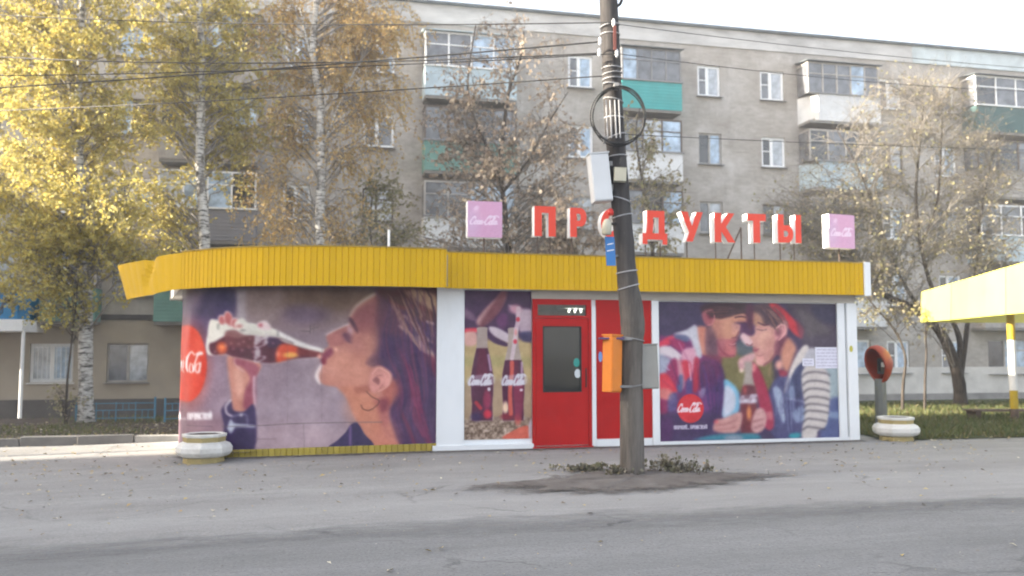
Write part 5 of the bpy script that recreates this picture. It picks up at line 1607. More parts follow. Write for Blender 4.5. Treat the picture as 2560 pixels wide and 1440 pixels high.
P.stroke([(1010, 292), (1060, 303), (1105, 296)], 5, (112, 70, 86), 8, .8)
P.ell(1080, 380, 70, 60, (226, 172, 156), .9, .8); P.ell(1140, 470, 60, 90, (190, 128, 122), .9, .6)
P.ell(1030, 620, 40, 30, (230, 176, 166), .9, .7)
P.stroke([(905, 440), (940, 456), (965, 440)], 6, (150, 80, 92), 6, .8)
P.stroke([(968, 505), (1000, 502), (1030, 488)], [3, 5, 3], (140, 60, 82), 7, .8)
P.stroke([(1000, 550), (1040, 560), (1070, 545)], 5, (176, 110, 112), 6, .7)
P.stroke([(1080, 650), (1150, 600), (1200, 520)], 10, (140, 80, 92), 14, .7)
P.strands([(1000, 60), (1080, 140), (1160, 260), (1200, 330)], [(1180, 60), (1260, 140), (1320, 230), (1330, 300)], 26, [(70, 50, 66), (124, 88, 88), (96, 68, 78), (150, 110, 100)], 3, 8, 6, .6, 9)
P.strands([(470, 80), (560, 60), (700, 60), (900, 60)], [(500, 150), (600, 160), (720, 150), (900, 130)], 26, [(62, 40, 54), (98, 64, 66), (120, 80, 76)], 3, 8, 6, .6, 10)
P.stroke([(1205, 280), (1250, 250), (1290, 260), (1290, 330), (1230, 400)], 6, (230, 170, 166), 7, .8)
for a_, b_, c__ in (((140, 470), (250, 560), (224, 206, 212)), ((60, 640), (130, 700), (176, 176, 196)), ((150, 620), (230, 840), (120, 36, 92)), ((330, 640), (350, 800), (224, 176, 190)), ((410, 640), (440, 900), (140, 40, 84)), ((230, 430), (330, 620), (196, 120, 150)), ((60, 800), (180, 900), (196, 50, 76))):
    P.stroke([a_, b_], 9, c__, 9, .6, False)
P.strands([(460, 640), (500, 800), (520, 1000), (540, 1180)], [(640, 640), (680, 800), (690, 1000), (640, 1180)], 18, [(60, 38, 88), (104, 50, 112), (84, 62, 120)], 6, 16, 12, .5, 11)
P.strands([(1200, 800), (1190, 1000), (1200, 1200), (1220, 1370)], [(1460, 700), (1460, 900), (1470, 1100), (1470, 1360)], 20, [(66, 66, 108), (104, 104, 146), (132, 140, 172), (58, 54, 94)], 5, 14, 10, .5, 12)
# roundel and slogan
P.ell(345, 1085, 132, 144, (214, 48, 58), .03)
logo(P, 215, 452, 1120, 1025, (240, 214, 220), 2.5, 4)
word(P, 'ПОПРОБУЙ...', 180, 335, 1290, 1258, (206, 198, 214), 4.2, 4, .9)
word(P, 'ПОЧУВСТВУЙ', 345, 512, 1286, 1254, (206, 198, 214), 4.2, 4, .9)
P.C += (P.noise(70, 12, 21) + P.noise(30, 8, 22) + P.noise(14, 6, 23))[:, None] + P.noise(10, 9, 8)[:, None]
o = put('poster', print_mesh('poster', g, nu, nv, P.linear(), M_PRINT), kiosk)
o['label'] = 'poster of a smiling couple sharing a cola bottle'
# paper notices
def notice(u0, v0, u1, v1, lines, lab):
    g, u_, v_ = flat_poster(u0, v0, u1, v1, 40, 34, 0.020)
    P = Print(u_, v_, (214, 212, 226))
    for k_ in range(lines):
        yy = v0 + (v1 - v0) * (k_ + 0.8) / (lines + 0.6)
        xx = u0 + 5
        rr = random.Random(k_)
        while xx < u1 - 8:
            w_ = rr.uniform(4, 11); P.stroke([(xx, yy), (min(xx + w_, u1 - 5), yy)], 0.9, (150, 140, 166), 1.0, .7); xx += w_ + 4
    P.C += P.noise(8, 10, 3)[:, None]
    o = put('paper_notice', print_mesh('paper_notice', g, 40, 34, P.linear(), M_PRINT), kiosk); o['label'] = lab
notice(2038, 868, 2102, 921, 6, 'larger paper notice beside the striped sleeve')
notice(2006, 896, 2035, 915, 2, 'small blank paper notice')
kdisc('sticker', 2128, 872, 0.035, 0.0735, paint('yellow_sticker', (0.5, 0.45, 0.06, 1), .5, .05, 3, 0), kiosk, 0.06)
# ------------------------------------------------------------------ roof lettering
M_LRED = paint('red_letter_face', (0.74, 0.06, 0.03, 1), 0.45, 0.06, 3, 0.03, grime=0.15)
M_LWHITE = paint('white_letter_side', (0.80, 0.80, 0.80, 1), 0.5, 0.05, 3, 0)
M_STEEL = paint('grey_steel', (0.22, 0.22, 0.22, 1), 0.55, 0.2, 5, 0)
M_RUSTY = paint('rusty_steel', (0.12, 0.085, 0.065, 1), 0.8, 0.3, 5, 0)
def extrude(name, loops, depth, mat_, w, h, zoff=0.0):
    """closed 2D loops (first outer, others holes or further pieces) in unit box -> solid, front at y=0, back at y=depth"""
    bm = bmesh.new()
    fr = []
    for lp in loops:
        v = [bm.verts.new((x * w, zoff, y * h)) for x, y in lp]
        fr += [bm.edges.new((v[i], v[(i + 1) % len(v)])) for i in range(len(v))]
    bmesh.ops.triangle_fill(bm, use_beauty=True, use_dissolve=False, edges=fr, normal=(0, -1, 0))
    res = bmesh.ops.extrude_face_region(bm, geom=bm.faces[:])
    bmesh.ops.translate(bm, verts=[e for e in res['geom'] if isinstance(e, bmesh.types.BMVert)], vec=(0, depth, 0))
    bmesh.ops.recalc_face_normals(bm, faces=bm.faces[:])
    me = bpy.data.meshes.new(name); bm.to_mesh(me); bm.free()
    me.materials.append(mat_)
    return me
def arc(cx, cy, rx, ry, a0, a1, n):
    return [(cx + rx * math.cos(math.radians(a0 + (a1 - a0) * i / n)), cy + ry * math.sin(math.radians(a0 + (a1 - a0) * i / n))) for i in range(n + 1)]
LET = {
 'П': [[(0, 0), (.34, 0), (.34, .78), (.66, .78), (.66, 0), (1, 0), (1, 1), (0, 1)]],
 'Р': [[(0, 0), (.40, 0), (.40, .36), (.62, .36)] + arc(.62, .68, .38, .32, -90, 90, 12)[1:] + [(0, 1)], [(.40, .56), (.40, .80), (.55, .80)] + arc(.55, .68, .10, .12, 90, -90, 6)[1:]],
 'О': [arc(.5, .5, .5, .5, 0, 345, 23), arc(.5, .5, .19, .27, 0, 345, 23)],
 'Д': [[(0, 0), (.19, 0), (.19, .14), (.81, .14), (.81, 0), (1, 0), (1, .33), (.90, .33), (.90, 1), (.18, 1), (.18, .60), (.14, .33), (0, .33)], [(.40, .33), (.66, .33), (.66, .80), (.44, .80), (.44, .58)]],
 'У': [[(.22, 0), (.52, 0), (1, 1), (.70, 1), (.50, .52), (.30, 1), (0, 1), (.37, .30)]],
 'К': [[(0, 0), (.32, 0), (.32, .38), (.66, 0), (1, 0), (.55, .52), (.98, 1), (.64, 1), (.32, .62), (.32, 1), (0, 1)]],
 'Т': [[(.32, 0), (.68, 0), (.68, .76), (1, .76), (1, 1), (0, 1), (0, .76), (.32, .76)]],
 'Ы': [[(0, 0), (.42, 0)] + arc(.42, .31, .24, .31, -90, 90, 10)[1:] + [(.25, .62), (.25, 1), (0, 1)], [(.25, .21), (.25, .42), (.36, .42)] + arc(.36, .315, .08, .105, 90, -90, 6)[1:], [(.76, 0), (1, 0), (1, 1), (.76, 1)]],
}
TS = -0.15
rects = [('П', 1336, 516, 1389, 591), ('Р', 1425, 520, 1466, 593), ('О', 1502, 522, 1554, 596), ('Д', 1606, 527, 1667, 611), ('У', 1702, 530, 1757, 604), ('К', 1786, 533, 1837, 606), ('Т', 1868, 535, 1914, 607), ('Ы', 1944, 537, 2002, 607)]
sgn = thing('shop_sign', tuple(kw(4.2, TS - 0.1, FTOP)), 'row of red block letters spelling ПРОДУКТЫ on the kiosk roof', 'sign')
ZDECK = FTOP - 0.04
for ch, u0, v0, u1, v1 in rects:
    um = (u0 + u1) / 2
    s0, s1 = ks(u0, (v0 + v1) / 2, TS)[0], ks(u1, (v0 + v1) / 2, TS)[0]
    zt, zb_ = ks(um, v0, TS)[1], ks(um, v1, TS)[1]
    w, h = s1 - s0, zt - zb_
    loc = kw(s0, TS, zb_)
    o = put('letter', extrude('letter', LET[ch], 0.17, M_LWHITE, w, h), sgn, tuple(loc - WPOS[sgn.name]), (0, 0, KANG))
    put('face', extrude('face', LET[ch], 0.010, M_LRED, w, h, -0.0125), o, (0, 0, 0))
    o['label'] = 'red letter ' + ch
    mb = MB()
    for f_ in ((0.2, 0.8) if ch in 'ПДЫ' else (0.5,)):
        if ch == 'Р': f_ = 0.2
        if ch == 'У': f_ = 0.36
        if ch == 'К': f_ = 0.15
        a = kw(s0 + w * f_, TS - 0.09, ZDECK); b = kw(s0 + w * f_, TS - 0.09, zb_ + 0.03)
        mb.bar(a, b, 0.011, n=6)
    mb.put('support_rod', M_RUSTY, sgn)
mb = MB(); s_, _ = ks(1861, 600, TS); z_ = ks(1858, 566, TS)[1]
mb.bar(kw(s_, TS - 0.12, z_), kw(ks(1818, 640, TS)[0], TS - 0.10, ZDECK), 0.014); mb.bar(kw(s_, TS - 0.12, z_), kw(s_, TS - 0.12, ZDECK), 0.014)
mb.put('brace', M_RUSTY, sgn)
# ------------------------------------------------------------------ two faded light boxes
def light_box(u0, v0, u1, v1, yaw, w, depth, label):
    s0, zt = ks(u0, v0, TS); zb_ = ks((u0 + u1) / 2, v1, TS)[1]; zt = ks((u0 + u1) / 2, v0, TS)[1]
    p0 = kw(s0, TS, zb_); h = zt - zb_
    ang = KANG + yaw
    ex = Vector((math.cos(ang), math.sin(ang), 0)); iy = Vector((-math.sin(ang), math.cos(ang), 0))
    root = thing('light_box_sign', (p0.x + ex.x * w / 2, p0.y + ex.y * w / 2, ZDECK), label, 'sign', 'soft drink light boxes on the kiosk roof')
    m = MB(); m.box(0, w, 0.012, depth, 0, h)
    c = put('casing', m.mesh('casing', M_LWHITE), root, tuple(p0 - WPOS[root.name]), (0, 0, ang)); bevel(c, 0.012, 2)
    n = 80
    X, Z = np.meshgrid(np.linspace(0.004, w - 0.004, n), np.linspace(0.004, h - 0.004, n))
    P = Print((X / w * 1000).ravel(), ((1 - Z / h) * 1000).ravel(), (212, 160, 196))
    P.ell(560, 250, 420, 300, (220, 156, 192), .8, .8); P.ell(520, 800, 480, 240, (206, 148, 186), .8, .8)
    P.ell(100, 600, 220, 380, (206, 172, 208), .8, .7)
    P.ell(250, 200, 80, 60, (238, 204, 228), .5, .95, -.6); P.stroke([(180, 320), (300, 280)], 20, (224, 184, 210), 18, .6)
    P.C += (np.array((206, 176, 196)) - P.C) * .3
    logo(P, 60, 900, 640, 390, (234, 212, 230), 2.6, 10, .95)
    P.C += P.noise(30, 8, 1)[:, None]
    g_ = np.stack([X, np.zeros_like(X), Z], -1)
    put('face', print_mesh('face', g_, n, n, P.linear(), M_PRINTBOX), root, tuple(p0 - WPOS[root.name]), (0, 0, ang))
    for f_ in (0.5,):
        q = p0 + ex * w * f_ + iy * depth * 0.5
        m = MB(); m.bar((q.x, q.y, ZDECK), (q.x, q.y, p0.z + 0.05), 0.014, n=6); m.put('post', M_RUSTY, root)
wl1 = ks(1256, 548, TS)[0] - ks(1169, 548, TS)[0]
light_box(1169, 503, 1256, 594, 0.0, wl1, 0.17, 'square faded pink light box beside the first letter П')
light_box(2072, 535, 2138, 620, math.radians(8), wl1 * 1.0, 0.19, 'square faded pink light box beside the last letter Ы')
# white stub pipe on the roof
p = kw(*[ks(972, 600, -0.8)[0], -0.8, 0])
mb = MB(); mb.bar((p.x, p.y, ZDECK), (p.x, p.y, ks(972, 575, -0.8)[1]), 0.022, n=8)
tag(mb.put('vent_pipe', M_LWHITE), 'thin white pipe sticking up from the kiosk roof', 'pipe')

# ------------------------------------------------------------------ utility pole
YP = 11.1
base = at_g(1581, 1190); YP = base.y
def pp(u, v, dy=0.0): return at_Y(u, v, YP + dy)
pxm = YP / F
def mat_wood():
    t = NT('tarred_pole_wood')
    co = t.coord()
    sep = t.n('ShaderNodeSeparateXYZ'); t.l(co, sep.inputs[0])
    a = t.noise(t.mapping(co, (9, 9, 0.9)), 1.0, 8, 0.7)
    wood = t.ramp(a, [(0.3, (0.022, 0.020, 0.021, 1)), (0.65, (0.075, 0.069, 0.067, 1))])
    old = t.ramp(a, [(0.3, (0.055, 0.048, 0.043, 1)), (0.65, (0.165, 0.148, 0.132, 1))])
    wb = t.n('ShaderNodeMath', operation='MULTIPLY_ADD'); t.l(t.noise(co, 2.0, 6, 0.7), wb.inputs[0]); wb.inputs[1].default_value = 1.6; t.l(sep.outputs[2], wb.inputs[2])
    f = t.n('ShaderNodeMapRange'); t.l(wb.outputs[0], f.inputs[0]); f.inputs[1].default_value = 2.6; f.inputs[2].default_value = 3.8
    c = t.mix(f.outputs[0], old, wood)
    pt = t.noise(t.mapping(co, (3, 3, 1.5)), 1.0, 7, 0.7)
    c = t.mix(t.ramp(pt, [(0.62, (0, 0, 0, 1)), (0.72, (0.6,) * 3 + (1,))]), c, (0.30, 0.28, 0.25, 1))   # torn notices
    t.col(c); t.set(0.88, 0.25)
    t.bump(t.noise(t.mapping(co, (16, 16, 1.2)), 1.0, 7, 0.7), 0.8, 0.02)
    return t.mat
M_POLE = mat_wood()
pole = thing('utility_pole', tuple(base), 'leaning grey utility pole hung with boxes and cables in front of the kiosk', 'pole')
ctr = [(1512, -190, 22), (1521, 0, 23), (1528, 150, 23.5), (1535, 300, 24), (1551, 500, 24.5), (1560, 600, 24.5), (1565, 660, 24.5), (1571, 720, 26), (1578, 770, 29.5), (1582, 820, 30), (1580, 860, 28), (1579, 1000, 28.5), (1580, 1120, 29.5), (1581, 1195, 32), (1581, 1212, 34)]
path = smooth_path([pp(u, v) for u, v, r in ctr], 5)
rad = np.interp(np.linspace(0, len(ctr) - 1, len(path)), range(len(ctr)), [r * pxm for _, _, r in ctr])
rr = random.Random(2)
mb = MB(); mb.tube(path, [r * rr.uniform(0.975, 1.025) for r in rad], 20); mb.put('shaft', M_POLE, pole, smooth=True)
def pole_at(v):
    us = [c[1] for c in ctr]
    return np.interp(v, us, [c[0] for c in ctr]), np.interp(v, us, [c[2] for c in ctr]) * pxm
M_ALU = paint('bright_metal_strap', (0.33, 0.33, 0.34, 1), 0.5, 0.25, 6, 0)
for v in (66, 88, 172, 186, 199, 214, 252, 296, 342, 392, 500, 541, 680, 718, 847, 965):
    u, r = pole_at(v)
    c_ = pp(u, v); m = MB()
    tilt = rr.uniform(-0.05, 0.05)
    ringp = [c_ + Vector((math.cos(a) * (r + 0.006), math.sin(a) * (r + 0.006), math.cos(a) * tilt)) for a in [2 * math.pi * i / 18 for i in range(19)]]
    m.tube(ringp, [0.009] * 19, 5, cap=False)
    m.put('strap', M_ALU if v < 750 else M_STEEL, pole)
for k_, du in enumerate((-18, -8, 4, 14)):
    m = MB(); m.bar(pp(1533 + du, 250, -0.285 + 0.04 * abs(k_ - 1.5)), pp(1537 + du, 345, -0.285 + 0.04 * abs(k_ - 1.5)), 0.009); m.put('clamp_rod', M_ALU, pole)
m = MB(); m.rbox(pp(1537, 95, -0.27), (0.018, 0, 0), (0, 0.02, 0), (0, 0, 0.16)); m.put('bracket', paint('rust_red_bracket', (0.16, 0.05, 0.04, 1), .7, .3, 5, 0), pole)
for (u, v) in ((1534, 58), (1542, 134), (1500, 104), (1498, 132)):
    m = MB(); c_ = pp(u, v, -0.24)
    m.tube([c_ + Vector((0, 0, -0.05)), c_ + Vector((0, 0, -0.01)), c_, c_ + Vector((0, 0, 0.03)), c_ + Vector((0, 0, 0.06))], [0.012, 0.024, 0.016, 0.024, 0.008], 10); m.put('insulator', M_LWHITE, pole, smooth=True)
m = MB(); m.tube(smooth_path([pp(1536, 18), pp(1550, 10), pp(1556, -10), pp(1560, -60)], 4), [0.02] * 13, 6); m.put('cable_stub', M_BLACK, pole)

# things hung on the pole
def hung_box(name, c_, hx, hy, hz, yaw, roll, mat_, label, cat, lid=None, bv=0.012):
    """box with lid, hinge line and bracket"""
    root = thing(name, tuple(c_ - Vector((0, 0, hz))), label, cat)
    R = Matrix.Rotation(yaw, 3, 'Z') @ Matrix.Rotation(roll, 3, 'Y')
    ax, ay, az = R @ Vector((hx, 0, 0)), R @ Vector((0, hy, 0)), R @ Vector((0, 0, hz))
    m = MB(); m.rbox(c_, ax, ay, az); bevel(m.put('casing', mat_, root), bv)
    m = MB(); m.rbox(c_ - ay * 1.05, ax * 0.93, ay * 0.06, az * 0.95); bevel(m.put('door', lid or mat_, root), 0.005)
    m = MB(); m.rbox(c_ + az * 1.03, ax * 1.08, ay * 1.1, az * 0.028); m.put('cap', lid or mat_, root)
    return root
M_BOXW = paint('white_enamel_box', (0.60, 0.62, 0.64, 1), 0.45, 0.06, 3, 0.02, grime=0.2)
M_BOXG = paint('grey_enamel_box', (0.27, 0.27, 0.255, 1), 0.55, 0.1, 3, 0.02, grime=0.3)
M_BOXO = paint('orange_plastic', (0.66, 0.20, 0.018, 1), 0.45, 0.10, 3, 0.02)
M_CREAM = paint('cream_plastic', (0.50, 0.48, 0.38, 1), 0.5, 0.1, 4, 0)
b_ = hung_box('meter_box', pp(1499, 447, -0.10), 24 * pxm, 0.11, 60 * pxm, 0.12, -0.10, M_BOXW, 'tall white metal box strapped high on the pole above the letters', 'box')
m = MB(); m.rbox(pp(1523, 470, -0.06), (0.05, 0, 0), (0, 0.04, 0), (0, 0, 0.04)); m.rbox(pp(1523, 410, -0.06), (0.05, 0, 0), (0, 0.04, 0), (0, 0, 0.03)); m.put('bracket', M_STEEL, b_)
hung_box('junction_box', pp(1550, 438, -0.17), 15 * pxm, 0.05, 17 * pxm, 0.0, 0.05, M_CREAM, 'small cream junction box on the pole face', 'box', bv=0.006)
b_ = hung_box('orange_box', pp(1530, 910, -0.12), 0.095, 0.085, 69 * pxm, math.radians(40), 0.035, M_BOXO, 'tall orange box hanging on the pole beside the red door', 'box')
m = MB(); m.rbox(pp(1528, 846, -0.10), (0.16, 0, 0), (0, 0.10, 0), (0, 0, 0.012)); m.put('top_plate', paint('violet_plate', (0.10, 0.06, 0.16, 1), .5, .1, 3, 0), b_)
m = MB(); m.rbox(pp(1560, 848, -0.10), (0.10, 0, 0), (0, 0.06, 0), (0, 0, 0.015)); m.rbox(pp(1560, 966, -0.10), (0.10, 0, 0), (0, 0.06, 0), (0, 0, 0.015)); m.put('bracket', M_STEEL, b_)
b_ = hung_box('grey_box', pp(1622, 917, 0.02), 23 * pxm, 0.10, 54 * pxm, -0.18, -0.03, M_BOXG, 'grey metal switch box fixed to the right side of the pole', 'box')
m = MB(); m.rbox(pp(1603, 890, 0.0), (0.04, 0, 0), (0, 0.05, 0), (0, 0, 0.04)); m.put('bracket', M_STEEL, b_)
# coil of cable
coil = thing('cable_coil', tuple(pp(1547, 365, -0.2)), 'large loop of black cable tied to the upper pole', 'cable')
rr = random.Random(8)
for k_ in range(4):
    cx_, cy_ = 1548 + rr.uniform(-3, 3), 290 + rr.uniform(-3, 3)
    rx_, ry_ = (66 + rr.uniform(-2, 3)) * pxm, (73 + rr.uniform(-3, 3)) * pxm
    c_ = pp(cx_, cy_, -0.20 - 0.02 * k_)
    pts = [c_ + Vector((math.cos(a) * rx_, 0.05 * math.sin(2 * a + k_), math.sin(a) * ry_)) for a in [2 * math.pi * i / 40 for i in range(41)]]
    m = MB(); m.tube(pts, [0.009] * 41, 6, cap=False); m.put('loop', M_BLACK, coil, smooth=True)
m = MB(); m.rbox(pp(1512, 350, -0.2), (0.02, 0, 0.01), (0, 0.07, 0), (0, 0, 0.03)); m.put('tie', M_STEEL, coil)
m = MB(); m.rbox(pp(1540, 216, -0.2), (0.03, 0, 0), (0, 0.07, 0), (0, 0, 0.03)); m.put('tie', M_STEEL, coil)
# siren: cream housing with red lamp
srn = thing('alarm_siren', tuple(pp(1516, 590, -0.16)), 'cream alarm siren with a red lamp on the pole', 'siren')
m = MB(); c_ = pp(1517, 566, -0.14)
prof = [(-0.11, 0.05), (-0.10, 0.062), (0.0, 0.064), (0.05, 0.056), (0.085, 0.036), (0.10, 0.01)]
m.tube([c_ + Vector((0.02 * f_, 0, f_)) for f_, _ in prof], [r_ for _, r_ in prof], 16); m.put('housing', M_CREAM, srn, smooth=True)
m = MB(); c_ = pp(1526, 529, -0.14)
m.tube([c_ + Vector((0, 0, f_)) for f_ in (-0.05, -0.02, 0.01, 0.035, 0.045)], [0.035, 0.042, 0.04, 0.025, 0.005], 12); m.put('lamp', paint('red_lamp_plastic', (0.55, 0.03, 0.02, 1), .3, .05, 3, 0), srn, smooth=True)
m = MB(); m.bar(pp(1530, 560, -0.1), pp(1552, 560, -0.05), 0.02); m.put('arm', M_BLACK, srn)
# blue house-number style plate
M_BLUEP = paint('blue_plate', (0.035, 0.17, 0.45, 1), 0.45, 0.08, 3, 0)
bp = thing('blue_plate_sign', tuple(pp(1528, 664, -0.1)), 'narrow blue plate with white lines fixed under the siren', 'sign')
m = MB(); m.rbox(pp(1526, 628, -0.10), (0.062, 0.0, 0), (0.0, 0.006, 0), (-0.01, 0, 0.19)); m.put('plate', M_BLUEP, bp)
for v, w in ((610, .04), (626, .045)):
    m = MB(); m.rbox(pp(1526, v, -0.109), (w, 0, 0.008), (0, 0.002, 0), (0, 0, 0.006)); m.put('stroke', M_LWHITE, bp)
m = MB(); m.rbox(pp(1540, 640, -0.04), (0.05, 0, 0), (0, 0.03, 0), (0, 0, 0.012)); m.put('bracket', M_STEEL, bp)

# overhead wires
def wire(pts, r, label, sag=0.0):
    P_ = [Vector(p) for p in pts]; n = 40; out = []
    for i in range(n + 1):
        f_ = i / n; p = P_[0].lerp(P_[-1], f_); p.z -= sag * 4 * f_ * (1 - f_); out.append(p)
    m = MB(); m.tube(out, [r] * (n + 1), 5)
    tag(m.put('overhead_wire', M_BLACK), label, 'wire', 'overhead wires on the pole')
WL = 'thin dark overhead wire running left from the pole past the birches'
WR = 'thin dark overhead wire running right from the pole past the balconies'
wire([pp(1505, 104, -0.2), at_Y(-500, 248, 15)], 0.011, 'thickest dark overhead wire, sloping down to the left past the birch trunks', 0.06)
wire([pp(1498, 133, -0.2), at_Y(-500, 100, 17)], 0.010, 'sagging thin overhead wire running level to the left past the birches', 0.28)
wire([pp(1534, 56, -0.2), at_Y(-500, 0, 17)], 0.008, 'highest thin overhead wire running left from the topmost insulator', 0.20)
wire([pp(1505, 190, -0.2), at_Y(-500, 290, 19)], 0.009, 'lowest thin overhead wire running left from the straps above the cable coil', 0.1)
wire([pp(1538, 134, -0.2), pp(1380, 128, -0.5), at_Y(-500, 190, 13)], 0.007, WL, 0.1)
wire([pp(1540, 60, -0.2), at_Y(2900, 190, 17)], 0.005, 'overhead wire running right from the pole just under the roof edge', 0.1)
wire([pp(1542, 134, -0.2), at_Y(2900, 230, 17)], 0.005, WR, 0.18)
wire([pp(1545, 335, -0.2), at_Y(2900, 380, 18)], 0.005, 'overhead wire running right from the cable coil between the window rows', 0.05)

# ------------------------------------------------------------------ flower pots
M_POTW = paint('white_painted_concrete', (0.62, 0.61, 0.58, 1), 0.85, 0.1, 5, 0.35, grime=0.6, grime_col=(0.33, 0.31, 0.28, 1))
M_POTY = paint('yellow_painted_concrete', (0.36, 0.29, 0.13, 1), 0.85, 0.15, 5, 0.3, grime=0.5, grime_col=(0.22, 0.18, 0.10, 1))
def flower_pot(u, v, wpx, label):
    p = at_g(u, v)
    g0 = p.z
    R = wpx * p.y / F / 2
    p = Vector((p.x, p.y + R * 0.75, gz(p.x, p.y + R * 0.75))); p.z = min(p.z, g0)
    root = thing('flower_pot', tuple(p), label, 'flower pot', 'concrete flower pots before the kiosk')
    k = R / 0.375
    def lathe(prof, mat_, name, closed_top=True):
        n = 8; m = MB(); vs_ = []
        for r_, z_ in prof:
            for i in range(n):
                a = 2 * math.pi * (i + 0.28) / n
                vs_.append((p.x + r_ * k * math.cos(a), p.y + r_ * k * math.sin(a), p.z + z_ * k))
        fs_ = [(j_ * n + i, j_ * n + (i + 1) % n, (j_ + 1) * n + (i + 1) % n, (j_ + 1) * n + i) for j_ in range(len(prof) - 1) for i in range(n)]
        fs_ += [tuple(range(n))[::-1], tuple(range((len(prof) - 1) * n, len(prof) * n))]
        m.add(vs_, fs_); bevel(m.put(name, mat_, root), 0.010, 2)
    lathe([(.30, -0.03), (.29, .085)], M_POTY, 'foot')
    lathe([(.295, .080), (.365, .105), (.405, .155), (.405, .225), (.37, .275), (.30, .305)], M_POTW, 'bowl')
    lathe([(.302, .300), (.308, .375)], M_POTY, 'band')
    lathe([(.318, .372), (.325, .418), (.27, .422), (.255, .39)], M_POTW, 'rim')
    m = MB(); m.tube([(p.x, p.y, p.z + .385 * k), (p.x, p.y, p.z + .408 * k)], [.255 * k, .245 * k], 8); m.put('earth', M_SOIL, root)
flower_pot(492, 1161, 128, 'octagonal white and yellow concrete flower pot by the curved poster')
flower_pot(2258, 1104, 104, 'octagonal white and yellow concrete flower pot at the grass edge')

# ------------------------------------------------------------------ payphone hood
p = at_Y(2203, 1062, 18.6); p.z = gz(p.x, p.y)
ph = thing('payphone', tuple(p), 'orange egg-shaped payphone hood on a grey post in the grass', 'payphone')
M_HOOD = paint('orange_red_hood', (0.27, 0.042, 0.02, 1), 0.5, 0.12, 4, 0.05, grime=0.2)
c_ = at_Y(2197, 912, 18.6)
bm = bmesh.new()
nu_, nv_ = 24, 14
ax = Vector((-0.84, -0.46, -0.30)).normalized()           # opening axis
sx_ = ax.cross(Vector((0, 0, 1))).normalized(); sz_ = sx_.cross(ax).normalized()
rows = []
for j_ in range(nv_ + 1):
    th = math.radians(4 + 100 * j_ / nv_)          # from the back pole to past the equator
    row_ = []
    for i in range(nu_):
        a = 2 * math.pi * i / nu_
        r_ = math.sin(th); d_ = -math.cos(th)
        z_k = 0.44 if math.sin(a) > 0 else 0.42
        q = c_ + ax * (d_ * 0.36 + 0.03) + sx_ * (math.cos(a) * r_ * (0.27 if math.sin(a) > -.2 else 0.27 - 0.10 * (-math.sin(a)) * r_)) + sz_ * (math.sin(a) * r_ * z_k)
        row_.append(bm.verts.new(q))
    rows.append(row_)
for j_ in range(nv_):
    for i in range(nu_):
        bm.faces.new((rows[j_][i], rows[j_][(i + 1) % nu_], rows[j_ + 1][(i + 1) % nu_], rows[j_ + 1][i]))
bm.faces.new(rows[0][::-1])
me = bpy.data.meshes.new('hood'); bm.to_mesh(me); bm.free(); me.materials.append(M_HOOD)
me.polygons.foreach_set('use_smooth', [True] * len(me.polygons))
o = put('hood', me, ph); sm = o.modifiers.new('thick', 'SOLIDIFY'); sm.thickness = 0.035; sm.offset = 1
m = MB(); m.tube([(p.x + .03, p.y + 0.05, p.z - 0.05), (p.x + .03, p.y + 0.05, c_.z - 0.30)], [0.125, 0.115], 10); m.put('post', paint('grey_post', (0.16, 0.165, 0.16, 1), .7, .15, 4, .1), ph, smooth=False)
m = MB(); R = Matrix.Rotation(math.radians(-45), 3, 'Z')
cc_ = c_ - ax * 0.14 + Vector((0, 0, -0.07))
m.rbox(cc_, R @ Vector((0.10, 0, 0)), R @ Vector((0, 0.06, 0)), Vector((0, 0, 0.17))); ho = m.put('phone_unit', paint('dark_phone', (0.05, 0.05, 0.055, 1), .4, .1, 3, 0), ph)
m = MB(); m.rbox(cc_ + R @ Vector((0.03, -0.066, 0.03)), R @ Vector((0.04, 0, 0)), R @ Vector((0, 0.008, 0)), Vector((0, 0, 0.05))); m.put('keypad', M_BOXW, ho)
m = MB(); m.rbox(cc_ + R @ Vector((-0.06, -0.08, 0.0)), R @ Vector((0.02, 0, 0)), R @ Vector((0, 0.025, 0)), Vector((0, 0, 0.11))); m.put('handset', M_BLACK, ho)

# ------------------------------------------------------------------ yellow canopy at the right
M_CANY = paint('yellow_canopy_sheet', (0.76, 0.70, 0.15, 1), 0.5, 0.08, 1.2, 0.05, obj_var=0.12, grime=0.35, grime_col=(0.66, 0.58, 0.06, 1))
M_CANW = paint('white_post_paint', (0.70, 0.70, 0.69, 1), 0.6, 0.1, 4, 0.05, grime=0.3)
M_CANYP = paint('yellow_post_paint', (0.46, 0.32, 0.02, 1), 0.6, 0.12, 4, 0.05, grime=0.3)
Ya, Yb = 23.4, 18.4
a1 = at_Y(2306, 730, Ya); a0 = at_Y(2304, 806, Ya); b1_ = at_Y(2560, 656, Yb); b0_ = at_Y(2560, 782, Yb)
ext = (b1_ - a1); ext0 = (b0_ - a0)
can = thing('market_canopy', (a0.x + 1.5, 20, gz(12, 20)), 'bright yellow sheet canopy on striped yellow and white posts beside the tree', 'canopy')
nseg = 10
def side(f_): return a0 + ext0 * f_, a1 + ext * f_
rr = random.Random(4)
for k_ in range(9):
    f0, f1 = k_ * 1.55 / 9, (k_ + 1) * 1.55 / 9
    q0, q1 = side(f0); r0, r1 = side(f1)
    m = MB(); off = Vector((0.03, 0, 0)); jx = Vector((rr.uniform(-.03, .012), 0, 0))
    m.hexa([q0 + jx, r0 + jx, r0 + off, q0 + off, q1 + jx, r1 + jx, r1 + off, q1 + off]); m.put('side_panel', M_CANY, can)
e0, e1 = side(1.55)
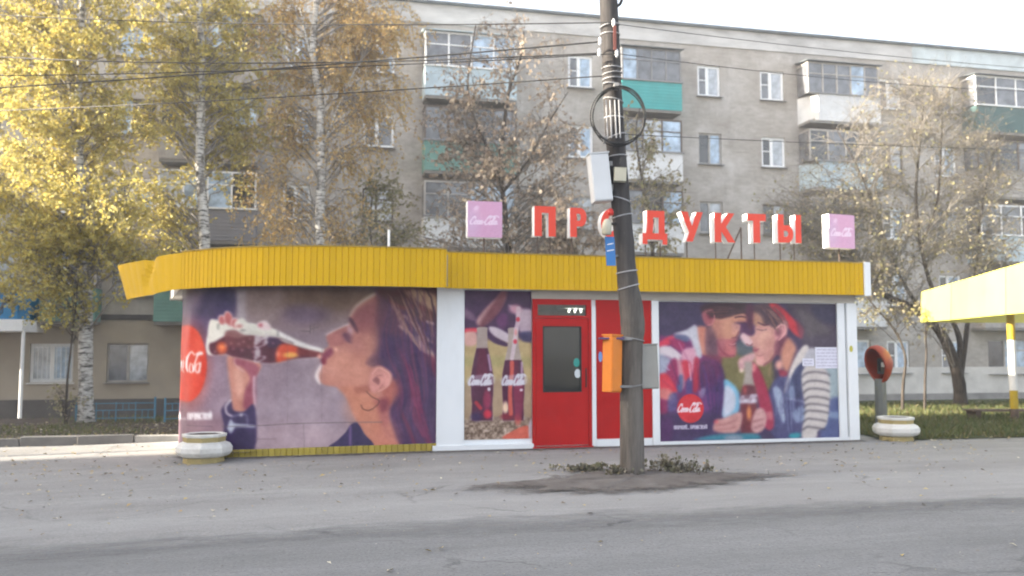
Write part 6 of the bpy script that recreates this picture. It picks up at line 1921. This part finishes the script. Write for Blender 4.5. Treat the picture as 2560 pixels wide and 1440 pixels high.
for (A, B) in ((a0, a1), (e0, e1)):
    m = MB(); m.hexa([A + Vector((0.031, 0, 0)), A + Vector((3.2, 0.4, 0)), A + Vector((3.2, 0.43, 0)), A + Vector((0.031, 0.03, 0)), B + Vector((0.031, 0, 0)), B + Vector((3.2, 0.4, 0)), B + Vector((3.2, 0.43, 0)), B + Vector((0.031, 0.03, 0))]); m.put('end_panel', M_CANY, can)
m = MB(); dz_ = Vector((0, 0, -0.05)); ox = Vector((3.2, 0.4, 0)); ix = Vector((0.035, 0.035, 0))
m.hexa([a1 + ix + dz_, e1 + ix + dz_, e1 + ox + dz_, a1 + ox + dz_, a1 + ix, e1 + ix, e1 + ox, a1 + ox]); m.put('roof', M_CANY, can)
def stripe_post(u, Y):
    t0_ = at_Y(u, 790, Y); t0_.z = b0_.z + 0.15
    x_, y_ = t0_.x, t0_.y
    g_ = gz(x_, y_)
    zs_ = [g_ - 0.02, g_ + 0.30, g_ + 0.30 + 0.42, at_Y(u, 850, Y).z, t0_.z]
    root_z = None
    seg = [(zs_[0], zs_[1], M_RUSTY), (zs_[1], zs_[2], M_CANYP), (zs_[2], zs_[3], M_CANW), (zs_[3], zs_[4], M_CANYP)]
    base_o = None
    for (za, zb__, mt) in seg:
        m = MB(); m.tube([(x_, y_, za), (x_, y_, zb__)], [0.085, 0.085], 12)
        o = m.put('post' if base_o is None else 'stripe', mt, base_o or can, smooth=False)
        if base_o is None: base_o = o
stripe_post(2526, 19.9)
stripe_post(2750, 19.9)
# bench slab under it
m = MB()
bq = at_Y(2500, 1030, 20.6)
bench = thing('bench', (bq.x, bq.y, gz(bq.x, bq.y)), 'low dark wooden bench beneath the yellow canopy', 'bench')
gq = gz(bq.x, bq.y)
for k_ in range(3):
    m = MB(); m.box(bq.x - 0.75, bq.x + 1.2, bq.y - 0.2 + 0.17 * k_, bq.y - 0.05 + 0.17 * k_, gq + 0.20, gq + 0.235); m.put('seat_plank', M_RUSTY, bench)
for dx in (-0.6, 1.0):
    m = MB(); m.box(bq.x + dx - 0.06, bq.x + dx + 0.06, bq.y - 0.17, bq.y + 0.27, gq - 0.02, gq + 0.199); m.put('leg', M_RUSTY, bench)

# ------------------------------------------------------------------ low blue fence and kerb at the left
M_FBLUE = paint('blue_fence_paint', (0.075, 0.20, 0.29, 1), 0.6, 0.15, 5, 0.03, grime=0.3)
YF = 21.6
def fence(u0, u1, label, posts):
    a = at_Y(u0, 1040, YF); b = at_Y(u1, 1040, YF - 0.0)
    b = Vector((b.x, YF + SL * (b.x - a.x), 0)); a.z = gz(a.x, a.y); b.z = gz(b.x, b.y)
    kx = (u1 - 1280) / F; b.x = kx * b.y
    root = thing('low_fence', tuple((a + b) / 2), label, 'fence', 'low blue fences in front of the beige wall')
    for f_ in posts:
        q = a.lerp(b, f_); m = MB(); m.bar((q.x, q.y, q.z - .03), (q.x, q.y, q.z + (0.62 if f_ in (0, 1) else 0.50)), 0.028 if f_ in (0, 1) else 0.014, n=6); m.put('post', M_FBLUE, root)
    for h in (0.10, 0.30, 0.47):
        m = MB(); m.bar(a + Vector((0, 0, h)), b + Vector((0, 0, h)), 0.014); m.put('rail', M_FBLUE, root)
    n = max(int((b - a).length / 0.42), 1)
    for i in range(n):
        f_ = (i + 0.5) / n
        q = a.lerp(b, f_); z0, z1 = (0.10, 0.30) if i % 2 else (0.30, 0.47)
        for dx in (-0.07, 0.07):
            m = MB(); m.bar(q + E2 * dx + Vector((0, 0, z0)), q + E2 * dx + Vector((0, 0, z1)), 0.010); m.put('infill_bar', M_FBLUE, root)
fence(190, 394, 'low blue metal fence before the birch with the thick trunk', (0, .25, .5, .75, 1))
fence(412, 520, 'low blue metal fence running behind the curved end of the kiosk', (0, .5, 1))
kroot = thing('kerb', tuple(at_g(250, 1092)), 'row of weathered kerb stones edging the leafy bed', 'kerb')
M_KERB = [paint('kerb_concrete_dark', (0.13, 0.125, 0.12, 1), 0.95, 0.2, 4, .4), paint('kerb_concrete_light', (0.24, 0.23, 0.215, 1), 0.95, 0.2, 4, .4)]
rr = random.Random(6)
xx = -16.0
i = 0
while xx < -6.0:
    L_ = 1.0
    x0, x1 = xx, xx + 0.976 * L_ - 0.015
    q_ = 18.2 + rr.uniform(-.03, .03)
    y0, y1 = q_ + SL * x0, q_ + SL * x1
    h = rr.uniform(0.13, 0.19); z0 = gz(x0, y0)
    m = MB(); d_ = -N2 * 0.16
    m.hexa([(x0, y0, z0 - .05), (x1, y1, z0 - .05), (x1 + d_.x, y1 + d_.y, z0 - .05), (x0 + d_.x, y0 + d_.y, z0 - .05), (x0, y0, z0 + h), (x1, y1, z0 + h + rr.uniform(-.02, .02)), (x1 + d_.x, y1 + d_.y, z0 + h), (x0 + d_.x, y0 + d_.y, z0 + h)])
    bevel(m.put('kerb_stone', M_KERB[1 if x0 > -7.9 else 0], kroot), 0.015)
    xx += 0.976 * L_; i += 1
# ------------------------------------------------------------------ trees
def leaf_arrays(centres, size, rng, droop=0.5):
    n = len(centres)
    C_ = np.array(centres)
    a = rng.normal(size=(n, 3)); a[:, 2] -= droop; a /= np.linalg.norm(a, axis=1)[:, None]
    b = rng.normal(size=(n, 3)); b -= a * (a * b).sum(1)[:, None]; b /= np.linalg.norm(b, axis=1)[:, None]
    L_ = size * rng.uniform(0.5, 1.5, n)[:, None]
    W_ = L_ * rng.uniform(0.55, 0.85, n)[:, None]
    nrm = np.cross(a, b)
    p0 = C_; p1 = C_ + a * L_ * 0.5 + b * W_ * 0.5 + nrm * L_ * 0.12; p2 = C_ + a * L_; p3 = C_ + a * L_ * 0.5 - b * W_ * 0.5 + nrm * L_ * 0.12
    V_ = np.stack([p0, p1, p2, p3], 1).reshape(-1, 3)
    return V_
def leaves_mesh(name, V_, mat):
    n = len(V_) // 4
    me = bpy.data.meshes.new(name)
    me.vertices.add(len(V_)); me.vertices.foreach_set('co', V_.astype(np.float32).ravel())
    me.loops.add(n * 4); me.loops.foreach_set('vertex_index', np.arange(n * 4, dtype=np.int32))
    me.polygons.add(n); me.polygons.foreach_set('loop_start', np.arange(0, n * 4, 4, dtype=np.int32)); me.polygons.foreach_set('loop_total', np.full(n, 4, dtype=np.int32))
    me.materials.append(mat); me.update(calc_edges=True); me.validate()
    return me
def make_tree(name, label, group, trunks, regions, leafmat, bark, twigmat, seed, leaf=0.085, droop=0.5, twig_droop=0.6, twigs=7, lpt=9, twig_len=0.7, bare=0.0, r_b=0.03, twig_r=0.006, cat='tree'):
    rng = np.random.RandomState(seed); rd = random.Random(seed)
    b_ = trunks[0][0][0]; b_.z = gz(b_.x, b_.y) - 0.06
    root = thing(name, tuple(b_), label, cat, group)
    tm = MB(); allp = []
    for pts, r0, r1 in trunks:
        pth = smooth_path(pts, 5); n = len(pth)
        rads = [(r0 + (r1 - r0) * (i / (n - 1)) ** 0.85) * rd.uniform(.93, 1.07) for i in range(n)]
        if pts is trunks[0][0]: rads[0] *= 1.3; rads[1] *= 1.1
        tm.tube(pth, rads, 10)
        allp += [(p, r) for p, r in zip(pth, rads)]
    tm.put('trunk', bark, root, smooth=True)
    AP = np.array([tuple(p) for p, r in allp]); AR = np.array([r for p, r in allp])
    bmb = MB(); cents = []
    for (u, v, Y, ru, rv, rY, nb, lf) in regions:
        for _ in range(nb):
            while True:
                d = rng.uniform(-1, 1, 3)
                if d @ d < 1: break
            e_ = at_Y(u + d[0] * ru, v + d[1] * rv, max(Y + d[2] * rY, 5))
            e = np.array(tuple(e_))
            hd = np.hypot(AP[:, 0] - e[0], AP[:, 1] - e[1])
            cost = hd + np.abs(AP[:, 2] - (e[2] - 0.55 * hd - 0.3)) * 0.9 + rng.uniform(0, 0.8, len(AP))
            k = int(np.argmin(cost)); p0 = Vector(AP[k]); r0 = min(AR[k] * 0.55, r_b * (0.5 + 0.16 * hd[k]))
            p2 = e_; ln = (p2 - p0).length
            if ln < 0.25: continue
            p1 = p0.lerp(p2, 0.5) + Vector((rd.uniform(-.12, .12), rd.uniform(-.12, .12), 0.16)) * ln
            n = 7; pts = []
            for i in range(n + 1):
                t = i / n
                q = p0 * (1 - t) ** 2 + p1 * (2 * t * (1 - t)) + p2 * t * t
                if 0 < i < n: q += Vector((rd.gauss(0, .02), rd.gauss(0, .02), rd.gauss(0, .02))) * min(ln, 2)
                pts.append(q)
            bmb.tube(pts, [max(r0 * (1 - i / n) + twig_r * 1.2 * (i / n), twig_r) for i in range(n + 1)], 5, cap=False)
            tan = (pts[-1] - pts[-3]).normalized()
            for _t in range(twigs):
                f = rd.uniform(.35, 1.0) * n; i = min(int(f), n - 1)
                q0 = pts[i].lerp(pts[i + 1], f - i)
                dr = (tan * 0.7 + Vector((rd.gauss(0, .7), rd.gauss(0, .7), rd.gauss(0.1, .6)))).normalized()
                L_ = twig_len * rd.uniform(.5, 1.3); q = [q0]; dd = dr.copy()
                for s_ in range(4):
                    dd = (dd + Vector((0, 0, -twig_droop * 0.33)) + Vector((rd.gauss(0, .12), rd.gauss(0, .12), rd.gauss(0, .1)))).normalized()
                    q.append(q[-1] + dd * L_ / 4)
                bmb.tube(q, [twig_r * (1.0 - 0.17 * s_) for s_ in range(5)], 3, cap=False)
                if rd.random() < bare: continue
                m = int(lpt * lf * rd.uniform(.5, 1.5) + rd.random())
                for _l in range(m):
                    f2 = (rd.random() ** .6) * 4; i2 = min(int(f2), 3)
                    c_ = q[i2].lerp(q[i2 + 1], f2 - i2)
                    cents.append((c_.x + rd.gauss(0, .035), c_.y + rd.gauss(0, .035), c_.z + rd.gauss(0, .04)))
    if bmb.v: bmb.put('branches', twigmat, root, smooth=True)['kind'] = 'stuff'
    if cents:
        put('crown', leaves_mesh('crown', leaf_arrays(cents, leaf, rng, droop), leafmat), root)['kind'] = 'stuff'
    return root
def tp(l, Y): return [at_Y(u, v, Y + (dy[0] if dy else 0)) for u, v, *dy in l]
BG = 'birches before the apartment block'
# birch 1
Y1 = 22.4
Y1 = 21.6
t1 = tp([(216, 1040), (214, 900), (216, 760), (212, 640), (206, 520), (196, 400), (188, 290)], Y1)
t1a = tp([(188, 290), (180, 240), (160, 120), (150, 0), (140, -150), (135, -260)], Y1)
t1b = tp([(188, 290), (198, 200), (204, 100), (206, 0), (212, -140), (215, -280)], Y1)
make_tree('birch_tree', 'tall yellow birch with a thick white trunk behind the blue fence', BG, [(t1, .19, .115), (t1a, .085, .045), (t1b, .10, .05)],
          [(120, 60, Y1 + .7, 260, 200, 2.2, 48, 1.5), (230, 250, Y1 + .9, 230, 180, 1.6, 40, 1.0), (60, 330, Y1 - .5, 170, 200, 1.6, 30, 1.1), (230, 480, Y1 - .3, 200, 130, 1.8, 30, .9), (70, 580, Y1 - .5, 160, 110, 1.5, 22, 1.0), (300, 620, Y1 - .4, 150, 80, 1.4, 18, .8), (130, 690, Y1 - .5, 140, 80, 1.2, 14, .8), (150, -180, Y1, 240, 140, 2.4, 30, 1.3)],
          L_YEL, B_BIRCH, B_TWIG, 21, leaf=.078, twigs=11, lpt=23)
# birch 2
Y2 = 23.2
t2 = tp([(508, 1025), (508, 800), (512, 620), (506, 500), (500, 420), (502, 300), (506, 200), (503, 100), (498, 0), (495, -140), (492, -280)], Y2)
make_tree('birch_tree', 'tall yellow birch with a straight slender white trunk behind the yellow fascia', BG, [(t2, .17, .07)],
          [(470, 40, Y2 + 1.0, 220, 180, 2.2, 44, 1.3), (430, 210, Y2 + 1.0, 180, 140, 1.8, 30, 1.0), (620, 170, Y2 + 1.0, 160, 160, 1.8, 26, .95), (400, 440, Y2 + 1.0, 150, 130, 1.6, 14, .8), (580, 400, Y2 + 1.0, 110, 120, 1.4, 10, .8), (330, 560, Y2 + 1.0, 110, 80, 1.2, 14, .85), (620, 330, Y2 + 1.0, 90, 100, 1.0, 12, 1.0), (500, -180, Y2 + 1.0, 200, 120, 2.2, 22, 1.2)],
          L_YEL, B_BIRCH, B_TWIG, 33, leaf=.078, twigs=11, lpt=19)
# birch 3, weeping and orange
Y3 = 23.6
t3 = tp([(806, 1020), (804, 800), (802, 620), (800, 520), (804, 430), (800, 330), (802, 250), (790, 190), (782, 120), (790, 20), (800, -140), (805, -260)], Y3)
t3b = tp([(800, 390), (822, 330), (850, 260), (880, 190), (905, 150)], Y3)
t3c = tp([(796, 215), (782, 160), (765, 90), (750, 20)], Y3)
make_tree('birch_tree', 'weeping orange birch with hanging twigs right of the slender birch', BG, [(t3, .16, .06), (t3b, .055, .02), (t3c, .05, .018)],
          [(800, 60, Y3 + 0.9, 200, 150, 2.0, 40, 1.05), (960, 110, Y3 + 0.9, 110, 150, 1.6, 30, 1.15), (700, 300, Y3 + 0.9, 110, 160, 1.5, 18, .75), (900, 290, Y3 + 0.9, 120, 110, 1.5, 20, .6), (690, 480, Y3 + 0.9, 90, 110, 1.2, 14, .7), (840, 520, Y3 + 0.9, 140, 80, 1.2, 12, .55), (820, -160, Y3 + 0.9, 220, 100, 2.2, 22, 1.0)],
          L_ORA, B_BIRCH, B_TWIG, 45, leaf=.07, droop=1.0, twig_droop=1.6, twigs=12, lpt=24, twig_len=1.1)
# brown-leaved tree in the middle
Y4 = 24.0
t4 = tp([(1275, 1010), (1278, 800), (1272, 640), (1262, 520), (1250, 420), (1262, 300), (1275, 220), (1300, 150), (1310, 80)], Y4)
t4b = tp([(1252, 430), (1200, 330), (1170, 230), (1180, 120), (1190, 60)], Y4)
t4c = tp([(1258, 480), (1320, 400), (1370, 310), (1420, 230)], Y4)
make_tree('maple_tree', 'half bare brown-leaved tree behind the pink light box', 'thinning trees behind the kiosk', [(t4, .12, .02), (t4b, .05, .015), (t4c, .05, .015)],
          [(1250, 130, Y4, 170, 110, 1.8, 28, .6), (1180, 340, Y4, 140, 130, 1.5, 46, 1.2), (1360, 350, Y4, 120, 150, 1.5, 30, .8), (1180, 520, Y4, 130, 80, 1.4, 22, .8), (1370, 540, Y4, 140, 80, 1.4, 26, .9), (1440, 430, Y4, 80, 110, 1.2, 14, .7)],
          L_BRN, B_DARK, B_TWIG, 52, leaf=.105, droop=.8, twigs=15, lpt=7, twig_len=.65, bare=.42)
# second brown tree right behind the pole
Y5 = 25.0
t5 = tp([(1640, 1010), (1640, 800), (1632, 640), (1620, 520), (1600, 420), (1590, 330), (1600, 270)], Y5)
make_tree('maple_tree', 'small brown-leaved tree behind the pole under the teal balcony', 'thinning trees behind the kiosk', [(t5, .09, .015)],
          [(1600, 330, Y5, 60, 70, 1.0, 10, .8), (1640, 480, Y5, 90, 110, 1.2, 14, .55), (1600, 590, Y5, 90, 60, 1.2, 12, .7), (1710, 470, Y5, 40, 100, .8, 6, .7)],
          L_OLV, B_DARK, B_TWIG, 53, leaf=.095, droop=.8, twigs=9, lpt=10, twig_len=.5, bare=.25)
# greenish shrubs
Y6 = 25.5
t6 = tp([(935, 1010), (935, 800), (930, 640), (925, 540), (940, 450)], Y6)
make_tree('elder_bush', 'tall greenish bush between the orange birch and the light box', 'bushes by the wall', [(t6, .06, .012)],
          [(940, 480, Y6, 90, 90, 1.0, 18, 1.0), (950, 590, Y6, 120, 60, 1.0, 18, .9), (1050, 560, Y6, 70, 70, 1.0, 10, .7)],
          L_GRN, B_DARK, B_TWIG, 54, leaf=.08, twigs=9, lpt=9, twig_len=.5, cat='bush')
t6b = tp([(1450, 1010), (1452, 850), (1448, 700), (1440, 600), (1452, 520)], Y6 - .6)
make_tree('elder_bush', 'dense brown bush behind the first red letters', 'bushes by the wall', [(t6b, .06, .012)],
          [(1440, 580, Y6 - .6, 130, 70, 1.0, 30, .9), (1330, 610, Y6 - .6, 110, 50, 1.0, 22, .9), (1090, 600, Y6 - .6, 110, 60, 1.0, 20, .8)],
          L_BRN, B_DARK, B_TWIG, 57, leaf=.09, twigs=10, lpt=11, twig_len=.5, cat='bush')
t7 = tp([(165, 1040), (168, 960), (176, 880), (188, 780), (196, 700)], Y1 - .6)
make_tree('elder_bush', 'thin dark sapling leaning beside the thick birch trunk', 'bushes by the wall', [(t7, .035, .012)],
          [(165, 1000, Y1 - .6, 40, 40, .4, 8, .7), (190, 760, Y1 - .6, 80, 60, .6, 8, .8), (100, 640, Y1 - .6, 80, 60, .6, 8, .8)],
          L_OLV, B_DARK, B_DARK, 55, leaf=.075, twigs=5, lpt=6, twig_len=.4, cat='sapling', r_b=.015)
# right tree
Y8 = 25.4
t8 = tp([(2402, 1040), (2398, 960), (2380, 890), (2350, 830), (2310, 790), (2260, 760), (2215, 740), (2180, 720), (2150, 650)], Y8)
t8b = tp([(2392, 930), (2400, 860), (2380, 800), (2330, 720), (2300, 600), (2290, 480), (2300, 360), (2310, 260)], Y8)
t8c = tp([(2400, 950), (2412, 870), (2420, 800), (2440, 680), (2450, 560), (2470, 440), (2500, 330)], Y8)
t8d = tp([(2300, 620), (2340, 520), (2350, 420), (2355, 300), (2350, 230)], Y8)
t8e = tp([(2310, 790), (2250, 690), (2200, 560), (2150, 430), (2090, 320)], Y8)
make_tree('apple_tree', 'spreading half bare tree with a leaning dark trunk by the yellow canopy', 'thinning trees behind the kiosk', [(t8, .20, .05), (t8b, .10, .02), (t8c, .09, .02), (t8d, .05, .012), (t8e, .06, .012)],
          [(2290, 300, Y8, 200, 120, 1.8, 50, 0.20), (2120, 430, Y8, 140, 130, 1.6, 40, 0.25), (2420, 420, Y8, 150, 130, 1.6, 40, 0.28), (2010, 510, Y8, 110, 80, 1.2, 22, 0.28), (2250, 560, Y8, 190, 100, 1.7, 46, 0.40), (2460, 590, Y8, 130, 90, 1.5, 34, 0.40), (2200, 690, Y8 - .5, 90, 60, 1.2, 18, 0.50), (2310, 760, Y8 - .5, 110, 60, 1.2, 16, 0.45), (2040, 600, Y8, 100, 50, 1.2, 20, 0.40), (1950, 540, Y8, 80, 60, 1.0, 14, 0.30), (2300, 220, Y8, 170, 50, 1.4, 20, 0.15)],
          L_OLV, B_DARK, B_TWIG, 61, leaf=.08, droop=.5, twig_droop=.15, twigs=26, lpt=7, twig_len=.9, bare=.5)
# thin curved stems by the payphone
Y9 = 23.0
t9 = tp([(2256, 1035), (2258, 960), (2264, 900), (2250, 850), (2225, 810), (2190, 770), (2160, 735)], Y9)
make_tree('young_tree', 'thin dark curved sapling behind the payphone', 'saplings in the grass', [(t9, .045, .018)],
          [(2180, 760, Y9, 50, 50, .6, 8, .8), (2260, 800, Y9, 50, 40, .6, 6, .7)], L_OLV, B_DARK, B_DARK, 62, leaf=.07, twigs=5, lpt=6, twig_len=.4, cat='sapling', r_b=.015)
t10 = tp([(2312, 1035), (2313, 950), (2316, 880), (2314, 820), (2322, 760)], Y9 + .5)
make_tree('young_tree', 'straight thin dark sapling between the payphone and the leaning trunk', 'saplings in the grass', [(t10, .04, .014)],
          [(2316, 790, Y9 + .5, 40, 40, .5, 6, .8)], L_OLV, B_DARK, B_DARK, 63, leaf=.07, twigs=5, lpt=6, twig_len=.4, cat='sapling', r_b=.015)
# big tree left of the frame edge fills the upper left behind
Y11 = 25.5
t11 = tp([(-20, 1030), (-15, 800), (-20, 500), (-10, 300), (-15, 100), (-10, -100)], Y11)
make_tree('birch_tree', 'yellow birch growing at the blue porch', BG, [(t11, .15, .04)],
          [(20, 120, Y11, 200, 180, 2, 30, 1.2), (40, 420, Y11, 160, 150, 1.6, 24, 1.0), (20, 640, Y11, 120, 80, 1.2, 12, .9)], L_YEL, B_BIRCH, B_GREY, 71, leaf=.08, twigs=9, lpt=24)

t12 = [Vector((-16, 13.45, 0)), Vector((-16, 13.5, 2.5)), Vector((-15.9, 13.5, 5)), Vector((-16, 13.5, 8.2))]  # unseen birch, added to keep the sun off the bent fascia end
def to_px(p): return proj(p.x, p.y, p.z)
_u, _v = to_px(Vector((-16, 13.5, 6.6)))
make_tree('birch_tree', 'unseen small birch added to shade the left end of the kiosk', BG, [(t12, .12, .03)], [(_u, _v, 13.5, 210, 250, 1.3, 46, 1.6)], L_YEL, B_BIRCH, B_GREY, 81, leaf=.11, twigs=10, lpt=20)
# ------------------------------------------------------------------ grass, weeds, fallen leaves
def blades(name, region, n, h0, h1, mat, seed, wdt=0.008, label=None):
    rng = np.random.RandomState(seed); vs_ = []
    cnt = 0
    while cnt < n:
        p = region(rng)
        if p is None: continue
        x, y = p
        h = rng.uniform(h0, h1); a = rng.uniform(0, 2 * math.pi); w = wdt * rng.uniform(.7, 1.5)
        lx, ly = rng.normal(0, .35, 2) * h
        z = gz(x, y) + 0.008
        dx, dy = math.cos(a) * w, math.sin(a) * w
        vs_ += [(x - dx, y - dy, z), (x + dx, y + dy, z), (x + lx * .5 + dx * .6, y + ly * .5 + dy * .6, z + h * .65), (x + lx, y + ly, z + h)]
        cnt += 1
    o = put(name, leaves_mesh(name, np.array(vs_), mat))
    return tag(o, label or 'short green grass growing on the verge', 'grass', kind='stuff')
def reg_lawn(r):
    x = r.uniform(6.8, 16.5); q = 14.15 + 9.5 * r.uniform(0, 1) ** 1.4
    if q < 14.15 + 0.35 * abs(math.sin(x * 2.3) + math.sin(x * 5.1 + 1)) * .5: return None
    if r.uniform() < 0.35 + 0.35 * math.sin(x * 1.7 + q * 2.1) * math.sin(q * 1.1 - x): return None
    return x, q + SL * x
blades('grass', reg_lawn, 26000, .05, .17, L_GRASS, 1, .009, 'green grass verge between the kiosk and the canopy')
def reg_bed(r):
    x = r.uniform(-15, -5.5); q = 18.5 + 7 * r.uniform()
    if math.sin(x * 1.3 + 2) + math.sin(q * 2 + x) < r.uniform(-1, 1.5): return None
    return x, q + SL * x
blades('grass', reg_bed, 4500, .04, .14, L_GRASS, 2, .008, 'sparse grass in the leafy bed before the blue fence')
pc = base if False else at_g(1600, 1182)
def weed(u, v, n, spread, h, seed, label):
    c_ = at_g(u, v); rng = np.random.RandomState(seed); rd = random.Random(seed)
    root = thing('weed_clump', tuple(c_), label, 'weeds', 'weeds round the pole foot')
    st = MB(); cents = []
    for _ in range(n):
        x, y = c_.x + rd.gauss(0, spread), c_.y + rd.gauss(0, spread * .45); z = gz(x, y) + .02
        hh = h * rd.uniform(.4, 1.2); lx, ly = rd.gauss(0, .3) * hh, rd.gauss(0, .3) * hh
        pts = [(x, y, z - .02), (x + lx * .4, y + ly * .4, z + hh * .55), (x + lx, y + ly, z + hh)]
        st.tube(pts, [.005, .004, .002], 4, cap=False)
        for k_ in range(9):
            f = rd.uniform(.15, 1)
            cents.append((x + lx * f + rd.gauss(0, .03), y + ly * f + rd.gauss(0, .03), z + hh * f))
    st.put('stems', B_GREY, root)
    put('leaves', leaves_mesh('leaves', leaf_arrays(cents, .05, rng, -.1), L_WEED), root)
weed(1660, 1182, 34, .16, .20, 1, 'tall dry weed clump right against the pole foot')
weed(1725, 1186, 28, .17, .13, 2, 'low brown weed clump on the right end of the dirt patch')
weed(1555, 1192, 26, .12, .13, 3, 'small weed clump on the left side of the pole foot')
weed(1470, 1178, 40, .22, .07, 4, 'thin green weed tuft at the left of the pole')
def fallen(region, n, seed, size):
    rng = np.random.RandomState(seed); out = []
    while len(out) < n:
        p = region(rng)
        if p is None: continue
        out.append((p[0], p[1], gz(*p) + 0.016))
    C_ = np.array(out)
    a = rng.uniform(0, 2 * np.pi, n); L_ = size * rng.uniform(.6, 1.4, n)
    ax_ = np.stack([np.cos(a), np.sin(a), rng.uniform(-.1, .35, n)], 1) * L_[:, None]
    bx_ = np.stack([-np.sin(a), np.cos(a), rng.uniform(-.1, .35, n)], 1) * L_[:, None] * .35
    up_ = np.array([0, 0, 1.0]) * (L_ * .15)[:, None]
    return np.stack([C_, C_ + ax_ * .5 + bx_ + up_, C_ + ax_, C_ + ax_ * .5 - bx_ + up_], 1).reshape(-1, 3)
def r_pave(r):
    u = r.uniform(0, 1); x = r.uniform(-9, 8); q = 8.7 + 5.2 * r.uniform(0, 1) ** .6
    return x, q + SL * x
def r_left(r):
    x = r.uniform(-14, -4.5); q = r.uniform(13.2, 18.2); return x, q + SL * x
def r_bed(r):
    x = r.uniform(-17, -5.4); q = 18.36 + 5.5 * r.uniform(0, 1) ** 1.5; return x, q + SL * x
def r_road(r):
    x = r.uniform(-5, 6); q = r.uniform(4.5, 8.7); return x, q + SL * x
def r_lawn2(r):
    x = r.uniform(6.8, 15); q = r.uniform(13.6, 21); return x, q + SL * x
V_ = np.concatenate([fallen(r_pave, 520, 1, .055), fallen(r_pave, 700, 11, .025), fallen(r_left, 420, 2, .06), fallen(r_bed, 2600, 3, .07), fallen(r_road, 34, 4, .055), fallen(r_road, 160, 14, .02), fallen(r_lawn2, 900, 5, .065)])
tag(put('fallen_leaves', leaves_mesh('fallen_leaves', V_, L_FALL)), 'scattered yellow and brown autumn leaves lying on the ground', 'leaves', kind='stuff')

# ------------------------------------------------------------------ thin haze added to lift dark tones like lens glare
t = NT('glare_haze')
t.t.nodes.remove(t.bsdf)
pv = t.n('ShaderNodeVolumePrincipled')
pv.inputs['Color'].default_value = (0.95, 0.96, 1.0, 1)
pv.inputs['Density'].default_value = 0.002
pv.inputs['Anisotropy'].default_value = 0.2
t.l(pv.outputs[0], t.out.inputs['Volume'])
mb = MB(); mb.box(-720, 720, -480, 1080, -2.0, 24.0)
tag(mb.put('haze', t.mat), 'thin pale haze added to wash out tones like lens glare', 'haze', kind='stuff')
